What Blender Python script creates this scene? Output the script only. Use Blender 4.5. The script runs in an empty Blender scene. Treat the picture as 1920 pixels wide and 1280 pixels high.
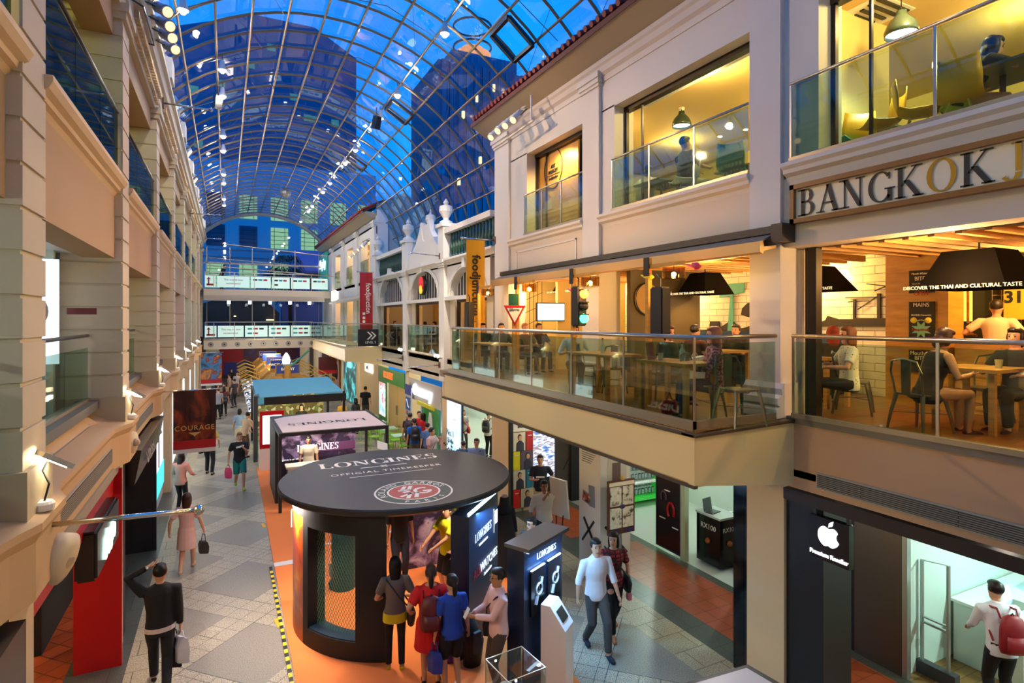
import bpy, bmesh, math, random
from mathutils import Vector, Matrix
random.seed(7)
PI=math.pi; rad=math.radians
sc=bpy.context.scene; COL=sc.collection; D=bpy.data
# ---------------------------------------------------------------- camera
EYE=5.1; F=1080.0; VX=423.0; HY=598.0
TH=math.atan((960-VX)/F); SN=math.sin(TH); CS=math.cos(TH)
cam=D.cameras.new('camera'); camo=D.objects.new('camera',cam); COL.objects.link(camo)
camo.location=(0,0,EYE); camo.rotation_euler=(PI/2,0,-TH)
cam.sensor_width=36; cam.lens=36*F/1920; cam.shift_y=-(640-HY)/1920; cam.clip_start=0.05; cam.clip_end=500
sc.camera=camo
def ray(px,py):
    r=(px-960)/F; return (r*CS+SN, CS-r*SN, (HY-py)/F)
def hit(px,py,X=None,Y=None,Z=None):
    d=ray(px,py)
    k=X/d[0] if X is not None else Y/d[1] if Y is not None else (Z-EYE)/d[2]
    return Vector((k*d[0],k*d[1],EYE+k*d[2]))
# ---------------------------------------------------------------- materials
def lin(c): return c/12.92 if c<=0.04045 else ((c+0.055)/1.055)**2.4
def rgb(h):
    if isinstance(h,(tuple,list)): return tuple(h)+(1,) if len(h)==3 else tuple(h)
    h=h.lstrip('#'); return tuple(lin(int(h[i:i+2],16)/255) for i in (0,2,4))+(1,)
MATS={}
def node(nt,t,**k):
    n=nt.nodes.new(t)
    for a,b in k.items():
        if a.startswith('i_'):
            key=a[2:]; key=int(key) if key.isdigit() else key.replace('_',' ')
            n.inputs[key].default_value=b
        else: setattr(n,a,b)
    return n
def M(name,col='#cccccc',rough=0.6,metal=0.0,emit=None,es=1.0,noise=0.0,nscale=6.0,bump=0.0,bscale=40.0,spec=0.5,alpha=None):
    if name in MATS: return MATS[name]
    m=D.materials.new(name); m.use_nodes=True; nt=m.node_tree; b=nt.nodes['Principled BSDF']
    c=rgb(col); b.inputs['Base Color'].default_value=c; b.inputs['Roughness'].default_value=rough; b.inputs['Metallic'].default_value=metal
    b.inputs['Specular IOR Level'].default_value=spec
    if emit is not None:
        b.inputs['Emission Color'].default_value=rgb(emit); b.inputs['Emission Strength'].default_value=es
    if noise>0:
        tc=node(nt,'ShaderNodeTexCoord'); n=node(nt,'ShaderNodeTexNoise',i_Scale=nscale,i_Detail=4.0)
        nt.links.new(tc.outputs['Object'],n.inputs['Vector'])
        mx=node(nt,'ShaderNodeMix',data_type='RGBA'); mx.inputs[6].default_value=tuple(x*(1-noise) for x in c[:3])+(1,); mx.inputs[7].default_value=tuple(min(1,x*(1+noise)) for x in c[:3])+(1,)
        nt.links.new(n.outputs['Fac'],mx.inputs[0]); nt.links.new(mx.outputs[2],b.inputs['Base Color'])
    if bump>0:
        tc=node(nt,'ShaderNodeTexCoord'); n=node(nt,'ShaderNodeTexNoise',i_Scale=bscale,i_Detail=3.0)
        bp=node(nt,'ShaderNodeBump',i_Strength=bump,i_Distance=0.02)
        nt.links.new(tc.outputs['Object'],n.inputs['Vector']); nt.links.new(n.outputs['Fac'],bp.inputs['Height']); nt.links.new(bp.outputs['Normal'],b.inputs['Normal'])
    MATS[name]=m; return m
def glassmat(name,tint='#e4f2ec',gl=0.12,rough=0.02,fk=0.4):
    if name in MATS: return MATS[name]
    m=D.materials.new(name); m.use_nodes=True; nt=m.node_tree; nt.nodes.clear()
    out=node(nt,'ShaderNodeOutputMaterial'); tr=node(nt,'ShaderNodeBsdfTransparent'); tr.inputs[0].default_value=rgb(tint)
    g=node(nt,'ShaderNodeBsdfGlossy',i_Roughness=rough); g.inputs[0].default_value=(1,1,1,1)
    fr=node(nt,'ShaderNodeFresnel',i_IOR=1.45); ad=node(nt,'ShaderNodeMath',operation='ADD'); ad.inputs[1].default_value=gl*0.1; ad.use_clamp=True
    mu=node(nt,'ShaderNodeMath',operation='MULTIPLY'); mu.inputs[1].default_value=fk
    mx=node(nt,'ShaderNodeMixShader'); nt.links.new(fr.outputs[0],mu.inputs[0]); nt.links.new(mu.outputs[0],ad.inputs[0]); nt.links.new(ad.outputs[0],mx.inputs[0])
    nt.links.new(tr.outputs[0],mx.inputs[1]); nt.links.new(g.outputs[0],mx.inputs[2]); nt.links.new(mx.outputs[0],out.inputs[0])
    MATS[name]=m; return m
def ramp_mat(name,stops,kind='noise',scale=3.0,emit=0.0,rough=0.5,dist=0.0,detail=4.0,coord='Object',stretch=(1,1,1)):
    """poster / pattern: a colour ramp over a procedural texture"""
    if name in MATS: return MATS[name]
    m=D.materials.new(name); m.use_nodes=True; nt=m.node_tree; b=nt.nodes['Principled BSDF']; b.inputs['Roughness'].default_value=rough
    tc=node(nt,'ShaderNodeTexCoord'); mp=node(nt,'ShaderNodeMapping'); mp.inputs['Scale'].default_value=stretch
    nt.links.new(tc.outputs[coord],mp.inputs[0])
    if kind=='noise': t=node(nt,'ShaderNodeTexNoise',i_Scale=scale,i_Detail=detail,i_Distortion=dist); o=t.outputs['Fac']
    elif kind=='voronoi': t=node(nt,'ShaderNodeTexVoronoi',i_Scale=scale); o=t.outputs['Distance']
    elif kind=='cells': t=node(nt,'ShaderNodeTexVoronoi',i_Scale=scale); o=t.outputs['Color']
    elif kind=='wave': t=node(nt,'ShaderNodeTexWave',i_Scale=scale,i_Distortion=dist); o=t.outputs['Fac']
    nt.links.new(mp.outputs[0],t.inputs['Vector'])
    cr=node(nt,'ShaderNodeValToRGB'); cr.color_ramp.interpolation='LINEAR' if kind!='cells' else 'CONSTANT'
    while len(cr.color_ramp.elements)<len(stops): cr.color_ramp.elements.new(0.5)
    for e,(p,c) in zip(cr.color_ramp.elements,stops): e.position=p; e.color=rgb(c)
    if kind=='cells':
        s=node(nt,'ShaderNodeSeparateColor'); nt.links.new(o,s.inputs[0]); o=s.outputs[0]
    nt.links.new(o,cr.inputs[0]); nt.links.new(cr.outputs[0],b.inputs['Base Color'])
    if emit>0: nt.links.new(cr.outputs[0],b.inputs['Emission Color']); b.inputs['Emission Strength'].default_value=emit
    MATS[name]=m; return m
def brickmat(name,c1,c2,mortar,bw,bh,ms=0.006,offset=0.5,axes='XY',rough=0.5,rot=0.0,speck=0.0,emit=0.0,bias=0.0):
    if name in MATS: return MATS[name]
    m=D.materials.new(name); m.use_nodes=True; nt=m.node_tree; b=nt.nodes['Principled BSDF']; b.inputs['Roughness'].default_value=rough
    tc=node(nt,'ShaderNodeTexCoord'); sp=node(nt,'ShaderNodeSeparateXYZ'); cb=node(nt,'ShaderNodeCombineXYZ')
    nt.links.new(tc.outputs['Object'],sp.inputs[0])
    nt.links.new(sp.outputs[axes[0]],cb.inputs[0]); nt.links.new(sp.outputs[axes[1]],cb.inputs[1])
    mp=node(nt,'ShaderNodeMapping'); mp.inputs['Rotation'].default_value=(0,0,rot); nt.links.new(cb.outputs[0],mp.inputs[0])
    t=node(nt,'ShaderNodeTexBrick',i_Scale=1.0,i_Mortar_Size=ms,i_Mortar_Smooth=0.1,i_Bias=bias,i_Brick_Width=bw,i_Row_Height=bh,offset=offset)
    t.inputs['Color1'].default_value=rgb(c1); t.inputs['Color2'].default_value=rgb(c2); t.inputs['Mortar'].default_value=rgb(mortar)
    nt.links.new(mp.outputs[0],t.inputs['Vector'])
    src=t.outputs['Color']
    if speck>0:
        n=node(nt,'ShaderNodeTexNoise',i_Scale=55.0,i_Detail=2.0,i_Roughness=0.7); nt.links.new(tc.outputs['Object'],n.inputs['Vector'])
        r=node(nt,'ShaderNodeValToRGB'); r.color_ramp.elements[0].position=0.42; r.color_ramp.elements[0].color=(1-speck,)*3+(1,); r.color_ramp.elements[1].position=0.56; r.color_ramp.elements[1].color=(1.0,1.0,1.0,1)
        mx=node(nt,'ShaderNodeMix',data_type='RGBA',blend_type='MULTIPLY'); mx.inputs[0].default_value=1
        nt.links.new(n.outputs['Fac'],r.inputs[0]); nt.links.new(src,mx.inputs[6]); nt.links.new(r.outputs[0],mx.inputs[7]); src=mx.outputs[2]
    nt.links.new(src,b.inputs['Base Color'])
    if emit>0: nt.links.new(src,b.inputs['Emission Color']); b.inputs['Emission Strength'].default_value=emit
    MATS[name]=m; return m
# ---------------------------------------------------------------- geometry collector
class G:
    def __init__(s): s.v=[]; s.f=[]
    def box(s,x0,x1,y0,y1,z0,z1):
        x0,x1=min(x0,x1),max(x0,x1); y0,y1=min(y0,y1),max(y0,y1); z0,z1=min(z0,z1),max(z0,z1)
        n=len(s.v); s.v+=[(x,y,z) for z in (z0,z1) for y in (y0,y1) for x in (x0,x1)]
        s.f+=[tuple(n+i for i in q) for q in ((0,2,3,1),(4,5,7,6),(0,1,5,4),(2,6,7,3),(0,4,6,2),(1,3,7,5))]; return s
    def obox(s,c,sz,rz=0,rx=0,ry=0):
        m=Matrix.Translation(c)@Matrix.Rotation(rz,4,'Z')@Matrix.Rotation(ry,4,'Y')@Matrix.Rotation(rx,4,'X')
        n=len(s.v); h=[a/2 for a in sz]
        s.v+=[tuple(m@Vector((x*h[0],y*h[1],z*h[2]))) for z in (-1,1) for y in (-1,1) for x in (-1,1)]
        s.f+=[tuple(n+i for i in q) for q in ((0,2,3,1),(4,5,7,6),(0,1,5,4),(2,6,7,3),(0,4,6,2),(1,3,7,5))]; return s
    def tube(s,pts,r,n=8,cap=True,sx=1.0,close=False):
        P=[Vector(p) for p in pts]; R=r if isinstance(r,(list,tuple)) else [r]*len(P)
        base=len(s.v); up=None; N=len(P)
        for i,p in enumerate(P):
            if close: t=(P[(i+1)%N]-P[i-1])
            else: t=(P[min(i+1,N-1)]-P[max(i-1,0)])
            if t.length<1e-9: t=Vector((0,0,1))
            t.normalize()
            if up is None: up=Vector((0,0,1)) if abs(t.z)<0.95 else Vector((0,1,0))
            a=t.cross(up)
            if a.length<1e-4: a=t.cross(Vector((1,0,0)))
            a.normalize(); b=a.cross(t).normalized(); up=b
            for k in range(n):
                an=2*PI*k/n+PI/n; q=p+(a*math.cos(an)*sx+b*math.sin(an))*R[i]; s.v.append(tuple(q))
        for i in range(N if close else N-1):
            j=(i+1)%N
            for k in range(n):
                l=(k+1)%n; s.f.append((base+i*n+k,base+i*n+l,base+j*n+l,base+j*n+k))
        if cap and not close:
            s.f.append(tuple(base+k for k in range(n))[::-1]); s.f.append(tuple(base+(N-1)*n+k for k in range(n)))
        return s
    def ell(s,stack,n=12):
        """stack of rings (cx,cy,cz,rx,ry) with rz rotation optional"""
        base=len(s.v)
        for q in stack:
            cx,cy,cz,rx,ry=q[:5]; a0=q[5] if len(q)>5 else 0
            for k in range(n):
                an=2*PI*k/n; x=rx*math.cos(an); y=ry*math.sin(an)
                s.v.append((cx+x*math.cos(a0)-y*math.sin(a0),cy+x*math.sin(a0)+y*math.cos(a0),cz))
        for i in range(len(stack)-1):
            for k in range(n):
                l=(k+1)%n; s.f.append((base+i*n+k,base+i*n+l,base+(i+1)*n+l,base+(i+1)*n+k))
        s.f.append(tuple(base+k for k in range(n))[::-1]); s.f.append(tuple(base+(len(stack)-1)*n+k for k in range(n))); return s
    def lathe(s,prof,c=(0,0,0),n=20): return s.ell([(c[0],c[1],c[2]+z,max(r,1e-4),max(r,1e-4)) for r,z in prof],n)
    def ball(s,c,r,n=10,m=6,sz=1.0,sy=1.0):
        return s.ell([(c[0],c[1],c[2]-r*sz*math.cos(PI*i/m),max(r*math.sin(PI*i/m),1e-4),max(r*sy*math.sin(PI*i/m),1e-4)) for i in range(m+1)],n)
    def prism(s,poly,a,b,axis='Y'):
        """poly of 2D points extruded from a to b along axis; the 2D axes are the other two in order"""
        def P(p,t): return {'X':(t,p[0],p[1]),'Y':(p[0],t,p[1]),'Z':(p[0],p[1],t)}[axis]
        n=len(s.v); k=len(poly); s.v+=[P(p,a) for p in poly]+[P(p,b) for p in poly]
        s.f.append(tuple(range(n,n+k))); s.f.append(tuple(range(n+k,n+2*k))[::-1])
        for i in range(k): j=(i+1)%k; s.f.append((n+i,n+k+i,n+k+j,n+j))
        return s
    def poly(s,pts): n=len(s.v); s.v+=[tuple(p) for p in pts]; s.f.append(tuple(range(n,n+len(pts)))); return s
    def arcslab(s,cx,cy,r0,r1,a0,a1,z0,z1,n=16):
        """curved wall between radii, angles in degrees"""
        base=len(s.v)
        for i in range(n+1):
            a=rad(a0+(a1-a0)*i/n); c,d=math.cos(a),math.sin(a)
            s.v+=[(cx+r0*c,cy+r0*d,z0),(cx+r1*c,cy+r1*d,z0),(cx+r1*c,cy+r1*d,z1),(cx+r0*c,cy+r0*d,z1)]
        for i in range(n):
            o=base+4*i
            for k in range(4): l=(k+1)%4; s.f.append((o+k,o+l,o+4+l,o+4+k))
        s.f.append((base,base+3,base+2,base+1)); o=base+4*n; s.f.append((o,o+1,o+2,o+3)); return s
BASE={}
def setp(o,kind=None,label=None,cat=None,group=None):
    if kind: o['kind']=kind
    if label: o['label']=label
    if cat: o['category']=cat
    if group: o['group']=group
def mk(name,g,mat,parent=None,smooth=False,bevel=0.0,**k):
    me=D.meshes.new(name); off=BASE.get(parent.name,Vector((0,0,0))) if parent else Vector((0,0,0))
    me.from_pydata([tuple(Vector(v)-off) for v in g.v],[],g.f)
    bm=bmesh.new(); bm.from_mesh(me); bmesh.ops.recalc_face_normals(bm,faces=bm.faces)
    if bevel>0:
        es=[e for e in bm.edges if len(e.link_faces)==2 and e.calc_face_angle(0)>0.5]
        if len(es)<4000: bmesh.ops.bevel(bm,geom=es,offset=bevel,segments=2,affect='EDGES',clamp_overlap=True)
    bm.to_mesh(me); bm.free()
    for m in (mat if isinstance(mat,list) else [mat]): me.materials.append(m)
    if smooth: me.polygons.foreach_set('use_smooth',[True]*len(me.polygons))
    o=D.objects.new(name,me); COL.objects.link(o)
    if parent: o.parent=parent; BASE[o.name]=off
    else: BASE[o.name]=Vector((0,0,0))
    setp(o,**k); return o
def thing(name,label,cat,loc=(0,0,0),group=None,kind=None,rz=0.0):
    o=D.objects.new(name,None); o.empty_display_size=0.2; COL.objects.link(o); o.location=loc; BASE[o.name]=Vector(loc)
    if rz: o.rotation_euler=(0,0,rz); BASE[o.name]=Vector((0,0,0))
    setp(o,kind,label,cat,group); return o
def dup(o,loc=None,rz=None,label=None,group=None,parent=None):
    c=o.copy(); COL.objects.link(c)
    if parent: c.parent=parent
    if loc is not None: c.location=loc
    if rz is not None: c.rotation_euler=(0,0,rz)
    if label: c['label']=label
    if group: c['group']=group
    for ch in list(o.children): dup(ch,parent=c)
    return c
def struct(name,g,mat,**k): return mk(name,g,mat,kind='structure',**k)
TMP=D.scenes.new('tmp')
def evald(t):
    TMP.collection.objects.link(t); vl=TMP.view_layers[0]; vl.update()
    me=D.meshes.new_from_object(t.evaluated_get(vl.depsgraph)); D.objects.remove(t); return me
ROT={'R':(PI/2,0,-PI/2),'L':(PI/2,0,PI/2),'F':(PI/2,0,0),'U':(0,0,0)}
def text(s,size,mat,parent,loc,rot='F',ext=0.004,name='lettering',align='CENTER',spacing=1.0,shear=0.0,off=0.0,sx=1.0):
    cu=D.curves.new(name,'FONT'); cu.body=s; cu.size=size; cu.extrude=ext; cu.align_x=align; cu.align_y='CENTER'; cu.space_character=spacing; cu.shear=shear; cu.offset=off; cu.resolution_u=3
    me=evald(D.objects.new('t',cu)); me.materials.clear(); me.materials.append(mat)
    o=D.objects.new(name,me); COL.objects.link(o)
    L=Vector(loc)
    if parent: o.parent=parent; L=L-BASE[parent.name]
    o.location=L; o.rotation_euler=ROT[rot] if isinstance(rot,str) else rot; o.scale=(sx,1,1)
    BASE[o.name]=BASE[parent.name] if parent else Vector((0,0,0)); return o
# serif capitals built from strokes: (kind, ...) on a 0..1 high grid
def _ln(g,x0,y0,x1,y1,w,T):
    d=Vector((x1-x0,y1-y0)); 
    if abs(d.x)>1e-6 and abs(d.y)>1e-6: n=Vector((w/2,0))      # slanted: horizontal width
    elif abs(d.x)<1e-6: n=Vector((w/2,0))
    else: n=Vector((0,w/2))
    g.poly([T(x0-n.x,y0-n.y),T(x0+n.x,y0+n.y),T(x1+n.x,y1+n.y),T(x1-n.x,y1-n.y)])
def _arc(g,cx,cy,rx,ry,a0,a1,wt,wn,T,n=18):
    """wt: thickness where the stroke is vertical, wn: where it is horizontal"""
    P=[]
    for i in range(n+1):
        a=rad(a0+(a1-a0)*i/n); c,s_=math.cos(a),math.sin(a); w=wn+(wt-wn)*abs(c)**1.5
        P.append((T(cx+(rx)*c,cy+(ry)*s_),T(cx+(rx-w)*c,cy+(ry-min(w,wn if abs(c)<.3 else w))*s_)))
    for i in range(n): g.poly([P[i][0],P[i][1],P[i+1][1],P[i+1][0]])
SER={'I':(.36,[('l',.18,0,.18,1,1),('s',.18,0),('s',.18,1)]),
'L':(.66,[('l',.16,0,.16,1,1),('s',.16,1),('h',.02,.6,0),('l',.6,0,.6,.26,.5)]),
'N':(.86,[('l',.14,0,.14,1,.45),('l',.7,0,.7,1,.45),('l',.14,1,.7,0,1.15),('s',.14,0),('s',.1,1),('s',.7,1)]),
'B':(.70,[('l',.16,0,.16,1,1),('s',.12,0),('s',.12,1),('a',.34,.76,.24,.24,-90,90),('a',.34,.27,.30,.27,-90,90),('h',.1,.36,1),('h',.1,.36,.52),('h',.1,.36,0)]),
'A':(.84,[('l',.12,0,.42,1,.5),('l',.72,0,.42,1,1.15),('h',.22,.62,.34),('s',.12,0),('s',.72,0)]),
'G':(.86,[('a',.46,.5,.42,.52,45,320),('l',.76,.0,.76,.42,1),('s',.76,.42),('l',.74,.72,.74,.95,.35)]),
'K':(.84,[('l',.16,0,.16,1,1),('s',.16,0),('s',.16,1),('l',.2,.38,.66,1,.45),('l',.34,.56,.72,0,1.2),('s',.7,0),('s',.66,1)]),
'O':(.90,[('a',.45,.5,.42,.52,0,360)]),
'J':(.50,[('l',.32,.2,.32,1,1),('s',.32,1),('a',.14,.16,.25,.22,-150,0)]),
'E':(.68,[('l',.16,0,.16,1,1),('s',.12,0),('s',.12,1),('h',.1,.6,0),('h',.1,.58,1),('h',.1,.42,.52),('l',.6,0,.6,.24,.4),('l',.58,.78,.58,1,.4),('l',.43,.42,.43,.62,.35)]),
'S':(.62,[('a',.31,.75,.25,.27,40,270),('a',.31,.26,.26,.28,-150,90),('l',.53,.74,.53,.98,.4),('l',.07,.02,.07,.2,.35)]),
'M':(1.0,[('l',.14,0,.14,1,.45),('l',.86,0,.86,1,1),('l',.16,1,.5,.05,1.1),('l',.84,1,.5,.05,.45),('s',.14,0),('s',.86,0),('s',.12,1),('s',.88,1)])}
def serif(g,txt,h,T,st=0.16,gap=0.06):
    """adds serif letters to g; T maps (x,y) in metres to a point; returns width"""
    x=0
    for ch in txt:
        if ch==' ': x+=0.35*h; continue
        w,S=SER[ch]
        def TT(a,b,x=x): return T(x+a*h,b*h)
        for q in S:
            if q[0]=='l': _ln(g,q[1],q[2],q[3],q[4],st*q[5],TT)
            elif q[0]=='s': _ln(g,q[1]-.17,min(max(q[2],.025),.975),q[1]+.17,min(max(q[2],.025),.975),.05,TT)
            elif q[0]=='h': _ln(g,q[1],min(max(q[3],.03),.97),q[2],min(max(q[3],.03),.97),.06,TT)
            elif q[0]=='a': _arc(g,q[1],q[2],q[3],q[4],q[5],q[6],st*1.05,.05,TT)
        x+=w*h+gap*h
    return x
def swidth(txt,h,gap=0.06): return sum((0.35 if c==' ' else SER[c][0]+gap) for c in txt)*h
def lamp(name,kind,loc,power,color='#ffd9a0',radius=0.05,spot=None,blend=0.6,target=None,size=None,sizey=None):
    l=D.lights.new(name,kind); l.energy=power; l.color=rgb(color)[:3]
    if kind=='AREA':
        l.shape='RECTANGLE'; l.size=size; l.size_y=sizey or size
    else: l.shadow_soft_size=radius
    if kind=='SPOT': l.spot_size=rad(spot or 90); l.spot_blend=blend
    o=D.objects.new(name,l); COL.objects.link(o); o.location=loc
    if target is not None: o.rotation_euler=(Vector(target)-Vector(loc)).to_track_quat('-Z','Y').to_euler()
    return o
# ---------------------------------------------------------------- palette
plaster=M('cream_plaster','#c9bda2',0.75,noise=0.05,nscale=1.5,bump=0.06)
plasterw=M('white_plaster','#d6d2c8',0.75,noise=0.04,nscale=1.5,bump=0.05)
plastert=M('tan_plaster','#b3946a',0.75,noise=0.05,nscale=1.2,bump=0.05)
mould=M('cream_moulding','#d2b78c',0.6)
steel=M('brushed_steel','#b9b4a8',0.28,0.9)
steeld=M('dark_steel','#4a4a48',0.4,0.8)
alu=M('champagne_metal','#a89c84',0.35,0.7)
black=M('black_paint','#101012',0.45)
blackm=M('matt_black','#17181b',0.7)
white=M('white_paint','#e4e2dc',0.5)
woodm=ramp_mat('pale_oak',[(0.3,'#a8763c'),(0.7,'#c8954f')],'noise',3.0,stretch=(1,1,8),rough=0.45)
woody=ramp_mat('honey_wood',[(0.3,'#b07a26'),(0.7,'#d09a3c')],'noise',2.0,stretch=(1,1,6),rough=0.5)
redp=M('red_gloss','#b30b10',0.3)
glass=glassmat('green_tinted_glass','#dcebe2',0.2,fk=.26)
glassc=glassmat('clear_glass','#eef4f0',0.1)
gwin=glassmat('window_glass','#e4ece8',0.15,fk=.2)
groof=glassmat('roof_glass','#cfe0f4',0.08,fk=.16)
gedge=M('glass_edge','#5e8d7c',0.2)
def lit(name,col,es,base=None): return M(name,base or col,0.5,emit=col,es=es)
warmlit=lit('warm_light_panel','#ffd08a',6.0); whitelit=lit('white_light_panel','#f4fbff',6.0); bulbw=lit('lamp_glow','#fff3dc',30.0)
# ================================================================ WORLD
SKYS=.85
w=D.worlds.new('dusk_sky'); sc.world=w; w.use_nodes=True; nt=w.node_tree; bg=nt.nodes['Background']
tc=node(nt,'ShaderNodeTexCoord'); n=node(nt,'ShaderNodeTexNoise',i_Scale=2.2,i_Detail=4.0); nt.links.new(tc.outputs['Generated'],n.inputs['Vector'])
cr=node(nt,'ShaderNodeValToRGB'); cr.color_ramp.elements[0].position=0.35; cr.color_ramp.elements[0].color=rgb('#0364bc'); cr.color_ramp.elements[1].position=0.7; cr.color_ramp.elements[1].color=rgb('#129cff')
nt.links.new(n.outputs['Fac'],cr.inputs[0]); nt.links.new(cr.outputs[0],bg.inputs[0]); bg.inputs[1].default_value=SKYS
# ================================================================ FLOORS
def granite():
    m=D.materials.new('granite_paving'); m.use_nodes=True; nt=m.node_tree; b=nt.nodes['Principled BSDF']
    L=nt.links.new
    def mth(op,a,b_=None,c=None):
        n=node(nt,'ShaderNodeMath',operation=op)
        for i,v in enumerate((a,b_,c)):
            if v is None: continue
            if isinstance(v,(int,float)): n.inputs[i].default_value=v
            else: L(v,n.inputs[i])
        return n.outputs[0]
    tc=node(nt,'ShaderNodeTexCoord'); mp=node(nt,'ShaderNodeMapping'); mp.inputs['Rotation'].default_value=(0,0,rad(45)); L(tc.outputs['Object'],mp.inputs[0])
    sp=node(nt,'ShaderNodeSeparateXYZ'); L(mp.outputs[0],sp.inputs[0])
    u,v=sp.outputs[0],sp.outputs[1]
    P=1.95
    fu=mth('FRACT',mth('DIVIDE',mth('ADD',u,100*P),P)); fv=mth('FRACT',mth('DIVIDE',mth('ADD',v,100*P),P))
    band=mth('MAXIMUM',mth('LESS_THAN',fu,.308),mth('LESS_THAN',fv,.308))
    def grid(s):
        a=mth('FRACT',mth('DIVIDE',mth('ADD',u,100*P),s)); c=mth('FRACT',mth('DIVIDE',mth('ADD',v,100*P),s)); t=.008/s
        return mth('MAXIMUM',mth('LESS_THAN',a,t),mth('LESS_THAN',c,t))
    g1=mth('MULTIPLY',grid(.3),band); g2=grid(P*.346153); 
    g2=mth('MULTIPLY',g2,mth('SUBTRACT',1,band)); edge=mth('MAXIMUM',mth('LESS_THAN',mth('ABSOLUTE',mth('SUBTRACT',fu,.308)),.003),mth('LESS_THAN',mth('ABSOLUTE',mth('SUBTRACT',fv,.308)),.003))
    gr=mth('MAXIMUM',mth('MAXIMUM',g1,edge),mth('MULTIPLY',g2,.0))
    n1=node(nt,'ShaderNodeTexNoise',i_Scale=70.0,i_Detail=2.0,i_Roughness=.7); L(tc.outputs['Object'],n1.inputs['Vector'])
    r1=node(nt,'ShaderNodeValToRGB'); e=r1.color_ramp.elements; e[0].position=.40; e[0].color=rgb('#5b5648'); e[1].position=.56; e[1].color=rgb('#c9bfa6'); L(n1.outputs['Fac'],r1.inputs[0])
    r2=node(nt,'ShaderNodeValToRGB'); e=r2.color_ramp.elements; e[0].position=.38; e[0].color=rgb('#6c685e'); e[1].position=.62; e[1].color=rgb('#a09a8a'); L(n1.outputs['Fac'],r2.inputs[0])
    n2=node(nt,'ShaderNodeTexNoise',i_Scale=.8,i_Detail=2.0); L(tc.outputs['Object'],n2.inputs['Vector'])
    mx=node(nt,'ShaderNodeMix',data_type='RGBA'); L(band,mx.inputs[0]); L(r2.outputs[0],mx.inputs[6]); L(r1.outputs[0],mx.inputs[7])
    mx2=node(nt,'ShaderNodeMix',data_type='RGBA'); L(gr,mx2.inputs[0]); L(mx.outputs[2],mx2.inputs[6]); mx2.inputs[7].default_value=rgb('#3b382f')
    L(mx2.outputs[2],b.inputs['Base Color']); b.inputs['Roughness'].default_value=.32
    r3=mth('MULTIPLY_ADD',n2.outputs['Fac'],.25,.2); L(r3,b.inputs['Roughness']); return m
granite_m=granite()
strip_m=brickmat('dark_green_granite','#4c524a','#565c52','#2e312c',.6,.6,speck=.5,rough=.35)
pale_m=brickmat('pale_speckled_granite','#c0b492','#b3a684','#5f5846',.6,.45,speck=.55,rough=.4)
terra_m=brickmat('terracotta_tiles','#b4562c','#a34a24','#5b2c1a',.3,.3,offset=0.0,rough=.3,rot=rad(45),ms=.008)
terra2_m=brickmat('terracotta_tiles_right','#a14c28','#93421f','#4b2818',.3,.3,offset=0.0,rough=.35,rot=rad(0),ms=.005)
orange_m=M('orange_carpet','#f08440',0.85,noise=.05,nscale=2)
struct('floor',G().box(-0.95,6.1,-2,60,-.2,0),granite_m)
struct('floor',G().box(-1.3,-.95,-2,60,-.2,0),pale_m)
struct('floor',G().box(-2.05,-1.3,-2,60,-.2,0),strip_m)
struct('floor',G().box(-8,-2.05,-2,60,-.2,0),terra_m)
struct('floor',G().box(6.1,6.73,-2,60,-.2,0),pale_m)
struct('floor',G().box(6.73,7.2,-2,60,-.2,0),strip_m)
struct('floor',G().box(7.2,8.45,-2,10.6,-.2,0).box(7.2,8.45,11.4,60,-.2,0),terra2_m)
struct('floor',G().box(8.45,8.65,-2,60,-.2,0).box(7.2,8.45,10.6,11.4,-.2,0),strip_m)
shopfl=M('pale_shop_floor','#c9cfc4',0.15); woodfl=brickmat('wooden_floorboards','#8c6a3a','#7d5c30','#4e3a20',1.2,.14,rough=.35)
struct('floor',G().box(8.65,16,4.87,60,-.2,0),shopfl); struct('floor',G().box(8.65,16,-2,4.87,-.2,0),woodfl)
# orange exhibition carpet (its edge curves out round the pavilion)
cp=[(.95,21.5),(.9,12.9),(.86,5.0),(4.35,5.0),(4.45,6.9),(4.4,8.3),(5.0,9.4),(5.15,11.0),(4.6,12.8),(4.6,21.5)]
g=G().prism(cp,0.0,0.02,'Z'); carpet=mk('carpet',g,orange_m,label='orange exhibition carpet laid over the granite paving',cat='carpet')
g=G(); 
for i in range(34): g.box(.80,.855,5.2+i*.22,5.31+i*.22,.0,.022)
mk('hazard_stripe',g,M('tape_yellow','#e8c81e',.5),carpet,kind='stuff')
mk('hazard_edge',G().box(.80,.857,5.2,12.8,0,.018),black,carpet)
mk('court_line',G().box(.9,1.45,12.75,12.95,.02,.024).obox((3.2,13.6,.022),(3.0,.09,.004),rad(4)),white,carpet)
for p in ((494,985),(521,1168)):
    q=hit(*p,Z=0); mk('floor_tape',G().obox((q.x,q.y,.004),(.07,.34,.006),rad(8)),M('tape_yellow2','#e0b020',.5),label='yellow tape strip on grey paving %s'%('near the bollard end of the striped edge' if p[1]>1100 else 'level with the back of the pavilion'),cat='tape',group=None)
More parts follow.
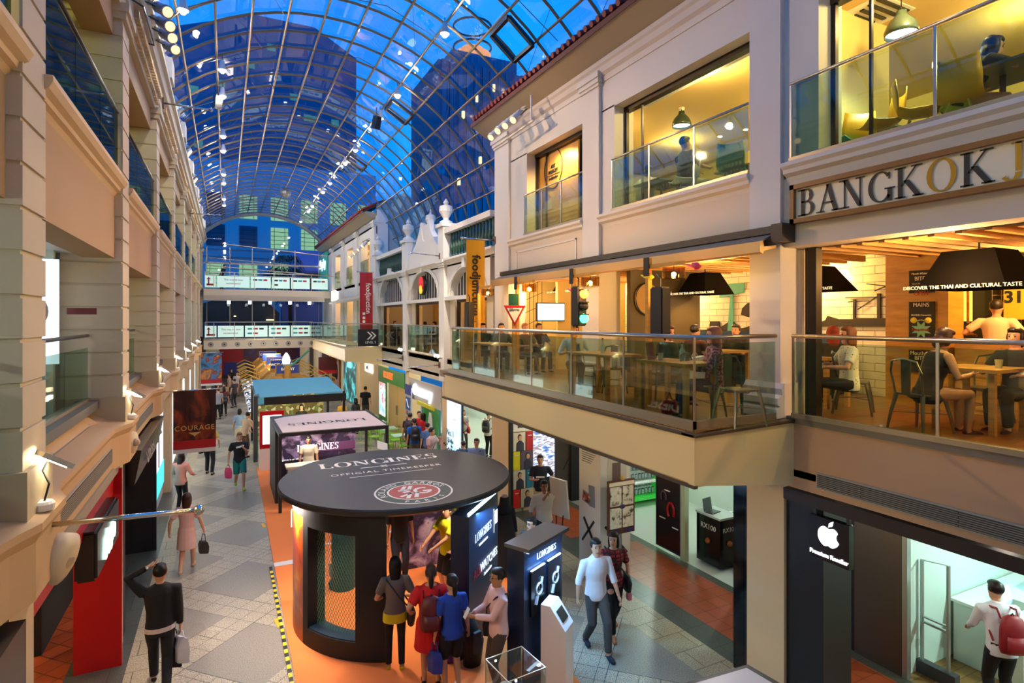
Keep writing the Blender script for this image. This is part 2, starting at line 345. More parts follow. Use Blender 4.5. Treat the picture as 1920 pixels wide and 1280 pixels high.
# ================================================================ LEFT FACADE  (street face x=-1.37)
XL=-1.37; PIT=4.72; PL=[5.53+PIT*k for k in range(-1,9)]
lwall=plastert
def rustic(g,x0,x1,y0,y1,z0,z1,h=.335,rec=.02,c=(1,1)):
    z=z0
    while z<z1-.05:
        t=min(z+h,z1); g.box(x0,x1,y0,y1,z,t-.035); g.box(x0-(0 if c[0]<0 else 0),x1-rec,y0+rec,y1-rec,t-.035,t); z=t
for k,y in enumerate(PL):
    g=G(); rustic(g,XL-.75,XL,y,y+.62,3.95,9.55)
    g.box(XL-.75,XL+.05,y-.04,y+.66,9.55,9.65).box(XL-.75,XL+.09,y-.07,y+.69,9.65,9.78)
    struct('pillar',g,plaster,)
    g=G().box(XL-.56,XL-.08,y+.0,y+.62,0,3.05); struct('pillar',g,M('pale_pier_plaster','#cbb493',.7,bump=.05))
    if y<44:
        y0,y1=y+.62,y+PIT
        g=G().box(XL-.5,XL-.1,y0,y1,6.0,6.95); struct('wall_left',g,lwall)
        # ledge at level three, moulded profile
        pr=[(XL-.5,6.92),(XL-.1,6.92),(XL-.07,6.97),(XL-.03,6.99),(XL-.02,7.03),(XL+.03,7.06),(XL+.06,7.12),(XL+.06,7.17),(XL-.5,7.17)]
        struct('cornice',G().prism(pr,y0-.04,y1+.04,'Y'),mould)
        g=G().box(XL-.5,XL-.12,y0,y1,9.3,9.75); struct('wall_left',g,lwall)
# lower fascia between level one and two (bulges in a shallow curve at every pier) and its ledge
def ledge_x(t):   # extra projection at parameter t in bay
    return .14*max(0,1-abs(t)/.9)**2
g=G(); gl=G(); N=6; prev=None
ys=[]
for k,y in enumerate(PL[:-1]):
    for a,e in ((-.55,0),(-.3,.06),(-.05,.15),(.68,.15),(.93,.06),(1.2,0)): ys.append((y+a,e))
for i in range(len(ys)-1):
    (ya,ea),(yb,eb)=ys[i],ys[i+1]
    xa,xb=XL-.02+ea,XL-.02+eb; xa2,xb2=xa-.0,xb-.0
    def ring(yy,x): return [(XL-.6,yy,2.98),(x-.04,yy,2.98),(x-.04,yy,3.42),(x,yy,3.5),(x,yy,3.56),(x-.30,yy,3.62),(XL-.6,yy,3.84)]
    A,B=ring(ya,xa),ring(yb,xb); n0=len(g.v); g.v+=A+B; m=len(A)
    for j in range(m): g.f.append((n0+j,n0+(j+1)%m,n0+m+(j+1)%m,n0+m+j))
struct('wall_left',g,M('lower_tan_plaster','#bf9e72',.7,bump=.04))
g=G()
for k,y in enumerate(PL[:-1]): g.box(XL-.56,XL-.28,y+.66,y+PIT-.04,3.80,3.92)
struct('trim_1',g,M('grey_sill_metal','#6d6a66',.5,.3))
# pier feet above the ledge
for k,y in enumerate(PL[:-1]): struct('trim_2',G().box(XL-.7,XL+.04,y-.05,y+.67,3.56,3.95),M('grey_plinth','#b7a98c',.7))
# ventilation grilles in the fascia
vent_m=brickmat('vent_louvre','#8d8776','#837d6c','#2f2d27',2.0,.022,ms=.006,axes='YZ',rough=.6)
def vent(X,y0,y1,z0,z1,where):
    s=1 if X<0 else -1
    o=thing('ventilation_grille','louvred ventilation grille '+where,'vent',(X,y0,z0))
    mk('frame',G().box(X,X+s*.02,y0-.02,y1+.02,z0-.02,z1+.02),M('vent_frame','#a8a08c',.6),o); mk('louvres',G().box(X+s*.012,X+s*.028,y0,y1,z0,z1),vent_m,o)
vent(XL-.06,6.4,9.6,3.12,3.30,'above the red shop lintel on the left'); vent(XL-.06,11.5,14.6,3.12,3.30,'above the dark shop sign on the left')
# top cornice with dentils, frieze
for k,y in enumerate(PL[:-1]):
    y0=y+PIT-.0
    pr=[(XL-.6,9.75),(XL-.02,9.75),(XL+.02,9.9),(XL+.05,9.92),(XL+.05,10.1),(XL+.16,10.16),(XL+.2,10.3),(XL+.26,10.34),(XL+.26,10.44),(XL-.6,10.5)]
    struct('cornice',G().prism(pr,y,y+PIT,'Y'),plaster)
    g=G()
    for i in range(26): g.box(XL+.05,XL+.12,y+.75+i*.15,y+.83+i*.15,9.95,10.08)
    for j in range(26): g.box(XL+.0,XL+.06,y+.75+j*.15,y+.81+j*.15,9.80,9.88)
    if y<30: struct('trim_3',g,mould)
    g=G().box(XL-.4,XL+.3,y-.05,y+.6,10.5,10.95).lathe([(.2,0),(.22,.1),(.12,.2),(.26,.42),(.2,.6),(.07,.66),(.1,.74),(.02,.85)],(XL+.0,y+.28,10.95),14)
    struct('trim_4',g,plasterw)
struct('wall_left',G().box(XL-.6,XL-.3,0,46,10.44,10.85),plasterw)
# rooms behind the left facade
roomy=M('olive_cream_room_wall','#b9ad6c',.8); roomg=M('room_grey','#8a8d88',.8)
struct('wall_left',G().box(-6.2,-6.0,0,46,0,9.8),roomy)
struct('floor',G().box(-6,XL-.3,0,46,6.82,6.95),M('room_slab','#7b7568',.7)); struct('ceiling',G().box(-6,XL-.3,0,46,9.72,9.8),M('yellow_room_ceiling','#c9b878',.8))
struct('floor',G().box(-6,XL-.3,0,46,3.50,3.62),M('room_slab2','#9a9484',.5)); struct('ceiling',G().box(-6,XL-.45,0,46,6.05,6.12),white)
struct('ceiling',G().box(-6,XL-.45,0,46,2.98,3.05),white)
for k,y in enumerate(PL[:-1]):
    struct('wall_left',G().box(-6,XL-.7,y+.1,y+.5,3.6,9.72),M('side_wall','#b4b1a0',.8))
    # window reveal wing walls and dark frames
    if 5<y<42:
        for z0,z1 in ((3.92,6.0),(7.15,9.3)):
            o=D.objects.new('window_%d'%(2*k+(z0>5)),None); COL.objects.link(o); o['kind']='structure'; o.location=(XL-.9,y+.7,z0); BASE[o.name]=Vector(o.location)
            yy=y+.62+1.9; fr=G()
            for t in (y+1.5,y+2.9,y+4.2): fr.box(XL-1.14,XL-1.08,t,t+.06,z0,z1)
            fr.box(XL-1.14,XL-1.08,y+.62,y+PIT,z1-.1,z1); mk('window_frame',fr,M('dark_bronze','#2a211a',.4,.4),o)
            mk('window_pane',G().box(XL-1.115,XL-1.10,y+.62,y+PIT,z0,z1),gwin,o)
# railings (glass balustrades)
def balustrade(label,pts,z0,z1,group=None,npan=None,railr=.024,post=True,pm=steel,gm=glass,gap=.012,railh=None,cat='railing'):
    """pts: plan polyline. glass panels between posts, handrail on top"""
    o=thing('glass_balustrade',label,cat,(pts[0][0],pts[0][1],z0),group)
    rh=railh or z1
    mk('handrail',G().tube([(x,y,rh) for x,y in pts],railr,8),pm,o,smooth=True)
    mk('base_channel',G().tube([(x,y,z0+.03) for x,y in pts],.04,4),alu,o)
    for i in range(len(pts)-1):
        a,b=Vector(pts[i]),Vector(pts[i+1]); L=(b-a).length; n=max(1,round(L/(npan or 1.2)))
        d=(b-a)/L; rz=math.atan2(d.y,d.x)
        for j in range(n):
            p=a+d*(L*j/n+gap); q=a+d*(L*(j+1)/n-gap); c=(p+q)/2
            mk('glass_panel',G().obox((c.x,c.y,(z0+z1)/2-.01),((q-p).length,.012,z1-z0-.05),rz),gm,o)
            if post: mk('post',G().obox((p.x,p.y,(z0+rh)/2),(.03,.014,rh-z0),rz),steel if pm is steel else pm,o)
    return o
for k,y in enumerate(PL[:-1]):
    if y<0.5 or y>32: continue
    nm=['','nearest the red shop','second from the camera','third from the camera','fourth along','fifth along','sixth along','','','']
    w_={1:'of the bay above the red shop',2:'of the bay above the dark shop sign',3:'of the third bay along',4:'of the fourth bay along',5:'of the fifth bay along',6:'of the sixth bay along',0:'at the picture edge'}.get(k,'far along')
    balustrade('lower left glass railing '+w_,[(XL-.42,y+.66),(XL-.42,y+PIT-.04)],3.9,4.72,npan=1.35,railh=4.86,pm=steeld,post=False)
    balustrade('dark upper left glass railing '+w_,[(XL-.06,y+.66),(XL-.06,y+PIT-.04)],7.15,8.15,npan=1.35,pm=steeld,post=False,gm=glassmat('dark_tinted_glass','#7fa09a',.3))
# left street level: red shop, dark shop, light box shop
struct('wall_left',G().box(-1.95,XL+.0,10.16,10.235,0,2.9),redp); struct('wall_left',G().box(XL-.3,XL-.1,5.9,10.3,2.55,2.98),redp)
struct('wall_left',G().box(XL-.09,XL-.04,5.9,10.3,2.86,3.0),M('grey_soffit','#8f8674',.6))
struct('wall_left',G().box(-1.95,XL-.06,15.28,15.34,0,2.9).box(XL-.22,XL-.1,10.9,11.25,0,2.75),blackm)
struct('wall_left',G().box(-2.6,-2.5,11.0,15.3,0,2.98).box(-2.6,XL-.0,14.89,14.96,0,2.9),blackm)
struct('wall_left',G().box(-1.75,-1.65,15.9,45,0,2.98),M('pale_shopfront','#cfd4cf',.5))
# ================================================================ RIGHT FACADE (face x=6.65)
XR=6.65; LED=7.12
def pil(y0,y1,z0,z1,x=XR-.07,cap=True,mat=plasterw,nm='pillar'):
    g=G().box(x,XR+.45,y0,y1,z0,z1)
    if cap:
        for a,(h0,h1) in enumerate(((z1-.06,z1),(z1,z1+.09),(z1+.09,z1+.2))): g.box(x-.03*(a+1),XR+.3,y0-.03*(a+1),y1+.03*(a+1),h0,h1)
    return struct(nm,g,mat)
for y0,y1 in ((.55,1.04),(5.25,5.75),(9.4,9.98),(13.44,14.3)):
    pil(y0,y1,3.1,9.75)
    struct('trim_5',G().prism([(XR-.22,3.80),(XR+.2,3.80),(XR+.2,4.25),(XR-.07,4.25),(XR-.12,4.18),(XR-.10,4.10),(XR-.2,4.06),(XR-.2,3.98),(XR-.14,3.95),(XR-.22,3.92)],y0-.06,y1+.06,'Y'),plasterw)
# beams and walls of the tall near block
struct('wall_right',G().box(XR,XR+.4,.0,14.3,6.05,6.95),M('near_beam_plaster','#d2c4ae',.7,bump=.04))
pr=[(XR+.4,6.9),(XR-.0,6.9),(XR-.02,6.96),(XR-.08,7.0),(XR-.09,7.05),(XR-.13,7.09),(XR-.13,7.14),(XR+.4,7.14)]
for y0,y1 in ((.0,5.2),(5.75,9.4),(9.98,13.44)): struct('cornice',G().prism(pr,y0,y1,'Y'),plasterw)
struct('wall_right',G().box(XR,XR+.45,5.75,13.5,9.17,9.8).box(XR,XR+.45,0,5.3,9.3,9.8).box(XR,XR+.45,8.98,9.4,7.1,9.2).box(XR,XR+.45,12.55,13.5,7.1,9.2).box(XR,XR+.45,4.75,5.3,7.1,9.3),plasterw)
pr=[(XR+.4,9.75),(XR-.02,9.75),(XR-.04,9.85),(XR-.10,9.9),(XR-.12,10.0),(XR-.16,10.04),(XR-.16,10.12),(XR+.4,10.12)]
struct('cornice',G().prism(pr,0,14.3,'Y'),plasterw)
# raised panel moulding on the wall under the far near-block window
g=G().box(XR-.015,XR,10.3,13.1,6.25,6.29).box(XR-.015,XR,10.3,13.1,6.78,6.82).box(XR-.015,XR,10.3,10.34,6.25,6.82).box(XR-.015,XR,13.06,13.1,6.25,6.82); struct('trim_6',g,plasterw)
# eaves and tiled roof
tile_m=M('red_clay_tile','#8a3520',.7,noise=.25,nscale=9)
def tiled_roof(y0,y1,x0=6.02,z0=10.48,run=1.1,rise=.55):
    struct('ceiling',G().prism([(XR-.1,10.1),(x0+.06,z0-.12),(x0+.06,z0-.05),(XR+.5,10.35)],y0,y1,'Y'),M('eave_soffit','#a79b84',.7))
    o=D.objects.new('roof',None); COL.objects.link(o); o['kind']='structure'; o.location=(x0,y0,z0); BASE[o.name]=Vector(o.location)
    mk('roof_board',G().prism([(x0,z0-.05),(x0+run,z0+rise-.05),(x0+run,z0+rise-.09),(x0+.02,z0-.14)],y0,y1,'Y'),M('dark_red_board','#5a1c12',.7),o)
    g=G(); n=int((y1-y0)/.2)
    for i in range(n):
        yy=y0+.1+i*.2
        for j in range(3):
            a=j/3; b=(j+1)/3+.05
            g.tube([(x0-.03+run*a,yy,z0+rise*a+.02+.03*0),(x0+run*b,yy,z0+rise*b-.0)],.062 if j%2 else .06,6)
    mk('clay_tiles',g,tile_m,o)
tiled_roof(-.5,14.7); tiled_roof(28.6,45.5)
struct('wall_right',G().box(XR+.4,XR+.5,0,14.3,10.0,10.9),blackm)
# rooms level 3 right
ceily=M('warm_ceiling','#c8a86a',.8); wally=M('warm_cream_wall','#d0b878',.8)
struct('ceiling',G().box(XR+.3,12.5,0,14.3,9.55,9.65),ceily); struct('floor',G().box(XR,12.5,0,14.3,6.98,7.1),M('dark_floor','#3c3428',.4))
struct('wall_right',G().box(12.4,12.5,0,14.3,7.1,9.6),wally); struct('wall_right',G().box(XR+.4,12.5,14.2,14.3,3.8,9.6),wally)
struct('wall_right',G().box(XR+.45,XR+2.4,5.3,5.42,7.1,9.6),wally)
struct('ceiling',G().box(XR+.4,XR+.75,5.75,8.98,9.25,9.3),white)
# rooms level 2 right
struct('ceiling',G().box(XR+.3,12.5,-1,14.3,6.22,6.3),ceily); struct('floor',G().box(5.0,12.5,5.15,14.3,3.62,3.78),woodfl)
struct('floor',G().box(XR+.3,12.5,-1,5.15,3.55,3.78),brickmat('red_wood_floor','#8a4f26','#7b4420','#3e2412',1.2,.12,rough=.3))
mural=brickmat('white_glazed_brick','#efe6cf','#e6dcc2','#97907e',.42,.14,axes='YZ',rough=.25,ms=.006)
struct('wall_right',G().box(10.0,10.1,5.3,14.2,3.78,6.25),mural); struct('wall_right',G().box(10.6,10.7,-2,5.3,3.78,6.25).box(10,10.7,5.25,5.3,3.78,6.25),M('kitchen_dark','#2a2620',.6))
# lower wall, near unit
struct('wall_right',G().box(XR,XR+.35,-.5,5.25,2.9,3.74),M('near_fascia_plaster','#c99f74',.65,bump=.04))
struct('trim_7',G().box(XR-.03,XR+.3,-.5,5.2,3.74,3.83),M('slate_sill','#7b7468',.4,.3)); struct('trim_7',G().box(XR-.012,XR+.3,-.5,5.25,2.72,2.87),M('dark_brown_lintel','#2a1d14',.5))
vent(XR,.2,4.75,3.0,3.16,'across the wall above the black hanging square sign')
# ground floor piers
for y0,y1 in ((.5,1.1),(5.25,5.86),(9.9,9.95),(13.6,14.64)):
    if y1-y0>.1: struct('pillar',G().box(XR,XR+.45,y0,y1,0,3.1),M('cream_pier','#dcc297',.55,bump=.03))
struct('pillar',G().box(XR+.02,XR+.42,5.86,6.12,0,3.1),M('black_gloss_cladding','#0b0b0c',.12)); struct('pillar',G().box(XR+.02,XR+.09,13.5,13.6,0,3.1),black); struct('pillar',G().box(XR+.4,XR+.75,13.6,14.2,0,3.1),M('cream_pier','#dcc297',.55))
struct('pillar',G().box(XR+.05,XR+.6,4.72,5.25,0,2.75),black)
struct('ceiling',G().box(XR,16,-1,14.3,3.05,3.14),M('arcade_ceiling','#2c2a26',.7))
# shopfront wall at x=8.65
XS=8.65
struct('wall_right',G().box(XS,XS+.1,5.57,7.6,0,3.05),black); struct('wall_right',G().box(XS-.02,XS+.1,4.87,5.57,0,3.05),M('bronze_panel','#5c5246',.35,.5)) 
struct('wall_right',G().box(XS,XS+.1,-1,14,2.6,3.05),blackm)
struct('wall_right',G().box(XS-.02,XS+3,7.55,7.75,0,3.05) ,M('grey_green_wall','#56605a',.6))
struct('wall_right',G().box(11.6,11.7,7.7,30,0,3.05),M('shop_back_wall','#c8d6cc',.6)); struct('wall_right',G().box(XS+.02,11.7,13.7,13.8,0,3.05),blackm)
# apple reseller interior
aw=M('mint_white_wall','#cfe0d6',.5)
struct('wall_right',G().box(XS+.1,12.2,4.87,4.95,0,3.05),aw); struct('wall_right',G().box(12.1,12.2,-2,4.9,0,3.05),aw)
struct('pillar',G().box(XS-.03,XS+.06,4.80,4.87,0,2.6),M('satin_metal_post','#b8bbb8',.3,.8))
# perpendicular wall closing the arcade behind the posters
struct('wall_right',G().box(6.85,9.4,13.86,13.95,0,3.1),black)
# balcony of the near block
cb=M('cream_fascia_panel','#e6cf97',.45)
g=G(); n0=0
def ringf(y,x): return [(XR,y,3.1),(x+.03,y,3.1),(x,y,3.16),(x,y,3.70),(x+.02,y,3.73),(x+.24,y,3.76),(XR,y,3.78)]
A=ringf(14.0,5.25); A2=ringf(13.75,4.95); B=ringf(5.15,4.93)
for a,b in ((A,A2),(A2,B)):
    n0=len(g.v); g.v+=a+b; m=len(a)
    for j in range(m): g.f.append((n0+j,n0+(j+1)%m,n0+m+(j+1)%m,n0+m+j))
g.f.append(tuple(range(len(g.v)-7,len(g.v)))); g.f.append((6,5,4,3,2,1,0))
bal=struct('trim_8',g,cb)
# end face of the fascia is a deeper box
g=G().prism([(4.93,3.14),(4.93,3.72),(XR+.05,3.78),(XR+.05,2.93)],5.10,5.2,'Y'); struct('trim_8',g,cb)
struct('trim_9',G().prism([(4.91,3.71),(4.91,3.74),(XR+.05,3.80),(XR+.05,3.76)],5.06,5.3,'Y').box(4.91,5.0,5.1,13.8,3.705,3.735).box(4.92,4.98,5.1,13.9,3.10,3.14),M('dark_line','#4a3c28',.5))
struct('trim_10',G().box(4.99,5.06,5.2,13.6,3.76,3.87).box(5.0,XR,5.2,5.27,3.78,3.87),alu)
balustrade('long glass balustrade around the restaurant balcony',[(5.35,13.75),(5.03,13.45),(5.03,5.22),(6.45,5.22)],3.82,4.84,npan=1.35,railr=.03,railh=4.88)
balustrade('glass railing of the near right restaurant terrace',[(XR-.03,5.1),(XR-.03,0.0)],3.82,4.84,npan=1.5,railr=.028,railh=4.88)
balustrade('glass railing of the top right cafe opening',[(XR-.05,5.12),(XR-.05,0.0)],7.14,8.16,npan=1.72,railr=.02)
balustrade('glass railing of the upper middle cafe opening',[(XR-.05,9.0),(XR-.05,5.78)],7.14,8.14,npan=1.12,railr=.02)
balustrade('glass railing in front of the timber market board',[(XR-.05,12.6),(XR-.05,10.0)],7.14,8.14,npan=.9,railr=.02)
# L3 window frames
for (y0,y1,nm) in ((5.75,8.98,20),(9.98,12.55,21),(0,4.75,22)):
    o=D.objects.new('window_%d'%nm,None); COL.objects.link(o); o['kind']='structure'; o.location=(XR+.3,y0,7.1); BASE[o.name]=Vector(o.location)
    mk('window_frame',G().box(XR+.22,XR+.36,y0,y1,9.08,9.17).box(XR+.24,XR+.30,y1-.06,y1,7.14,9.1).box(XR+.26,XR+.3,y1-.5,y1-.47,7.14,9.1),M('dark_bronze','#2a211a',.4,.4),o)
# ================================================================ MIDDLE BLOCK (14.3 .. 28.5)
PM=[14.3,18.25,22.75,27.95]
struct('wall_right',G().box(XR,XR+.4,14.3,28.0,2.95,3.75),plaster)
g=G()
def arched(g,y0,y1,zb,zt,yc,r,zs,seg=14):
    """wall from zb..zt between y0,y1 with an arched opening centred yc"""
    g.box(XR,XR+.3,y0,yc-r,zb,zt); g.box(XR,XR+.3,yc+r,y1,zb,zt)
    for i in range(seg):
        a,b=PI*i/seg,PI*(i+1)/seg
        ya,za,yb,zb_=yc+r*math.cos(a),zs+r*.62*math.sin(a),yc+r*math.cos(b),zs+r*.62*math.sin(b)
        n0=len(g.v); g.v+=[(x,y,z) for x in (XR,XR+.3) for (y,z) in ((ya,za),(yb,zb_),(yb,zt),(ya,zt))]
        for q in ((0,1,2,3),(7,6,5,4),(0,4,5,1),(2,6,7,3)): g.f.append(tuple(n0+t for t in q))
for i,(a,b) in enumerate(((14.75,18.25),(18.75,22.75),(23.25,27.95))):
    g=G(); arched(g,a,b,5.75,7.0,(a+b)/2,(b-a)/2-.35,5.85); struct('wall_right',g,plasterw)
    yc=(a+b)/2; r=(b-a)/2-.35
    g=G()
    for t,rr in ((.0,.0),(.12,.1)):
        pts=[(XR-.03,yc+(r+.05+rr)*math.cos(PI*k/20),5.85+(r+.05+rr)*.62*math.sin(PI*k/20)) for k in range(21)]; g.tube(pts,.04,6)
    g.box(XR-.1,XR+.05,a,b,5.72,5.84).box(XR-.14,XR,yc-.1,yc+.1,5.85+r*.6,5.85+r*.62+.28); struct('trim_11',g,plasterw)
    o=D.objects.new('window_%d'%(30+i),None); COL.objects.link(o); o['kind']='structure'; o.location=(XR+.2,yc,5.85); BASE[o.name]=Vector(o.location)
    g=G()
    for k in range(-5,6): 
        yy=yc+k*r/5.5; h=r*.6*math.sqrt(max(0,1-(k/5.5)**2)); g.box(XR+.18,XR+.21,yy-.012,yy+.012,5.85,5.85+h)
    mk('window_frame',g,white,o); mk('window_pane',G().box(XR+.22,XR+.23,yc-r,yc+r,5.84,5.86+r*.6),M('dark_pane','#20262a',.1),o)
    # door surround below
    struct('wall_right',G().box(XR+.1,XR+.4,a,a+.45,3.78,5.75).box(XR+.1,XR+.4,b-.5,b,3.78,5.75),plaster)
    struct('trim_12',G().box(XR+.15,XR+.25,a+.45,b-.5,5.65,5.75).box(XR+.15,XR+.25,b-.6,b-.5,3.78,5.7),M('dark_bronze','#2a211a',.4,.4))
    balustrade('glass railing of the %s arched bay'%('nearest','middle','farthest')[i] ,[(XR-.05,b-.05),(XR-.05,a+.05)],3.80,4.86,npan=1.1) if i else None
for y in PM[1:]:
    pil(y,y+.5,3.0,6.9,x=XR-.12)
    struct('trim_13',G().lathe([(.22,0),(.22,.08),(.1,.14),(.1,.2),(.24,.42),(.22,.6),(.06,.66),(.1,.72),(.02,.86)],(XR+.05,y+.25,8.32),14).box(XR-.15,XR+.35,y-.02,y+.52,7.1,8.2).box(XR-.22,XR+.4,y-.08,y+.58,8.2,8.32),plasterw)
struct('cornice',G().prism([(XR-.18,7.1),(XR-.18,7.04),(XR-.08,6.95),(XR-.04,6.9),(XR+.3,6.9),(XR+.3,7.1)],14.3,28.4,'Y'),plasterw)
baluster=[(.05,0),(.05,.05),(.03,.1),(.075,.3),(.05,.45),(.035,.6),(.05,.66),(.05,.7)]
for a,b in ((14.5,18.2),(23.3,27.9)):
    struct('trim_14',G().box(XR-.12,XR+.25,a,b,7.95,8.12),plasterw)
    g=G(); n=int((b-a)/.24)
    for i in range(n): g.lathe([(r,z*1.2) for r,z in baluster],(XR+.06,a+.12+i*.24,7.1),8)
    struct('trim_14',g,M('green_baluster','#27483a',.5)) 
# scrolled gable of the middle bay
gp=[(18.8,7.1),(22.7,7.1),(22.7,7.5),(21.7,7.95),(21.2,8.45),(21.05,8.75),(20.95,8.5),(20.85,8.1),(20.6,7.95),(20.35,8.1),(20.25,8.6),(20.15,8.75),(19.9,8.3),(19.3,7.8),(18.8,7.5)]
struct('trim_15',G().prism(gp,XR-.05,XR+.15,'X').prism([(20.3,7.9),(20.9,7.9),(20.9,8.6),(20.3,8.6)],XR-.0,XR+.4,'X').lathe([(.1,0),(.2,.2),(.18,.35),(.05,.42),(.02,.6)],(XR+.2,20.6,8.6),12),plasterw)
# grey gable end of the far block
g=G().prism([(XR+.05,3.1),(XR+.05,10.8),(6.85,10.85),(8.1,11.5),(8.45,11.25),(9.0,10.6),(9.9,9.4),(11.5,7.0),(11.5,3.1)],28.5,28.7,'Y'); struct('wall_right',g,M('grey_gable_plaster','#a7a29a',.8,bump=.05))
struct('trim_16',G().box(XR+.05,7.22,28.35,28.5,3.1,10.5),plasterw)
struct('floor',G().box(XR,11.5,14.3,46,3.6,3.78),woodfl); struct('ceiling',G().box(XR+.3,11.5,14.3,46,6.75,6.85),ceily)
struct('wall_right',G().box(9.6,9.7,14.3,28.5,3.78,6.8),M('sandstone_wall','#b8945a',.8,noise=.15,nscale=4)); struct('ceiling',G().box(XR,11.6,14.3,46,3.1,3.2),white)
# terrace deck roof behind parapet
struct('floor',G().box(XR,11.5,14.3,28.5,6.85,7.0),M('roof_deck','#6a6a66',.8))
# ground floor of middle block
for y in PM+[28.4,32.9,37.6,42.3]:
    if y>14.5: struct('pillar',G().box(XR,XR+.5,y,y+.5,0,3.1),M('cream_pier','#dcc297'))
# far block walls
FB=[28.45,30.75+1.9,35.3+1.4,39.55+1.2,45.2]
struct('wall_right',G().box(XR,XR+.35,28.4,45.5,6.2,7.1).box(XR,XR+.35,28.4,45.5,9.3,10.2),plasterw)
for y in (28.4,32.6,36.8,41.0,45.0): pil(y,y+.55,3.0,9.75,x=XR-.1)
for a,b in ((28.95,29.9),(31.9,32.6),(33.1,34.2),(36.0,36.8),(37.3,38.3),(40.2,41.0),(41.5,45.0)): struct('wall_right',G().box(XR,XR+.35,a,b,7.1,9.3).box(XR,XR+.35,a,b,3.78,6.2),plasterw)
struct('wall_right',G().box(9.2,9.3,28.7,45,3.78,9.8),M('lit_cafe_wall','#d9b878',.8)); struct('floor',G().box(XR,9.3,28.6,45,6.95,7.1),woodfl); struct('ceiling',G().box(XR,9.3,28.6,45,9.7,9.8),ceily)
for i,(a,b) in enumerate(((29.9,31.9),(34.2,36.0),(38.3,40.2))): balustrade('green tinted glass guard of a tall window, %s from the red banner'%('first','second','third')[i],[(XR-.04,b),(XR-.04,a)],7.12,8.2,npan=1.0)
# far balcony
g=G(); 
for a,b in ((ringf(40.4,5.2),ringf(27.3,4.93)),): 
    n0=len(g.v); g.v+=a+b; m=len(a)
    for j in range(m): g.f.append((n0+j,n0+(j+1)%m,n0+m+(j+1)%m,n0+m+j))
g.f.append(tuple(range(len(g.v)-7,len(g.v)))); g.f.append((6,5,4,3,2,1,0)); struct('trim_17',g,cb)
struct('trim_17',G().prism([(4.93,3.14),(4.93,3.72),(XR+.05,3.78),(XR+.05,2.93)],27.22,27.32,'Y'),cb)
balustrade('glass balustrade of the far balcony by the red banner',[(5.03,40.4),(5.03,27.4),(6.5,27.4)],3.82,4.84,npan=2.0,railh=4.88)
# ================================================================ ROOF VAULT
VCX,VCZ,VR=2.41,7.24,5.43
vault=D.objects.new('ceiling',None); COL.objects.link(vault); vault['kind']='structure'; BASE[vault.name]=Vector((0,0,0))
rib_m=M('bronze_rib','#7d6a4e',.45,.5)
A0,A1=-74,88
def vp(a,y,r=VR): return (VCX+r*math.sin(rad(a)),y,VCZ+r*math.cos(rad(a)))
YE=44.7; nr=int((YE-0.5)/.98)
for k in range(nr):
    y=YE-.3-k*.98
    lo,hi=(A0,88 if 14.8<y<28.4 else 49)
    mk('rib',G().tube([vp(a,y) for a in list(range(lo,hi+1,6))+[hi]],.034,6),rib_m,vault)
for j in range(-8,19):
    pass
for j in range(17):
    a=-74+9*j
    mk('purlin',G().tube([vp(a,.2 if a<50 else 14.8,VR-.03),vp(a,YE if a<50 else 28.4,VR-.03)],.030,6),rib_m,vault)
# one pane per grid field band
for j in range(16):
    a,b=-74+9*j,-74+9*(j+1)
    p,q=vp(a,0,VR+.05),vp(b,0,VR+.05)
    ya,yb=(.2,YE) if b<53 else (14.8,28.4); mk('roof_pane',G().poly([(p[0],ya,p[2]),(q[0],ya,q[2]),(q[0],yb,q[2]),(p[0],yb,p[2])]),groof,vault)
# thin tension cables
g=G()
for k in range(2,nr,3):
    y=YE-.3-k*.98
    for a in (-62,-38,-14,10,22): g.tube([vp(a,y,VR-.35),vp(a+24,y,VR-.35)],.008,4)
    for a in (-56,-20,16,40): g.tube([vp(a,y,VR-.02),vp(a+9,y+.98*2,VR-.3)],.006,3)
mk('tension_cable',g,steeld,vault,kind='stuff')
# opened vent panels in the roof
for y,a in ((11.3,39),(18.2,30),(24.8,30),(13.8,62)):
    y=YE-.3-.98*round((YE-.3-y)/.98)
    g=G()
    P=[vp(a-4.5+.4,y+.04,VR-.12),vp(a+4.5-.4,y+.04,VR-.12),vp(a+4.5-.4,y+.94,VR-.12),vp(a-4.5+.4,y+.94,VR-.12)]
    for i in range(4): g.tube([P[i],P[(i+1)%4]],.06,4)
    mk('vent_frame',g,black,vault)
# end arch
struct('trim_18',G().tube([vp(a,YE,VR-.1) for a in range(-72,56,6)],.13,8),M('grey_arch','#8d8a80',.6))
VAULT_LAMPS=[]
for (px,py,a) in ((415,121,-29),(415,171,-29),(417,248,-29),(419,276,-29),(419,321,-29),(419,338,-29),(419,368,-29),(419,380,-29),(335,4,-38),(834,52,25),(745,170,25),(713,213,25),(668,275,25),(648,300,25),(620,338,25),(607,355,25),(588,382,25),(579,392,25),(564,411,25)):
    x=VCX+(VR-.3)*math.sin(rad(a)); z=VCZ+(VR-.3)*math.cos(rad(a))-.0
    q=hit(px,py,X=x)  if abs(px-423)>3 else None
    k=(z-EYE)/ray(px,py)[2]; VAULT_LAMPS.append((x,ray(px,py)[1]*k,z-.1))
UPLIGHTS=[(XL+.10,y+.35,4.05) for y in PL[1:8]]
# ================================================================ REAR CLOSURE (unseen wall added behind the viewpoint to keep blue sky light out)
struct('sky_block_wall',G().box(-8,16,-2.2,-2,0,13),plasterw)
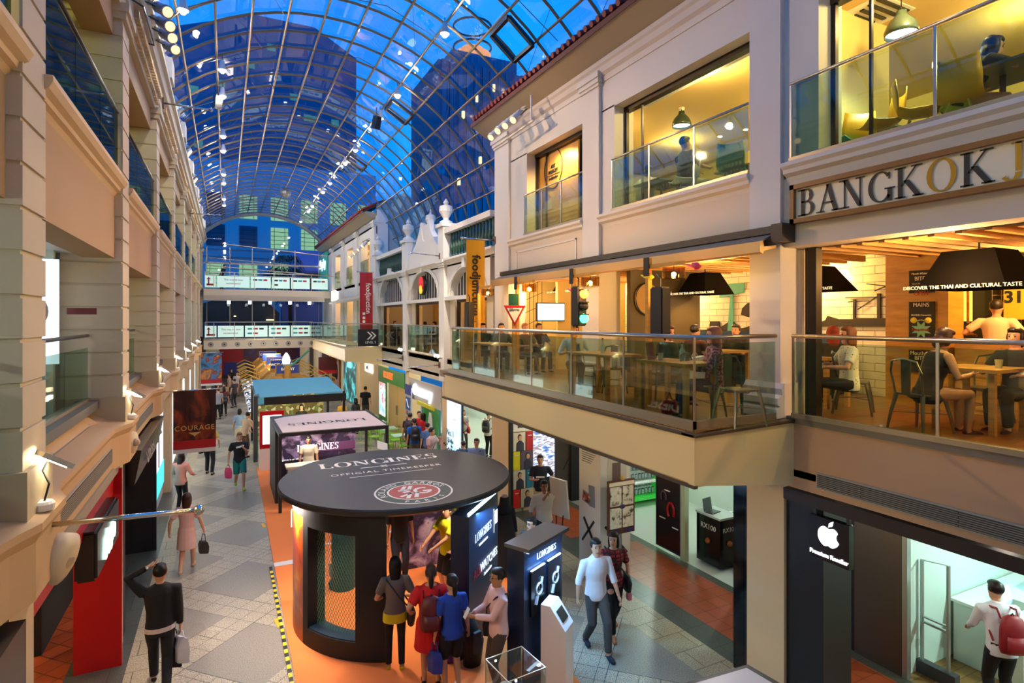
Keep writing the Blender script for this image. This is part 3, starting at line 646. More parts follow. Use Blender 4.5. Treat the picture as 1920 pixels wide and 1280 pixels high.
# ================================================================ FAR END: bridges, glass end wall
Y2=42.0
def bridge(z,label,lab2,glassmat_):
    o=thing('footbridge',label,'bridge',(2.6,Y2,z))
    return o
bp=M('bridge_cladding','#d2c6ae',.6)
b2=thing('footbridge','lower cream footbridge with a row of round downlights across the far end','bridge',(2.6,Y2,3.1))
mk('deck',G().box(XL+.1,5.4,Y2,Y2+3,3.14,3.78),bp,b2); mk('edge_trim',G().box(XL+.1,5.4,Y2-.03,Y2+.02,3.72,3.80),alu,b2)
for i in range(9):
    x=-1.0+i*.78
    xx=x+.15; l=mk('round_spot',G().tube([(xx,Y2+.02,3.45),(xx,Y2-.05,3.45),(xx,Y2-.055,3.45)],[.17,.16,.11],14),M('spot_ring','#8f8a80',.4,.5),b2)
    mk('lens',G().ball((xx,Y2-.06,3.45),.055,8,6),black,l)
b3=thing('footbridge','upper cream footbridge with grey steel beam below, person walking over it','bridge',(2.6,Y2,6.5))
mk('deck',G().box(XL+.1,6.6,Y2,Y2+3,6.55,7.05),bp,b3); mk('steel_beam',G().box(XL+.1,6.2,Y2-.05,Y2+.05,6.35,6.62).box(XL+.1,6.2,Y2-.16,Y2+.1,6.30,6.36),M('beam_grey','#a9a294',.4,.4),b3)
for i in range(5): mk('floodlight',G().box(.1+i*1.25,.28+i*1.25,Y2-.14,Y2-.02,6.1,6.3),whitelit,b3)
panel_m=M('mint_printed_glass','#bfe0d4',.25,emit='#bfe0d4',es=.25); logos=[M('logo_black','#20242a'),M('logo_red','#b02430'),M('logo_teal','#1d9aa0')]
redtxt=M('maroon_text','#8a1f3a')
def bridge_rail(z,x0,x1,label,slots):
    o=thing('bridge_railing',label,'railing',(x0,Y2-.05,z))
    mk('handrail',G().tube([(x0,Y2-.06,z+1.1),(x1,Y2-.06,z+1.1)],.03,6).tube([(x0,Y2+2.9,z+1.1),(x1,Y2+2.9,z+1.1)],.03,6),steel,o)
    n=len(slots); e=x0
    for wd,kind in slots:
        a,b=e,e+wd-.08; e+=wd
        p=mk('printed_panel',G().box(a,b,Y2-.07,Y2-.05,z+.12,z+.86),panel_m,o); yv=Y2-.078
        if kind=='t':
            text('This way to new',.17,redtxt,p,((a+b)/2,yv,z+.62),'F'); text('excitements!',.17,redtxt,p,((a+b)/2,yv,z+.38),'F')
        elif kind=='a':
            g=G().box(a+.18,a+.26,yv,Y2-.07,z+.25,z+.65).prism([(a+.1,z+.62),(a+.34,z+.62),(a+.22,z+.78)],yv,Y2-.07,'Y').box(a+.1,b-.08,yv,Y2-.07,z+.22,z+.34)
            mk('arrow',g,logos[1],p)
        else:
            for i in range(kind):
                g=G(); xx=a+.15+(i%3)*(b-a-.3)/3; zz=z+(.6 if i<3 else .3); g.box(xx,xx+(b-a)/5,yv,Y2-.07,zz,zz+.11); mk('logo',g,logos[(i*2+n)%3],p)
    mk('posts',G().box(x0,x0+.05,Y2-.06,Y2-.03,z,z+1.1),steel,o)
    for i in range(6): mk('post',G().box(x0+1.2*i+.5,x0+1.2*i+.54,Y2-.1,Y2-.07,z,z+1.1),steel,o)
bridge_rail(3.8,-1.2,5.4,'mint printed glass railing of the lower far footbridge',[(.75,'a'),(1.6,'t'),(1.45,5),(1.4,5),(1.4,6)])
bridge_rail(7.05,-1.2,6.5,'mint printed glass railing of the upper far footbridge',[(.7,'a'),(2.0,'t'),(1.3,3),(1.2,4),(1.3,3),(1.2,3)])
# glazed end wall
o=D.objects.new('window_90',None); COL.objects.link(o); o['kind']='structure'; o.location=(2.4,45.6,3.8); BASE[o.name]=Vector(o.location)
g=G()
for x in (-1.2,.25,1.7,3.15,4.6,6.3): g.box(x,x+.05,45.55,45.62,3.8,10.2)
for z in (6.55,9.0,9.05): g.box(-1.4,6.8,45.55,45.6,z,z+.06)
mk('window_frame',g,alu,o)
pts=[vp(a,45.6,VR) for a in range(-70,76,5)]
mk('window_pane',G().poly([(x,45.6,z) for x,_,z in pts]+[(7.2,45.6,3.8),(-2.4,45.6,3.8)]),gwin,o)
struct('trim_20',G().tube([(-.2,Y2-1,9.9),(6.2,Y2-1.5,9.35)],.03,6).tube([(-1,44.5,9.3),(6.3,44.5,8.9)],.03,6).tube([(-1,40,8.4),(6.5,40,7.95)],.03,6),alu)
struct('wall_far',G().box(-8,12,48,48.2,0,3.8),M('far_wall','#6c5a4a',.8)); struct('pillar',G().lathe([(.35,0),(.35,3.2)],(5.3,45.5,0),20).lathe([(.3,0),(.3,3.2)],(6.2,45.3,0),20),plaster)
struct('wall_far',G().box(-1.2,-.4,44,44.4,0,3.2),M('pale_green_wall','#b7b89a',.7))
struct('ceiling',G().box(-4,9,45,48,3.2,3.3),M('far_ceiling','#3a2a22',.7))
pm=thing('wall_banner','large purple and red fabric banner across the far wall under the lower bridge','banner',(2.5,47.8,1.5))
mk('cloth',G().box(0,5.2,47.7,47.8,1.4,3.1),ramp_mat('purple_print',[(0,'#2a0f2a'),(.45,'#5a1232'),(.55,'#2c1c58'),(.8,'#7a2a6a')],'noise',1.2),pm); mk('red_panel',G().box(-.4,1.2,47.6,47.69,.9,3.1),M('far_red','#a8182a'),pm); mk('blue_panel',G().box(-.1,1.6,47.55,47.59,.9,1.9),M('far_blue','#1c2a80'),pm)
# ================================================================ OUTSIDE (seen through the glass)
ext=thing('office_building','blue lit stone office building with rows of gridded windows behind the far glass wall','building',(3,60,0))
mk('facade',G().box(-6,14,60,66,0,20),M('dusk_blue_stone','#8aa6bc',.9,noise=.1),ext)
mk('ledge',G().box(-6,14,59.7,60,10.9,11.3).box(-6,14,59.8,60,11.6,11.75).box(-6,14,59.8,60,7.3,7.5),M('dusk_blue_stone2','#7893ac',.9),ext)
litw=M('lit_office_window','#5a7a60',.5,emit='#b4e6a4',es=.3); dkw=M('dim_office_window','#0c2a50',.3)
wi=0
for r,(z0,z1) in enumerate(((14.6,16.8),(11.9,13.9),(8.0,10.2))):
    for c in range(6):
        x=-1.6+c*2.75; on={0:(1,2,3,4,5),1:(2,3),2:(0,1,2)}[r]
        wd=mk('window',G().box(x,x+1.55,59.93,60.02,z0,z1),litw if c in on else dkw,ext)
        g=G()
        for t in (.3,1.25): g.box(x+t-.02,x+t+.02,59.88,59.93,z0,z1)
        for t in range(1,5): g.box(x,x+1.55,59.88,59.93,z0+(z1-z0)*t/5-.02,z0+(z1-z0)*t/5+.02)
        mk('glazing_bar',g,M('bar_dark','#0c2240'),wd)
cav=thing('office_canopy','dark curved canopy building seen between the two bridges beyond the glass','building',(3,52,0))
mk('canopy',G().prism([(-2,3.8),(-2,6.2),(0,6.9),(3,6.6),(4,5.6),(4,3.8)],51.5,54,'Y'),M('canopy_dark','#20242c',.5),cav); mk('hoarding',G().box(4.2,7.5,51.6,52.4,3.8,7.2),M('mauve_hoarding','#4d5488',.7),cav); mk('curved_wall',G().prism([(-2,3.8),(-2,4.9),(-.5,4.9),(1.5,4.4),(2.8,3.8)],48.6,49,'Y'),M('indigo_wall','#22337a',.6),cav)
mk('lamp_glow',G().box(.6,.75,51.4,51.5,5.3,5.36).box(3.0,3.6,51.4,51.5,5.0,5.07),lit('sodium_glow','#ffd890',4),cav)
pinkb=thing('shophouse','mauve painted shophouse beside the palm beyond the end glass','building',(7.5,55,0))
mk('wall',G().box(5.4,12,54,58,0,11.2),M('mauve_wall','#8a78b8',.8),pinkb); mk('window',G().box(6.2,7.6,53.9,54,8.4,9.4),black,pinkb); mk('gutter',G().box(5.3,12,53.8,54,9.2,9.4),M('mauve_trim','#5a4a88'),pinkb)
# palm
palm=thing('palm_tree','dark fan palm outside the far glass wall','tree',(4.6,49.5,3.0))
mk('trunk',G().tube([(4.6,49.5,0),(4.7,49.5,4),(4.6,49.5,8.4)],[.22,.18,.14],8),M('palm_trunk','#1a1a14',.9),palm)
g=G()
for hz,rr,cx in ((8.7,1.9,4.3),(7.6,1.7,5.2),(8.2,1.6,3.6),(9.7,1.3,4.5)):
    for i in range(16):
        a=2*PI*i/16+hz; r=rr*random.uniform(.8,1.1)
        p0=Vector((cx,49.5,hz)); 
        for s in range(5):
            t=r*(.45+.14*s); 
            for sd in (-1,1):
                q=p0+Vector((math.cos(a)*t,math.sin(a)*t*.6,.5-.18*s*s*.5)); e=q+Vector((math.cos(a+sd*.8)*.35,math.sin(a+sd*.8)*.2,-.45)); g.poly([q,q+Vector((.05,0,.03)),e,e+Vector((-.02,0,0))])
        g.tube([p0,p0+Vector((math.cos(a)*r*.6,math.sin(a)*r*.35,.45)),p0+Vector((math.cos(a)*r,math.sin(a)*r*.6,-.2))],[.03,.02,.01],4)
mk('fronds',g,M('palm_green','#10261c',.8),palm)
# dark building and lit tower above the roof
tb=thing('tower_block','broad dark office block behind the left part of the glass roof','building',(0,75,0))
p=hit(668,300,Y=75); p2=hit(260,60,Y=75); tz=hit(560,45,Y=75).z
mk('facade',G().prism([(p2.x-8,0),(p.x,0),(p.x,hit(668,110,Y=75).z),(hit(590,50,Y=75).x,tz),(hit(480,42,Y=75).x,tz),(p2.x-8,hit(260,110,Y=75).z)],75,85,'Y'),M('dark_teal_block','#2a5a78',.6),tb)
random.seed(3)
for i in range(14):
    x=p2.x+random.random()*(p.x-p2.x-3); z=20+random.random()*20
    mk('lit_window',G().box(x,x+.9,74.9,75,z,z+.8),M('greenish_window','#4a7860',.5,emit='#6fb890',es=.16),tb)
tw=thing('skyscraper','tall stepped tower with an orange lit crown outside the right side of the roof','building',(0,0,0))
def twb(x0,x1,y0,y1,dy=0):
    a=hit(x0,y0,Y=70); b=hit(x1,y1,Y=70); return (a.x,b.x,b.z,a.z)
x0,x1,z0,z1=twb(822,985,110,480); tw.location=(x0,70,0); BASE[tw.name]=Vector(tw.location)
stone=ramp_mat('tower_stone',[(.3,'#3a5068'),(.7,'#5a7088')],'wave',.5,stretch=(3,3,.01),rough=.6)
mk('shaft',G().box(x0,x1,70,82,0,z1),stone,tw); a=twb(853,975,85,120); mk('shoulder',G().box(a[0],a[1],71,81,z1-2,a[3]),stone,tw)
a=twb(885,950,48,90); cx=(a[0]+a[1])/2; r=(a[1]-a[0])/2
mk('crown',G().lathe([(r*.95,a[2]-1),(r*1.05,a[2]+1),(r,a[3]-1.2),(r*.6,a[3]),(.1,a[3]+.4)],(cx,76,0),24),M('crown_glow','#b87040',.6,emit='#ff9a50',es=.6),tw)
mk('crown_rib',G().tube([(cx+r*1.06*math.cos(t),76+r*1.06*math.sin(t),a[2]+2) for t in [PI*2*i/24 for i in range(24)]],.15,4,close=True).tube([(cx+r*1.06*math.cos(t),76+r*1.06*math.sin(t),a[2]+5) for t in [PI*2*i/24 for i in range(24)]],.15,4,close=True),black,tw)
g=G()
for i in range(11):
    xx=x0+(x1-x0)*(i+.5)/11; g.box(xx-.2,xx+.2,69.7,70,0,z1)
mk('pilaster',g,stone,tw)
for i,(px,py) in enumerate(((893,185),(925,165),(868,215),(944,180),(900,300),(860,340))): q=hit(px,py,Y=69.8); mk('lamp',G().box(q.x-.15,q.x+.15,69.5,69.9,q.z-.5,q.z+.4),lit('tower_lamp','#ffcf80',1.0),tw)
# ================================================================ VAULT LAMPS
shade_m=M('lamp_housing','#c9c6c0',.4,.3)
def pend():
    o=thing('pendant_lamp','x','lamp',(0,0,0)); mk('shade',G().lathe([(.03,.22),(.05,.2),(.07,.08),(.11,-.04),(.1,-.05),(.06,.06),(.02,.16)],(0,0,0),12),shade_m,o,smooth=True); mk('bulb',G().ball((0,0,-.05),.075,8,6),bulbw,o); mk('stem',G().tube([(0,0,.2),(0,0,.34)],.01,5),black,o); return o
P0=pend()
for i,p in enumerate(VAULT_LAMPS):
    o=P0 if i==0 else dup(P0); o.location=p; left=p[0]<2.4
    k=i if left else i-9
    o['label']=('vault pendant lamp on the left purlin, ' if left else 'vault pendant lamp on the right purlin, ')+(['first from the front','second from the front','third from the front','fourth from the front','fifth from the front','sixth from the front','seventh from the front','last before the end arch','nearest the projector cluster','x'][k] if left else ['topmost one in view','second from the top','third from the top','fourth from the top','fifth from the top','sixth from the top','seventh from the top','eighth from the top','ninth from the top','last by the arch'][k])
    o['group']='pendant lamps hanging from the glass vault'
# loudspeakers hanging in the vault
for (px,py,wh) in ((408,190,'left'),(706,230,'right')):
    q=hit(px,py,Y=19.0); o=thing('hanging_loudspeaker','black loudspeaker hanging under the glass vault near the %s lamp row'%wh,'speaker',tuple(q)); mk('box',G().obox(q,(.2,.22,.42),.4,.3),black,o); mk('bracket',G().tube([(q.x,q.y,q.z+.2),(q.x,q.y,q.z+.5)],.015,5),steeld,o)
sp_=thing('ceiling_decoration','spiky round metal ornament hanging deep in the vault','decoration',(0,0,0)); q=hit(535,360,Y=36); sp_.location=q; BASE[sp_.name]=Vector(q)
mk('ball',G().ball(q,.33,12,8),M('orn','#8b8c86',.3,.6),sp_); g=G()
for i in range(22): a=2*PI*i/22; g.tube([q,q+Vector((math.cos(a),0,math.sin(a)))*.75],.008,3)
mk('spikes',g,steel,sp_)
# ================================================================ PROJECTOR CLUSTERS
def projector(loc,aim,label,grp,col='#c3c6d4'):
    o=thing('projector_lamp',label,'spotlight',(0,0,0),grp)
    body=mk('housing',G().lathe([(.07,-.16),(.085,-.14),(.085,.1),(.1,.12),(.1,.2),(.09,.2)],(0,0,0),14),M('projector'+col[1:],col,.45,.1),o,smooth=True)
    mk('lens',G().lathe([(.078,.201),(.078,.206)],(0,0,0),14),M('warm_lens','#d8a860',.3,emit='#ffd080',es=1.2),o)
    mk('yoke',G().tube([(.11,0,.02),(.13,0,-.1),(.13,0,-.26),(-.13,0,-.26),(-.13,0,-.1),(-.11,0,.02)],.012,5),steeld,o)
    mk('gearbox',G().box(-.06,.06,-.03,.05,-.36,-.27),M('gearbox_cream','#d0c8b0'),o)
    d=(Vector(aim)-Vector(loc)).normalized(); o.location=loc; o.rotation_euler=d.to_track_quat('Z','Y').to_euler(); return o
L0=[hit(x_,y_,X=-.92) for x_,y_ in ((303,17),(308,44),(313,66),(319,88))]
for i,q in enumerate(L0): projector(q,(q.x+1.3,q.y-2.0,q.z-1.3),'round projector lamp of the left cornice cluster, %s'%('topmost','second from top','third from top','lowest')[i],'projector lamps on the left cornice','#8c9cb4')
bar=thing('lamp_bracket','thin dark bracket carrying the left cornice projectors','bracket',tuple(L0[0])); mk('bar',G().tube([(L0[0].x-.45,L0[0].y-.2,L0[0].z),(L0[0].x-.25,L0[0].y,L0[0].z-.02),(L0[3].x-.25,L0[3].y,L0[3].z-.02),(L0[3].x-.5,L0[3].y,L0[3].z)],.015,5),steeld,bar)
R0=[hit(928,250,X=5.95),hit(941,238,X=5.95),hit(955,228,X=5.95),hit(970,217,X=5.95)]
for i,q in enumerate(R0): projector(q,(q.x-1.6,q.y-.6,q.z-1.6),'white projector lamp under the right eave, %s from the corner'%('first','second','third','fourth')[i],'projector lamps under the right eave','#d4d0cc')
bar=thing('lamp_bracket','white bracket rail under the right tiled eave','bracket',tuple(R0[0])); mk('bar',G().tube([R0[0]+Vector((.12,.1,-.25)),R0[3]+Vector((.2,-.4,-.2))],.03,5).tube([R0[3]+Vector((.2,-.3,-.2)),R0[3]+Vector((.2,-.3,.4))],.02,5),white,bar)
for i in range(4):
    q=hit(660+8*i,478-7*i+0,X=6.2); projector(q,(q.x-1.6,q.y-.6,q.z-1.6),'small projector lamp under the far tiled eave, %s from the left'%('first','second','third','fourth')[i],'projector lamps under the far eave','#d4d0cc')
# ledge uplights on the left
def uplight(label,s=1.0):
    o=thing('ledge_uplight',label,'lamp',(0,0,0),'uplights on the left ledge')
    mk('base',G().lathe([(.07,0),(.075,.05),(.06,.07)],(0,0,0),14),white,o); mk('stem',G().tube([(0,0,.05),(.03,.02,.2),(-.02,.06,.3),(0,.1,.36)],.008,5),black,o)
    h=mk('head',G().obox((.03,.12,.38),(.24,.3,.04),.5,0,.6),M('lamp_head_grey','#b9b6ac',.4,.3),o); mk('lens',G().obox((.018,.12,.362),(.18,.24,.015),.5,0,.6),lit('uplight_lens','#fff0cc',8),h); return o
U0=None
for i,u in enumerate(UPLIGHTS):
    lb='angled floodlight lamp on the left ledge, %s pier from the camera'%('nearest','second','third','fourth','fifth','sixth','seventh')[i]
    if U0 is None: U0=uplight(lb); o=U0
    else: o=dup(U0,label=lb)
    o.location=(u[0]-.03,u[1]-.1,3.58)
# small lamp clusters on the right ledge of the middle block
for i,(yy) in enumerate((22.9,18.4,28.1)):
    o=thing('ledge_lamp','small lit floodlight pair on the right ledge at the %s pier of the arched block'%('middle','nearest','farthest')[i],'lamp',(XR-.3,yy,3.85)); mk('bracket',G().box(XR-.3,XR-.1,yy,yy+.04,3.76,3.8),steel,o)
    for d in (-.12,.14): mk('head',G().ball((XR-.32,yy+d,3.87),.06,10,6),lit('small_flood','#fff2d8',2.5,'#cccccc'),o)
# ================================================================ FLAG RODS AND BANNERS
def rod(a,b,label,r=.022,ball=True):
    o=thing('banner_rod',label,'rod',tuple(a)); mk('pole',G().tube([a,b],r,8),M('polished_steel','#d8d6d0',.12,1.0),o,smooth=True); 
    if ball: mk('finial',G().ball(b,r*2.2,10,8),M('polished_steel','#d8d6d0',.12,1.0),o,smooth=True)
    s=.09 if a[0]<0 else -.03; mk('bracket',G().obox((a[0]+(.01 if a[0]<0 else -.01),a[1],a[2]),(.03,.1,.2),0),steel if not ball else M('rusty_bracket','#6b4a34',.6,.3),o)
    return o
e=hit(372,958,Y=5.9); rod((XL-.02,5.94,3.41),(e.x,5.94,e.z),'long bare steel flag rod crossing in front of the red shop')
rod((XL,15.0,3.47),(-.12,15.0,3.49),'rod holding the courage film banner',.014,False); rod((XL,30.2,3.55),(-.1,30.2,3.55),'rod holding the blue film banner',.014,False)
for (px,py,ex,ey,w_) in ((305,193,396,206,'nearest'),(356,400,412,403,'second'),(384,446,414,448,'farthest')):
    a=hit(px,py,X=XL+.25); e=hit(ex,ey,Y=a.y); rod((a.x,a.y,a.z),(e.x,a.y,e.z),'thin bare rod sticking out from the left cornice, %s one'%w_,.018)
for (px,py,ex,ey,w_) in ((755,671,708,675,'beside the green shop sign'),(824,684,766,689,'above the glowing white shop sign'),(825,480,772,474,'below the scrolled gable')):
    a=hit(px,py,X=XR-.14); e=hit(ex,ey,Y=a.y); rod((a.x,a.y,a.z),(e.x,a.y,e.z),'bare rod on the right facade '+w_,.02)
rod((XR-.07,14.28,7.25),(5.62,14.28,7.25),'rod holding the yellow banner',.02); rod((XR-.1,28.2,7.38),(5.7,28.2,7.38),'rod holding the red banner',.02)
def wavy(x0,x1,y,z0,z1,amp=.03,n=10,th=.01):
    g=G(); 
    for s in (0,1):
        for i in range(n+1):
            for j in range(2):
                x=x0+(x1-x0)*i/n; g.v.append((x,y+amp*math.sin(i*1.1)*(.3 if j else 1)+s*th,z1 if j else z0))
    m=2*(n+1)
    for i in range(n):
        a=2*i; g.f.append((a,a+1,a+3,a+2)); g.f.append((m+a,m+a+2,m+a+3,m+a+1)); g.f.append((a,a+2,m+a+2,m+a)); g.f.append((a+1,m+a+1,m+a+3,a+3))
    g.f.append((0,m,m+1,1)); a=2*n; g.f.append((a,a+1,m+a+1,m+a)); return g
o=thing('hanging_banner','yellow vertical banner with black lettering hanging from the arched facade','banner',(6.0,14.28,7.2))
c=mk('cloth',wavy(5.74,6.27,14.27,4.3,7.22,.02),M('mustard_cloth','#d09a10',.7),o); text('foodjunction',.335,M('black_ink','#1d1508',.7),o,(6.0,14.235,6.0),(PI/2,PI/2,0),off=.008,sx=.95)
o=thing('hanging_banner','red vertical banner with white lettering above the level sign','banner',(6.0,28.2,7.3))
mk('cloth',wavy(5.8,6.42,28.18,4.58,7.36,.02),M('crimson_cloth','#b01e26',.7),o); text('foodjunction',.34,M('cream_ink','#f4e6cf',.7),o,(6.2,28.14,6.1),(PI/2,PI/2,0),off=.006,sx=.85)
text('福食集',.2,M('cream_ink','#f4e6cf',.7),o,(5.95,28.14,5.15),(PI/2,PI/2,0)) if False else None
mk('small_mark',G().box(5.93,6.05,28.13,28.15,5.3,5.42).box(5.93,6.05,28.13,28.15,5.1,5.22).box(5.93,6.05,28.13,28.15,4.92,5.04),M('cream_ink','#f4e6cf',.7),o)
o=thing('level_sign','black sign with white double chevron and LEVEL 3','sign',(6.0,27.3,4.2)); mk('board',G().box(5.55,6.5,27.3,27.36,3.82,4.62),blackm,o)
g=G()
for x in (5.95,6.13): g.prism([(x,4.5),(x+.08,4.5),(x+.26,4.32),(x+.08,4.14),(x,4.14),(x+.18,4.32)],27.28,27.3,'Y')
mk('chevron',g,white,o); text('LEVEL 3',.15,white,o,(6.12,27.29,4.0),'F')
cou=thing('film_banner','dark orange hanging film banner reading COURAGE with a red strip','banner',(-.6,15.0,2.8))
dm=ramp_mat('ember_print',[(.3,'#140705'),(.46,'#3a1408'),(.56,'#8a3610'),(.64,'#1a1420'),(.75,'#39527c')],'noise',1.6,dist=.8,detail=6,stretch=(1,1,.8),rough=.6)
mk('cloth',wavy(-1.06,-.2,15.0,2.12,3.47,.015),dm,cou); mk('red_strip',G().box(-1.06,-.2,14.975,14.995,2.16,2.34),M('strip_red','#b8141c',.6),cou); mk('white_strip',G().box(-1.06,-.2,14.97,14.996,2.06,2.15),white,cou)
text('COURAGE',.155,M('gold_ink','#d9b25a',.5),cou,(-.63,14.965,2.62),'F',spacing=1.15); mk('emblem',G().prism([(-.76,2.52),(-.5,2.52),(-.6,2.46),(-.63,2.42),(-.66,2.46)],14.97,14.98,'Y'),M('gold_ink','#d9b25a',.5),cou)
wwb=thing('film_banner','blue and orange hanging film banner farther down the left side','banner',(-.6,30.2,2.8))
mk('cloth',wavy(-1.02,-.16,30.2,2.1,3.52,.015),ramp_mat('blue_print',[(.35,'#16304f'),(.48,'#3f86b8'),(.54,'#7c2418'),(.6,'#d08a3c'),(.72,'#24456a')],'noise',2.2,detail=5),wwb); mk('red_strip',G().box(-1.02,-.16,30.17,30.19,2.12,2.3),M('strip_red','#b8141c',.6),wwb); mk('white_strip',G().box(-1.02,-.16,30.16,30.19,2.02,2.11),white,wwb)
fb=thing('hanging_banner','dark red hanging panel below the far balcony','banner',(5.4,33,2.6)); mk('cloth',G().box(4.7,5.7,34.0,34.05,2.0,2.95),M('maroon_print','#54131a',.6,noise=.4,nscale=3),fb); mk('red_strip',G().box(4.7,5.7,33.97,34,2.0,2.2),M('strip_red','#b8141c',.6),fb)
# ================================================================ BIG FACADE SIGN
o=thing('facade_sign','long wood framed sign with black and gold serif capital letters','sign',(XR-.05,3,6.6))
mk('frame',G().box(XR-.10,XR,.55,5.09,6.33,6.39).box(XR-.10,XR,.55,5.09,6.77,6.83).box(XR-.10,XR,5.03,5.09,6.33,6.83),M('brown_wood_frame','#8a5a1e',.4),o)
mk('backing',G().box(XR-.05,XR,.55,5.05,6.38,6.79),M('cream_signboard','#e9dcb8',.5),o)
def TR(y0,z0,X): return lambda a,b: (X,y0-a,z0+b)
y=4.98; 
for seg,mt in (('BANGK','k'),('O','g'),('K','k'),('J','g'),('AM','k')):
    g=G(); wd=serif(g,seg,.335,TR(y,6.415,XR-.062),st=.15,gap=.07)
    if mt=='g' and seg=='J': pass
    mk('lettering',g,M('black_letter','#15110d',.5) if mt=='k' else M('gold_letter','#b98a1e',.35,.3),o); y-=wd+(0.06 if seg=='K' else 0)
# ================================================================ AWNING
aw_=thing('awning','long cream retractable awning with dark cassette over the restaurant balcony','awning',(6.4,9.5,6.2))
mk('fabric',G().prism([(6.62,6.27),(6.25,6.12),(6.25,6.10),(6.62,6.24)],5.3,13.75,'Y'),M('awning_fabric_grey','#7c7362',.7),aw_)
mk('front_bar',G().prism([(6.26,6.12),(6.2,6.11),(6.2,5.97),(6.25,5.95),(6.28,6.0)],5.25,13.75,'Y'),M('awning_cream_metal','#cbb078',.35,.4),aw_)
mk('valance',G().prism([(6.3,5.99),(6.62,6.06),(6.62,6.09),(6.3,6.05)],5.3,13.7,'Y'),M('awning_under','#d9bf88',.4,.2),aw_)
mk('cassette',G().box(6.5,6.66,5.1,13.8,6.24,6.34).box(6.4,6.66,5.08,5.25,6.1,6.34),M('cassette_dark','#3a3226',.5),aw_)
# ================================================================ ROUND PAVILION
PC=(2.75,10.1); PR=1.99; PZ=2.35
pav=thing('round_pavilion','round exhibition pavilion with a black lettered disc roof, red round emblem and curved wall','pavilion',(PC[0],PC[1],.02))
mk('roof_disc',G().lathe([(.01,0),(PR-.06,0),(PR,.04),(PR,.1),(PR-.02,.12),(.01,.12)],(PC[0],PC[1],PZ-.12),72),M('charcoal_roof','#26282a',.45,noise=.1,nscale=2),pav)
def PT(px,py): return hit(px,py,Z=PZ)
o_=PT(600,880); e_=PT(824,857); u=(e_-o_).normalized(); v=Vector((-u.y,u.x,0))
zl=PZ+.003; hL=(PT(597,866)-PT(606,881)).length*.95
wd=(e_-o_).length; h=.37; sc_=wd/swidth('LONGINES',h,.03)
g=G(); serif(g,'LONGINES',h,lambda a,b:(o_.x+u.x*a*sc_+v.x*b,o_.y+u.y*a*sc_+v.y*b,zl),st=.19,gap=.03); ivory=M('ivory_lettering','#efece2',.5); mk('lettering',g,ivory,pav)
ang=math.atan2(u.y,u.x)
c=PT(727,881); text('OFFICIAL TIMEKEEPER',.18,ivory,pav,(c.x,c.y,zl),(0,0,ang),ext=.001,spacing=1.15,sx=1.0)
a=PT(655,894); b=PT(813,880); mk('underline',G().obox(((a.x+b.x)/2,(a.y+b.y)/2,zl),((b-a).length,.022,.002),ang),ivory,pav)
# winged hourglass under the word
c=PT(720,873); g=G()
for s in (-1,1):
    for j in range(3): g.obox((c.x+u.x*s*(.22+.05*j)+v.x*(.0-.012*j),c.y+u.y*s*(.22+.05*j)+v.y*(.0-.012*j),zl+.0005*j),(.42-.1*j,.012,.002),ang+s*.03)
for q in ((-.06,-.06,.06,.06),(-.06,.06,.06,-.06),(-.06,-.06,.06,-.06),(-.06,.06,.06,.06)):
    p1=c+u*q[0]+v*q[1]; p2=c+u*q[2]+v*q[3]; g.obox(((p1.x+p2.x)/2,(p1.y+p2.y)/2,zl),((p2-p1).length,.014,.002),math.atan2(p2.y-p1.y,p2.x-p1.x))
mk('hourglass_mark',g,ivory,pav)
# round tennis emblem
c=PT(776,921.5); R1=.62
def disc(r,z,n=48): return G().lathe([(.001,0),(r,0),(r,.001),(.001,.001)],(c.x,c.y,z),n)
mk('emblem_ring',disc(R1,zl),ivory,pav); mk('emblem_green',disc(R1-.03,zl+.001),M('emblem_green','#2c463c',.5),pav); mk('emblem_edge',disc(.42,zl+.002),ivory,pav); mk('emblem_red',disc(.39,zl+.003),M('emblem_red','#b0443a',.5),pav)
def ringtext(s,r,a0,da,size,flip=False):
    for i,ch in enumerate(s):
        if ch==' ': continue
        a=rad(a0-da*i) if not flip else rad(a0+da*i)
        text(ch,size,ivory,pav,(c.x+r*math.cos(a),c.y+r*math.sin(a),zl+.003),(0,0,a-PI/2 if not flip else a+PI/2),ext=.0008)
d0=math.degrees(ang)
ringtext('ROLAND GARROS',.50,190+d0,14.6,.155); ringtext('PARIS',.515,-116+d0,17,.125,True)
g=G()
def eb(x0,y0,x1,y1,w):
    x0,y0,x1,y1,w=[k_*1.42 for k_ in (x0,y0,x1,y1,w)]; p1=c+u*x0+v*y0; p2=c+u*x1+v*y1; g.obox(((p1.x+p2.x)/2,(p1.y+p2.y)/2,zl+.0045),((p2-p1).length,w,.001),math.atan2(p2.y-p1.y,p2.x-p1.x))
for q in ((-.05,.22,-.12,.08,.045),(.02,.22,-.04,.08,.045),(-.16,.08,-.02,.08,.045),(-.12,.0,-.04,.02,.045),(-.05,-.05,-.12,-.22,.045),(.03,-.05,-.03,-.22,.045),(-.18,-.14,-.02,-.05,.04)): eb(*q)
for i in range(9): 
    t0,t1=rad(50+i*32),rad(50+(i+1)*32); eb(.1+.085*math.cos(t0),.0+.1*math.sin(t0),.1+.085*math.cos(t1),.0+.1*math.sin(t1),.04)
eb(.1,-.02,.2,-.02,.04); mk('emblem_letters',g,ivory,pav)
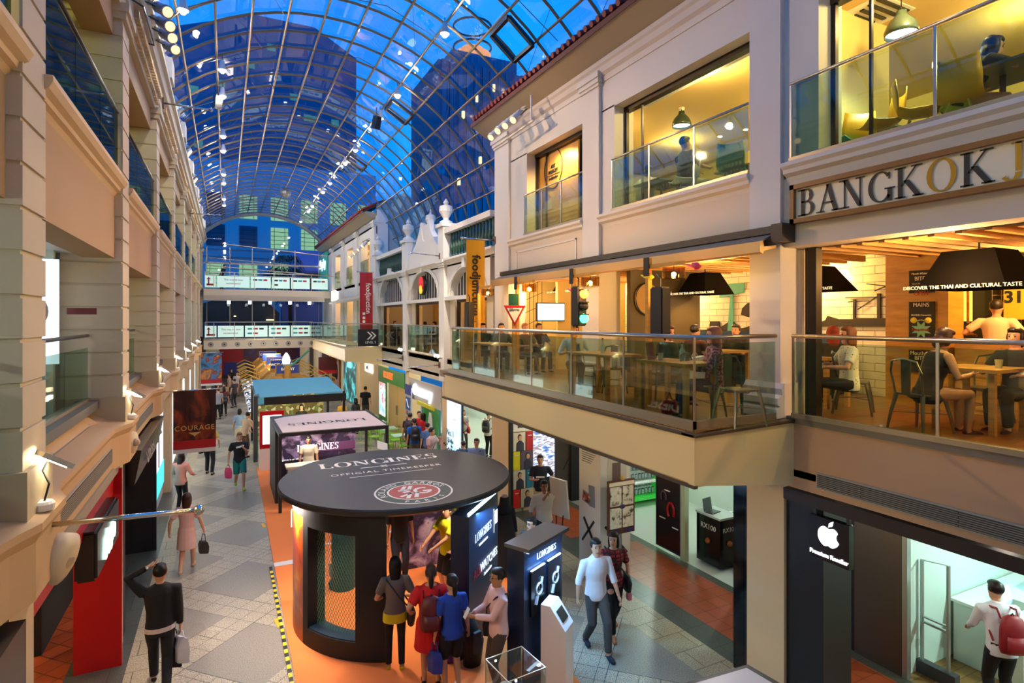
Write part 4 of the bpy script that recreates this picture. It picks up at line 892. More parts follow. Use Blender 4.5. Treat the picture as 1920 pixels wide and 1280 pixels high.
# curved walls
AW=1.75
def ca(a,r=AW): return (PC[0]+r*math.cos(rad(a)),PC[1]+r*math.sin(rad(a)))
embers=ramp_mat('ember_mural',[(.3,'#4a1a22'),(.45,'#8a2f30'),(.56,'#b4521c'),(.64,'#e89a24'),(.72,'#4a3416')],'noise',1.1,detail=8,dist=.3,rough=.3)
pw=mk('curved_mural_wall',G().arcslab(PC[0],PC[1],AW-.05,AW,150,198,.02,2.15,20),embers,pav,smooth=False)
mk('header_band',G().arcslab(PC[0],PC[1],AW-.05,AW+.01,150,249,2.0,2.16,30),blackm,pav)
fr=G().arcslab(PC[0],PC[1],AW-.3,AW,198,203,.02,2.0,4).arcslab(PC[0],PC[1],AW-.3,AW,203,234,.02,.3,20).arcslab(PC[0],PC[1],AW-.3,AW,203,234,1.88,2.0,20).arcslab(PC[0],PC[1],AW-.12,AW,234,249,.02,2.0,8)
mk('window_frame',fr,blackm,pav); mk('sill_blue',G().arcslab(PC[0],PC[1],AW-.3,AW-.02,203,234,.3,.315,20),M('navy_felt','#1d3a52',.8),pav)
g=G(); rr=AW-.16
for i in range(-14,30):
    for s in (-1,1):
        pts=[]
        for k in range(25):
            z=.32+k*(1.56/24); a=203+i*1.9+(s*(z-.32)*20 if s>0 else 36-(z-.32)*20-8)
            if 203<=a<=234: pts.append((ca(a,rr)[0],ca(a,rr)[1],z))
        if len(pts)>1: g.tube(pts,.004,3)
mk('wire_mesh',g,M('green_wire','#3f7a66',.5),pav,kind='stuff')
mk('navy_back',G().arcslab(PC[0],PC[1],AW-.14,AW-.10,150,199,.02,2.0,14),M('navy_felt','#1d3a52',.8),pav)
for a in (238,246,205,170,290,330): mk('roof_post',G().tube([(ca(a,AW-.1)[0],ca(a,AW-.1)[1],2.1),(ca(a,AW-.1)[0],ca(a,AW-.1)[1],PZ-.1)],.02,6),black,pav)
mk('inner_column',G().lathe([(.22,0),(.22,2.2)],(2.0,11.2,.02),16),M('teal_net_column','#1f4a52',.6),pav)
mk('spot_strip',G().arcslab(PC[0],PC[1],AW+.03,AW+.06,168,205,2.18,2.20,14),lit('blue_white_strip','#bfe4ff',7),pav)
mk('rosette',G().obox((ca(172,AW+.02)[0],ca(172,AW+.02)[1],1.75),(.02,.13,.26),rad(172)),M('pink_mark','#c98a80'),pav)
# rear photo wall + ball column
pv=ramp_mat('violet_photo',[(.30,'#15121f'),(.42,'#3c2f5c'),(.5,'#2a2238'),(.58,'#8f7cb0'),(.68,'#d9cfe4'),(.75,'#3a2c4c')],'noise',2.4,detail=5,dist=.6,rough=.4)
pb=thing('photo_wall','violet toned photo print wall standing behind the yellow shirt visitor','display',(3.0,12.0,.02))
a=hit(753,980,Y=11.4); mk('print',G().box(a.x,a.x+1.35,11.4,11.46,.02,2.15),pv,pb); mk('edge',G().box(a.x+1.33,a.x+1.55,11.38,11.48,.02,2.2),M('navy_panel','#1b2436',.6),pb)
bc=thing('ball_column','clear column filled with tennis balls beside the photo wall','display',(4.4,11.2,.02))
q=hit(848,985,Y=11.2); mk('tube',G().lathe([(.11,0),(.11,2.1)],(q.x,11.2,.02),14),glassc,bc); yb=M('tennis_yellow','#c8d83a',.8)
for i in range(28): mk('tennis_ball',G().ball((q.x+(.05 if i%2 else -.05),11.2-.03,.1+i*.072),.035,8,6),yb,bc)
# big blue printed panel on the right
def facing(P,Q,h,z0,label,name,cat,th=.3,col='#16263f'):
    P,Q=Vector(P),Vector(Q); d=(Q-P).normalized(); n=Vector((d.y,-d.x)); L=(Q-P).length; rz=math.atan2(d.y,d.x)
    o=thing(name,label,cat,(P.x,P.y,z0)); c=(P+Q)/2-n*th/2
    mk('panel',G().obox((c.x,c.y,z0+h/2),(L,th,h),rz),M('navy_display',col,.35),o)
    def at(t,z,off=.012): p=P+d*t+n*off; return (p.x,p.y,z0+z)
    return o,at,rz,n,L,d
o,at,rz,n,L,d=facing((3.28,8.05),(4.2,9.0),2.1,.02,'tall navy display wall with glowing top edge at the right of the pavilion','display_wall','display')
wt=M('white_print','#f2f4f6',.5,emit='#f2f4f6',es=.35); rt=(PI/2,0,rz)
g=G(); w0=swidth('LONGINES',.13,.03)*.95; serif(g,'LONGINES',.13,lambda a,b:tuple(Vector(at(.22+a*.95,1.62+b,.014))),st=.19,gap=.03); mk('lettering',g,wt,o)
text('OFFICIAL TIMEKEEPER',.04,wt,o,at(.6,1.52),rt); text('ALL',.2,M('red_print','#c22a34',.5),o,at(.32,1.13),rt); text('WATCHES',.19,wt,o,at(.86,1.13),rt,sx=.9); text('Ambassador',.07,wt,o,at(.8,.98),rt)
mk('divider',G().obox(at(1.1,1.68),(.01,.006,.4),rz),wt,o); mk('round_crest',G().obox(at(1.21,1.72),(.12,.006,.22),rz),wt,o); mk('light_strip',G().obox(at(L/2,2.12,-.02),(L-.1,.05,.02),rz),lit('blue_white_strip','#bfe4ff',7),o)
PAVL=at(L/2,2.05,.14)
# info totem with watch posters
o,at,rz,n,L,d=facing((3.62,6.92),(4.5,7.38),1.93,.02,'navy watch totem with curved grey top slab beside the pavilion','totem','display',.28)
c=at(L/2,1.96,-.10); mk('top_slab',G().obox(c,(L+.06,.42,.05),rz),M('grey_slab','#57585a',.4),o); g=G(); serif(g,'LONGINES',.085,lambda a,b:tuple(Vector(at(.3+a,1.72+b,.014))),st=.2,gap=.03); mk('lettering',g,wt,o)
for t in (.12,.55):
    p=mk('poster',G().obox(at(t+.18,1.3,.02),(.34,.03,.62),rz),M('poster_black','#15161a',.25),o); mk('poster_edge',G().obox(at(t+.18,1.62,.03),(.34,.03,.012),rz),wt,p)
    cc=Vector(at(t+.2,1.32,.04)); g=G(); D3=Vector((d.x,d.y,0)); g.tube([cc+D3*math.cos(k*PI/8)*.075+Vector((0,0,.075*math.sin(k*PI/8))) for k in range(16)],.016,5,close=True).tube([cc+D3*-.09+Vector((0,0,-.19)),cc+D3*-.05+Vector((0,0,-.08))],.026,5).tube([cc+D3*.05+Vector((0,0,.07)),cc+D3*.07+Vector((0,0,.14))],.026,5).tube([cc,cc+Vector((0,0,.05))],.006,4)
    mk('watch_picture',g,M('silver_print','#c9ccd2',.4),p)
mk('light_strip',G().obox(at(L/2,1.90,.03),(L-.1,.04,.015),rz),lit('blue_white_strip','#bfe4ff',7),o); TOTL=at(L/2,1.85,.16)
# white touch kiosk
k=thing('touch_kiosk','white slanted touch screen kiosk in front of the navy totem','kiosk',(4.1,6.9,.02),rz=rz); k.location=(4.12,6.86,.02)
mk('cabinet',G().prism([(-.19,0),(.17,0),(.17,.86),(-.05,1.16),(-.19,1.16)],-.16,.16,'Y'),M('kiosk_white','#e6dede',.25),k)
s_=Vector((.22,0,-.30)).normalized(); cc=Vector((.06,0,1.01))+Vector((.30,0,.22)).normalized()*.008; mk('screen',G().obox(cc,(.17,.2,.006),0,0,math.atan2(.30,.22)),black,k); k.rotation_euler=(0,0,rad(-52))
# glass display case with watches
cs=thing('display_case','small glass display case with a watch and a lit spot at the bottom edge','showcase',(3.0,5.9,.02))
mk('plinth',G().obox((3.0,5.95,.36),(.5,.5,.68),.1),M('plinth_dark','#2b2c30',.5),cs); mk('glass_box',G().obox((3.0,5.95,.91),(.5,.5,.42),.1),glassc,cs)
g=G(); R_=Matrix.Rotation(.1,3,'Z')
for x in (-.25,.25):
    for y in (-.25,.25): g.tube([Vector((3,5.95,.7))+R_@Vector((x,y,0)),Vector((3,5.95,1.12))+R_@Vector((x,y,0))],.006,4)
for a,b in (((-.25,-.25),(.25,-.25)),((.25,-.25),(.25,.25)),((.25,.25),(-.25,.25)),((-.25,.25),(-.25,-.25))): g.tube([Vector((3,5.95,1.12))+R_@Vector((a[0],a[1],0)),Vector((3,5.95,1.12))+R_@Vector((b[0],b[1],0))],.006,4)
mk('frame',g,steel,cs)
wc=thing('wrist_watch','white strapped watch inside the small glass case','watch',(2.88,5.95,.7)); mk('strap',G().tube([(2.88+.1*math.cos(t),5.95+.02*t,.81+.1*math.sin(t)) for t in [k*PI/7 for k in range(15)]],.022,5),white,wc); mk('dial',G().obox((2.88,5.88,.91),(.09,.03,.09)),steel,wc)
mk('spot',G().ball((3.02,5.97,.9),.014,8,6),bulbw,cs); mk('spot_stem',G().tube([(3.02,5.97,.7),(3.02,5.97,.9)],.006,5),steel,cs)
wk=thing('display_counter','white topped display counter with dark border at the bottom edge','counter',(5.1,4.9,.02))
P=[hit(*p,Z=1.0) for p in ((1276,1282),(1402,1245),(1480,1290),(1380,1400))]; mk('top',G().prism([(p.x,p.y) for p in P],.94,1.0,'Z'),M('counter_border','#5b5750',.4),wk)
cc=sum(P,Vector())/4; mk('inlay',G().prism([((p.x-cc.x)*.86+cc.x,(p.y-cc.y)*.86+cc.y) for p in P],1.0,1.004,'Z'),M('counter_white','#d9cfcc',.3),wk); mk('body',G().prism([((p.x-cc.x)*.9+cc.x,(p.y-cc.y)*.9+cc.y) for p in P],.02,.94,'Z'),M('counter_body','#b5aba4',.4),wk)
# chair with laptop and cable reels on carpet inside pavilion
bg_=thing('sports_bag','navy holdall lying on the orange carpet inside the pavilion','bag',(1.95,9.6,.02)); q=hit(637,1090,Z=.1); bg_.location=q; BASE[bg_.name]=Vector(q)
mk('body',G().ell([(q.x,q.y,.02,.22,.12,.5),(q.x,q.y,.12,.24,.14,.5),(q.x,q.y,.2,.2,.08,.5)],14),M('navy_fabric','#14384e',.7),bg_,smooth=True); mk('strap',G().tube([(q.x-.2,q.y-.05,.15),(q.x-.1,q.y-.16,.05),(q.x+.15,q.y-.12,.04),(q.x+.26,q.y+.1,.14)],.014,5),black,bg_)
q=hit(628,1075,Z=.25); ib=thing('info_board','white paper board leaning on the navy holdall','paper',(q.x,q.y,.2)); mk('sheet',G().obox((q.x,q.y+.1,.30),(.2,.02,.24),.3,-.2),M('paper_white','#dfe4ea',.6),ib)
# musician style bags
for i,(px,py,w_,lean) in enumerate(((872,1160,'bulky black instrument bag standing by the navy display wall',0),(903,1170,'narrow black racket bag leaning beside the bulky bag',.35))):
    q=hit(px-14,py+48,Z=.02); q.y-=.3; q.x-=.16; o=thing('instrument_bag',w_,'bag',(q.x,q.y,.02)); g=G().ell([(q.x,q.y,.02,.2-.06*i,.13,.3),(q.x+lean*.1,q.y,.35,.2-.05*i,.14,.3),(q.x-lean*.3,q.y+lean*.2,.85-.1*i,.14,.1,.3),(q.x-lean*.5,q.y+lean*.3,1.0-.1*i,.06,.05,.3)],14); mk('body',g,M('bag_black','#16171b',.6),o,smooth=True); mk('pocket',G().obox((q.x+.02,q.y-.15,.4),(.12,.05,.3),.3),M('bag_blue','#1a2c7a',.6) if i==0 else M('bag_grey','#2f3136'),o)
# ================================================================ RECTANGULAR BOOTH
bx=[1.25,4.12]; by=[16.2,19.25]; BZ=2.1
bt=thing('exhibition_booth','black framed booth with pale printed flat roof behind the round pavilion','booth',(2.7,17.7,.02))
mk('roof_frame',G().prism([(bx[0],by[0]),(bx[1]+.0,by[0]-.1),(4.22,by[1]),(bx[0]-.03,by[1])],BZ-.09,BZ,'Z'),M('booth_black','#1e2026',.5),bt)
mk('roof_panel',G().prism([(bx[0]+.1,by[0]+.08),(bx[1]-.05,by[0]-.02),(4.08,by[1]-.35),(3.3,by[1]-.12),(2.4,by[1]-.12),(1.6,by[1]-.4),(1.3,by[1]-.7)],BZ,BZ+.012,'Z'),M('roof_pink_white','#d8c3bb',.6),bt)
g=G(); serif(g,'LONGINES',.36,lambda a,b:(3.75-a,17.55-b,BZ+.018),st=.17,gap=.04); mk('lettering',g,blackm,bt)
mk('side_wall',G().box(bx[0]-.03,bx[0]+.07,by[0]+.9,by[1],.02,BZ-.09),M('booth_black','#1e2026',.5),bt)
for x,y in ((bx[0]+.03,by[0]+.04),(bx[1]-.04,by[0]-.05),(4.15,by[1]-.1)): mk('corner_post',G().box(x-.04,x+.04,y-.04,y+.04,.02,BZ-.09),M('booth_black','#1e2026',.5),bt)
wl=mk('photo_wall',G().box(bx[0]+.1,3.62,18.2,18.3,.02,BZ-.09),pv,bt); mk('road_print',G().box(2.2,3.6,18.18,18.2,1.1,1.35),M('violet_road','#6a3f74',.5),wl); mk('dark_print',G().box(bx[0]+.1,3.62,18.17,18.185,.02,.95),M('violet_dark','#1f1836',.5),wl)
g=G(); serif(g,'LONGINES',.2,lambda a,b:(1.9+a,18.16,1.15+b),st=.19,gap=.03); mk('lettering',g,wt,bt)
text('Elegance is an attitude',.08,wt,bt,(1.75,18.16,.95),'F')
ct=thing('booth_counter','white counter inside the black framed booth','counter',(1.9,17.4,.02)); mk('top',G().box(1.5,2.5,17.0,17.5,.95,1.0),white,ct); mk('body',G().box(1.55,2.45,17.05,17.45,.02,.95),M('counter_pale','#c9d8d0',.5),ct)
q=hit(722,785,Y=16.0); lf=thing('paper_stand','small white folded card stand at the right post of the booth','stand',(4.05,15.4,0)); q=hit(717,836,Y=15.0); lf.location=q; BASE[lf.name]=Vector(q); mk('card',G().obox(q,(.35,.02,.22),.4,-.5,.4),white,lf); mk('pole',G().tube([(q.x,q.y,0.02),q],.012,6),steel,lf)
# ================================================================ BLUE AWNING KIOSK
ky=[22.5,28.5]; KZ=2.3
kk=thing('market_kiosk','market kiosk under a sagging light blue canvas awning','kiosk',(2.6,25,0))
A=[hit(473,712,Z=KZ+.25),hit(615,706,Z=KZ+.25),hit(645,733,Z=KZ),hit(480,745,Z=KZ)]
g=G(); n=8
for i in range(n+1):
    for j in range(n+1):
        s,t=i/n,j/n; p=(A[0].lerp(A[1],s)).lerp(A[3].lerp(A[2],s),t); g.v.append((p.x,p.y,p.z-.10*math.sin(PI*s*3)**2*math.sin(PI*t)-.04*math.sin(PI*t)))
for i in range(n):
    for j in range(n): a=i*(n+1)+j; g.f.append((a,a+1,a+n+2,a+n+1))
mk('awning_canvas',g,M('sky_blue_canvas','#58a9bb',.7,noise=.06,nscale=1.5),kk,smooth=True)
fa,fb=A[3],A[2]
def fpt(t,z): p=fa.lerp(fb,t); return (p.x,p.y-.02,z)
mk('valance_left',G().poly([fpt(0,KZ),fpt(.33,KZ),fpt(.33,KZ-.25),fpt(0,KZ-.27)]),M('sky_blue_canvas','#58a9bb',.7),kk); mk('valance_right',G().poly([fpt(.66,KZ),fpt(.97,KZ),fpt(.97,KZ-.25),fpt(.66,KZ-.25)]),M('sky_blue_canvas','#58a9bb',.7),kk)
text('Target',.16,M('teal_ink','#1f5a66'),kk,fpt(.15,KZ-.12),'F'); text('Most Teams sign me',.13,M('teal_ink','#1f5a66'),kk,fpt(.82,KZ-.12),'F')
mk('beam',G().box(fa.x,fb.x,fa.y+.02,fa.y+.1,KZ-.3,KZ-.02),black,kk); mk('side_curve',G().prism([(A[0].x-.02,A[0].y),(A[3].x-.02,A[3].y),(A[3].x+.12,A[3].y),(A[0].x+.12,A[0].y)],KZ-.05,KZ+.02,'Z').box(A[3].x-.08,A[3].x+.06,A[3].y-.05,A[3].y+.3,0,KZ+.05),M('curved_charcoal','#3a3c3f',.4),kk)
for p in (A[3],A[2],A[0],A[1]): mk('post',G().box(p.x-.05,p.x+.05,p.y-.0,p.y+.1,0,KZ),black,kk)
mk('back_display',G().box(A[0].x+.2,A[1].x-.2,26.4,26.5,0,2.1),ramp_mat('goods_wall',[(.3,'#7a6a3c'),(.5,'#c8b98a'),(.62,'#dfe2c8'),(.75,'#8a9a5a')],'cells',7),kk); mk('counter',G().box(1.2,4.3,23.2,23.9,0,.95),M('kiosk_counter','#cfc6b0'),kk)
mk('goods_tray',G().box(1.3,4.2,23.25,23.85,.95,1.05),ramp_mat('goods_small',[(.2,'#e9e4d4'),(.45,'#8a4a2a'),(.6,'#f2f0e8'),(.8,'#4a3a2a')],'cells',14),kk)
for i,(t,z) in enumerate(((.42,1.25),(.57,1.25),(.9,1.35))):
    p=fa.lerp(fb,t); mk('price_board',G().box(p.x,p.x+.35,23.1,23.14,z-.15,z+.15),M('brown_board','#5a2a1c'),kk); text('$10',.14,white,kk,(p.x+.17,23.09,z),'F')
# red framed sign at the kiosk's left corner
rs=thing('lightbox_sign','red framed lightbox sign standing at the left front corner of the blue kiosk','sign',(1.5,20.8,0))
P=[hit(487,767,Y=21.0),hit(523,820,Y=21.0)]; mk('frame',G().box(P[0].x,P[0].x+.75,21.0,21.12,.75,2.0),redp,rs); mk('light_panel',G().box(P[0].x+.09,P[0].x+.68,20.98,21.0,.9,1.86),M('lightbox_white','#dff0f6',.5,emit='#dff0f6',es=1.1),rs); mk('base',G().box(P[0].x,P[0].x+.75,21.0,21.5,0,.75),M('base_cream','#e2cfc4'),rs)
for z in (1.2,1.28,1.36,1.5): mk('text_line',G().box(P[0].x+.3,P[0].x+.6,20.97,20.98,z,z+.025),redtxt,rs)
# ================================================================ WOODEN MARKET STALLS WITH BLUE SIGNS
names=['EATERY','MAGIC DONUT','SWEETS','CANDY','CUT BEACH']
sign_blue=M('sign_blue','#1c3f9c',.5)
for i in range(5):
    y=29.0+i*3.1; xc=2.62-i*.03
    st=thing('market_stall','wooden market stall with plank roof and blue sign reading %s'%names[i],'stall',(2.7,y,0))
    mk('plank_roof',G().prism([(1.6,2.1),(2.0,2.45),(3.4,2.45),(3.9,2.1),(3.85,2.05),(1.65,2.05)],y,y+1.8,'Y'),woody,st); mk('counter',G().box(1.6,3.9,y+.2,y+1.6,0,.9),woodm,st)
    for x in (1.65,3.8): mk('post',G().box(x,x+.09,y,y+.09,0,2.08),woody,st)
    b=mk('sign_board',G().box(xc-.5,xc+.5,y-.05,y,2.55,2.95),sign_blue,st); mk('sign_frame',G().box(xc-.53,xc+.53,y-.03,y+.03,2.95,2.98).box(xc-.53,xc+.53,y-.03,y+.03,2.45,2.55).box(xc-.53,xc-.5,y-.03,y+.03,2.45,2.98).box(xc+.5,xc+.53,y-.03,y+.03,2.45,2.98),woody,b); text(names[i],.17,M('cream_ink2','#f2e6b0',.6,emit='#f2e6b0',es=.4),b,(xc,y-.06,2.75),'F')
    mk('lit_shelf',G().box(.95,1.6,y+.1,y+1.7,.8,1.05),ramp_mat('trinkets',[(.25,'#2a2f3a'),(.45,'#dfe8f0'),(.6,'#8aa0b8'),(.75,'#f8f8f4')],'cells',16,emit=.35),st)
    for s,x in ((-1,1.6),(1,3.9)):
        g=G(); 
        for zz in (1.9,2.1,2.3): g.tube([(x,y+.2,zz-.1),(x+s*.5,y+.2,zz+.12),(x+s*.95,y+.2,zz-.12)],.03,5)
        mk('curved_bracket',g,M('gold_tube','#c8a040',.35,.4),st)
    mk('strip_lamp',G().box(1.9,3.7,y+.3,y+.36,1.98,2.02),lit('stall_strip','#ffe8b8',8),st)
mast=thing('lantern_post','golden wooden post with glass lantern rising between the blue signs','lamp post',(3.0,29.0,0)); mk('pole',G().tube([(2.75,31.2,0),(2.75,31.2,2.8)],.14,8),woody,mast); mk('lantern',G().lathe([(.16,0),(.2,.2),(.16,.4),(.04,.6)],(2.75,31.2,2.8),10),M('lantern_glass','#cfe4e8',.2,emit='#dff0ff',es=.8),mast)
mast=thing('wooden_post','golden post with slanting green arm in front of the stalls','post',(3.3,28.9,0)); q=hit(539,700,Y=28.8); mk('pole',G().tube([(q.x,28.8,0),(q.x,28.8,2.95)],.15,8),woody,mast); mk('arm',G().tube([(q.x-.2,28.8,2.9),(q.x+.2,28.8,2.95),(q.x+.95,28.8,3.6)],.05,6),M('green_arm','#4a9a7c',.5),mast)
# ================================================================ GROUND FLOOR SHOPS, RIGHT
def board(name,label,cat,X,y0,y1,z0,z1,mat,th=.04,frame=None,sd=-1):
    """flat board on a wall of constant x, facing sd"""
    o=thing(name,label,cat,(X,(y0+y1)/2,z0)); mk('panel',G().box(X,X-sd*th,y0,y1,z0,z1),mat,o)
    if frame:
        f=.03; mk('frame',G().box(X+sd*.01,X-sd*th,y0,y1,z1,z1+f).box(X+sd*.01,X-sd*th,y0,y1,z0-f,z0).box(X+sd*.01,X-sd*th,y0-f,y0,z0-f,z1+f).box(X+sd*.01,X-sd*th,y1,y1+f,z0-f,z1+f),frame,o)
    return o
# black hanging sign with glowing apple
P=hit(1518,962,X=6.6); Q=hit(1592,990,X=6.6); zb=hit(1518,1040,X=6.6).z
ap=thing('hanging_sign','black square hanging sign with a glowing white apple shape above a small caption','sign',(6.65,(P.y+Q.y)/2,zb)); mk('box',G().box(6.6,6.69,Q.y,P.y,zb,P.z),M('sign_black','#0c0c0e',.25),ap)
yc=(P.y+Q.y)/2; zc=zb+(P.z-zb)*.60; s=(P.z-zb)*.27
pts=[]
for i in range(40):
    t=2*PI*i/40; r=1+.06*math.cos(2*t); x=r*math.cos(t)*.92; z=r*math.sin(t)
    if z>0: z-=.28*math.exp(-(x/.35)**2)
    else: z+=.16*math.exp(-(x/.22)**2)
    if x>.45: 
        dd=math.hypot(x-1.15,z-.12)
        if dd<.48: x=1.15-math.sqrt(max(0,.48**2-(z-.12)**2)) 
    pts.append((yc-x*s,zc+z*s))
glw=lit('sign_white_glow','#f2f7ff',2.2); mk('apple_mark',G().prism(pts,6.59,6.6,'X').prism([(yc-.0*s,zc+.82*s),(yc-.34*s,zc+1.0*s),(yc-.42*s,zc+1.42*s),(yc-.08*s,zc+1.2*s)],6.59,6.6,'X'),glw,ap)
text('Premium Reseller',(P.y-Q.y)*.135,glw,ap,(6.592,yc,zb+(P.z-zb)*.14),'R',off=.001); mk('hanger',G().box(6.64,6.66,P.y-.06,P.y-.02,P.z,2.73).box(6.64,6.66,Q.y+.02,Q.y+.06,P.z,2.73),steeld,ap)
# apple reseller interior
gt=thing('security_gate','pale metal anti-theft gate on a dark base inside the bright shop','gate',(9.0,4.65,0))
mk('base',G().obox((9.02,4.62,.09),(.12,.5,.18),.0),M('gate_base','#3a3d40',.5),gt); mk('frame',G().tube([(9.02,4.82,.18),(9.02,4.82,1.62),(9.02,4.48,1.66),(9.02,4.48,.18)],.028,6).box(9.0,9.04,4.5,4.8,.72,.75).box(9.0,9.04,4.5,4.8,.8,.82),M('gate_metal','#a9b2ae',.3,.6),gt)
ctr=thing('shop_counter','long white display counter with laptops in the bright shop','counter',(10.6,4.4,0)); mk('top',G().box(9.75,12.0,3.9,4.82,.88,.92),M('counter_mint','#e4efe9',.2),ctr); mk('body',G().box(9.8,12.0,3.95,4.8,0,.88),M('counter_mint2','#cfe0d8',.3),ctr)
for i,(x,lb) in enumerate(((10.35,'open laptop on the white counter, nearer the gate'),(11.1,'open laptop on the white counter with blue screen, right of the other'))):
    l=thing('laptop',lb,'laptop',(x,4.3,.92)); mk('keyboard',G().obox((x,4.25,.93),(.3,.21,.015),.1),steel,l); mk('screen',G().obox((x,4.38,1.03),(.3,.012,.2),.1,-.25),lit('laptop_screen','#8fd8f0',1.6),l)
wp=thing('wall_shelf','pale wall panel with small brochure holder in the bright shop','shelf',(10.8,4.8,1.5)); mk('panel',G().box(9.95,12.0,4.80,4.86,1.62,2.4),M('pale_panel','#c4d6cc',.4),wp); mk('post',G().box(9.93,9.98,4.78,4.86,1.6,2.5),steel,wp); mk('holder',G().box(11.3,11.6,4.76,4.82,1.15,1.35),M('holder_grey','#8f9894'),wp)
# white clad pillar with phone advert
WP=M('advert_white','#ddd6c4',.4,bump=.01)
so=thing('advert_pillar','white clad pillar with a phone picture and a big black X','advertising pillar',(6.9,9.7,0)); mk('cladding',G().box(6.57,7.3,9.33,10.08,0,3.02),WP,so)
text('SONY',.15,blackm,so,(6.563,9.7,2.62),'R',off=.004); text('SONY',.15,blackm,so,(6.95,9.322,2.62),'F',off=.004)
for i in range(6): mk('text_line',G().box(6.565,6.57,9.45+.04*i,9.98,2.42-.045*i,2.435-.045*i),M('print_grey','#6a665c'),so)
mk('phone_picture',G().obox((6.565,9.62,1.55),(.006,.2,.42),0,rad(-3)).obox((6.56,9.78,1.48),(.006,.32,.22),0,rad(8)),M('phone_blue_grey','#71838e',.3),so); mk('phone_screen',G().obox((6.555,9.79,1.48),(.006,.26,.17),0,rad(8)),ramp_mat('phone_picture',[(.4,'#0c0c14'),(.55,'#b05a3a'),(.7,'#e8d8c8')],'noise',9),so)
g=G().obox((6.565,9.75,.82),(.006,.05,.66),0,rad(40)).obox((6.565,9.72,.85),(.006,.07,.55),0,rad(-42)); g2=G().obox((6.9,9.325,.72),(.07,.006,.8),0,0,rad(42)).obox((6.95,9.325,.72),(.05,.006,.8),0,0,rad(-42)); mk('x_mark',g,blackm,so); mk('x_mark',g2,blackm,so)
mk('door_picture',G().box(6.75,7.2,9.322,9.33,1.2,2.4),M('door_print','#c9c1ac'),so); mk('door_window',G().box(6.85,7.05,9.316,9.322,1.7,2.25),M('door_brown','#6a5248'),so)
es=thing('easel_board','thin white easel board behind the white advert pillar','board',(6.6,10.9,0)); mk('panel',G().obox((6.62,10.95,1.15),(.05,.5,.85),rad(15),0,rad(-6)),white,es); mk('leg',G().tube([(6.62,10.8,.8),(6.35,10.5,0)],.015,5).tube([(6.62,11.1,.8),(6.75,11.3,0)],.015,5),black,es)
# price board on a pole
pbd=thing('price_board','brown framed price board with camera offers on a metal pole','board',(7.0,8.9,0)); q=hit(1165,948,Y=8.9); x=q.x
mk('frame',G().box(x-.32,x+.30,8.88,8.92,q.z-.52,q.z+.5),M('board_brown','#5a3018',.5),pbd)
for i in range(2):
    for j in range(2): mk('paper',G().box(x-.28+i*.29,x-.02+i*.28,8.865,8.88,q.z-.40+j*.42,q.z-.02+j*.40),ramp_mat('leaflet',[(.3,'#e9e2cc'),(.55,'#d8cfb4'),(.64,'#6a5a4a'),(.8,'#22202a')],'noise',11),pbd)
mk('crest',G().ball((x,8.86,q.z),.07,10,6,sz=.6,sy=.2),M('crest_purple','#3a2a4a'),pbd); mk('top_strip',G().box(x-.3,x+.28,8.862,8.88,q.z+.40,q.z+.47),M('strip_cream','#e8d8b8'),pbd); mk('badges',G().box(x-.26,x-.08,8.862,8.88,q.z-.5,q.z-.42).box(x+.06,x+.26,8.862,8.88,q.z-.5,q.z-.42),M('crest_purple','#3a2a4a'),pbd)
mk('pole',G().tube([(x+.02,8.95,0),(x+.02,8.95,q.z)],.025,8),steel,pbd); mk('star',G().ball((x,8.87,q.z+.54),.045,6,4),M('star_gold','#d8a838'),pbd)
# poster wall at the end of the arcade
po=thing('poster_wall','tiled poster wall of portrait photos and coloured squares beside the arcade pillar','poster',(7.2,13.5,0)); x0,x1=6.76,7.36
cols=[('#d0c0a8',1),('#b01c22',2),('#d8c818',2),('#5a4a5a',1),('#c8b8a8',1),('#146a84',2),('#cc2018',2),('#b8a888',1)]
skin_m=M('photo_skin','#c8946c')
for r in range(4):
    for c in range(2):
        col,k=cols[r*2+c]; zz=1.62-r*.5; w1=.37 if (k==1) else .21
        a=x0+(0 if c==0 else (x1-x0)-w1)
        t=mk('photo_tile',G().box(a,a+w1-.01,13.52,13.55,zz,zz+.49),M('tile_'+col[1:],col,.4),po)
        if k==1: mk('portrait',G().ell([(a+.2,13.52,zz+.0,.12,.012),(a+.2,13.52,zz+.2,.11,.012),(a+.2,13.52,zz+.27,.04,.012)],12),M('photo_dark','#2b2a38'),t); mk('portrait_face',G().ball((a+.2,13.51,zz+.34),.055,10,6,1.25,.2),skin_m,t); mk('portrait_hair',G().ball((a+.19,13.525,zz+.36),.075,10,6,1.3,.15),M('photo_hair','#1c1412'),t)
        else: mk('caption',G().box(a+.05,a+.16,13.51,13.52,zz+.38,zz+.40),white,t)
mk('header',G().box(x0,x1,13.52,13.55,2.14,2.4),WP,po); text('SONY',.13,blackm,po,((x0+x1)/2,13.51,2.27),'F',off=.004)
vd=thing('video_wall','photo wall of blue and white traffic scene beside the brown doors','display',(7.8,13.8,.9)); mk('screen',G().box(7.5,8.18,13.80,13.84,.75,2.45),ramp_mat('traffic_picture',[(.3,'#12182a'),(.42,'#5a78b8'),(.5,'#d8dcf0'),(.56,'#6a5048'),(.68,'#a8bce8'),(.8,'#3a3a58')],'noise',4.5,detail=6,stretch=(.6,1,2.5),emit=.7),vd)
dr=D.objects.new('door_1',None); COL.objects.link(dr); dr['kind']='structure'; dr.location=(8.7,13.8,0); BASE[dr.name]=Vector(dr.location)
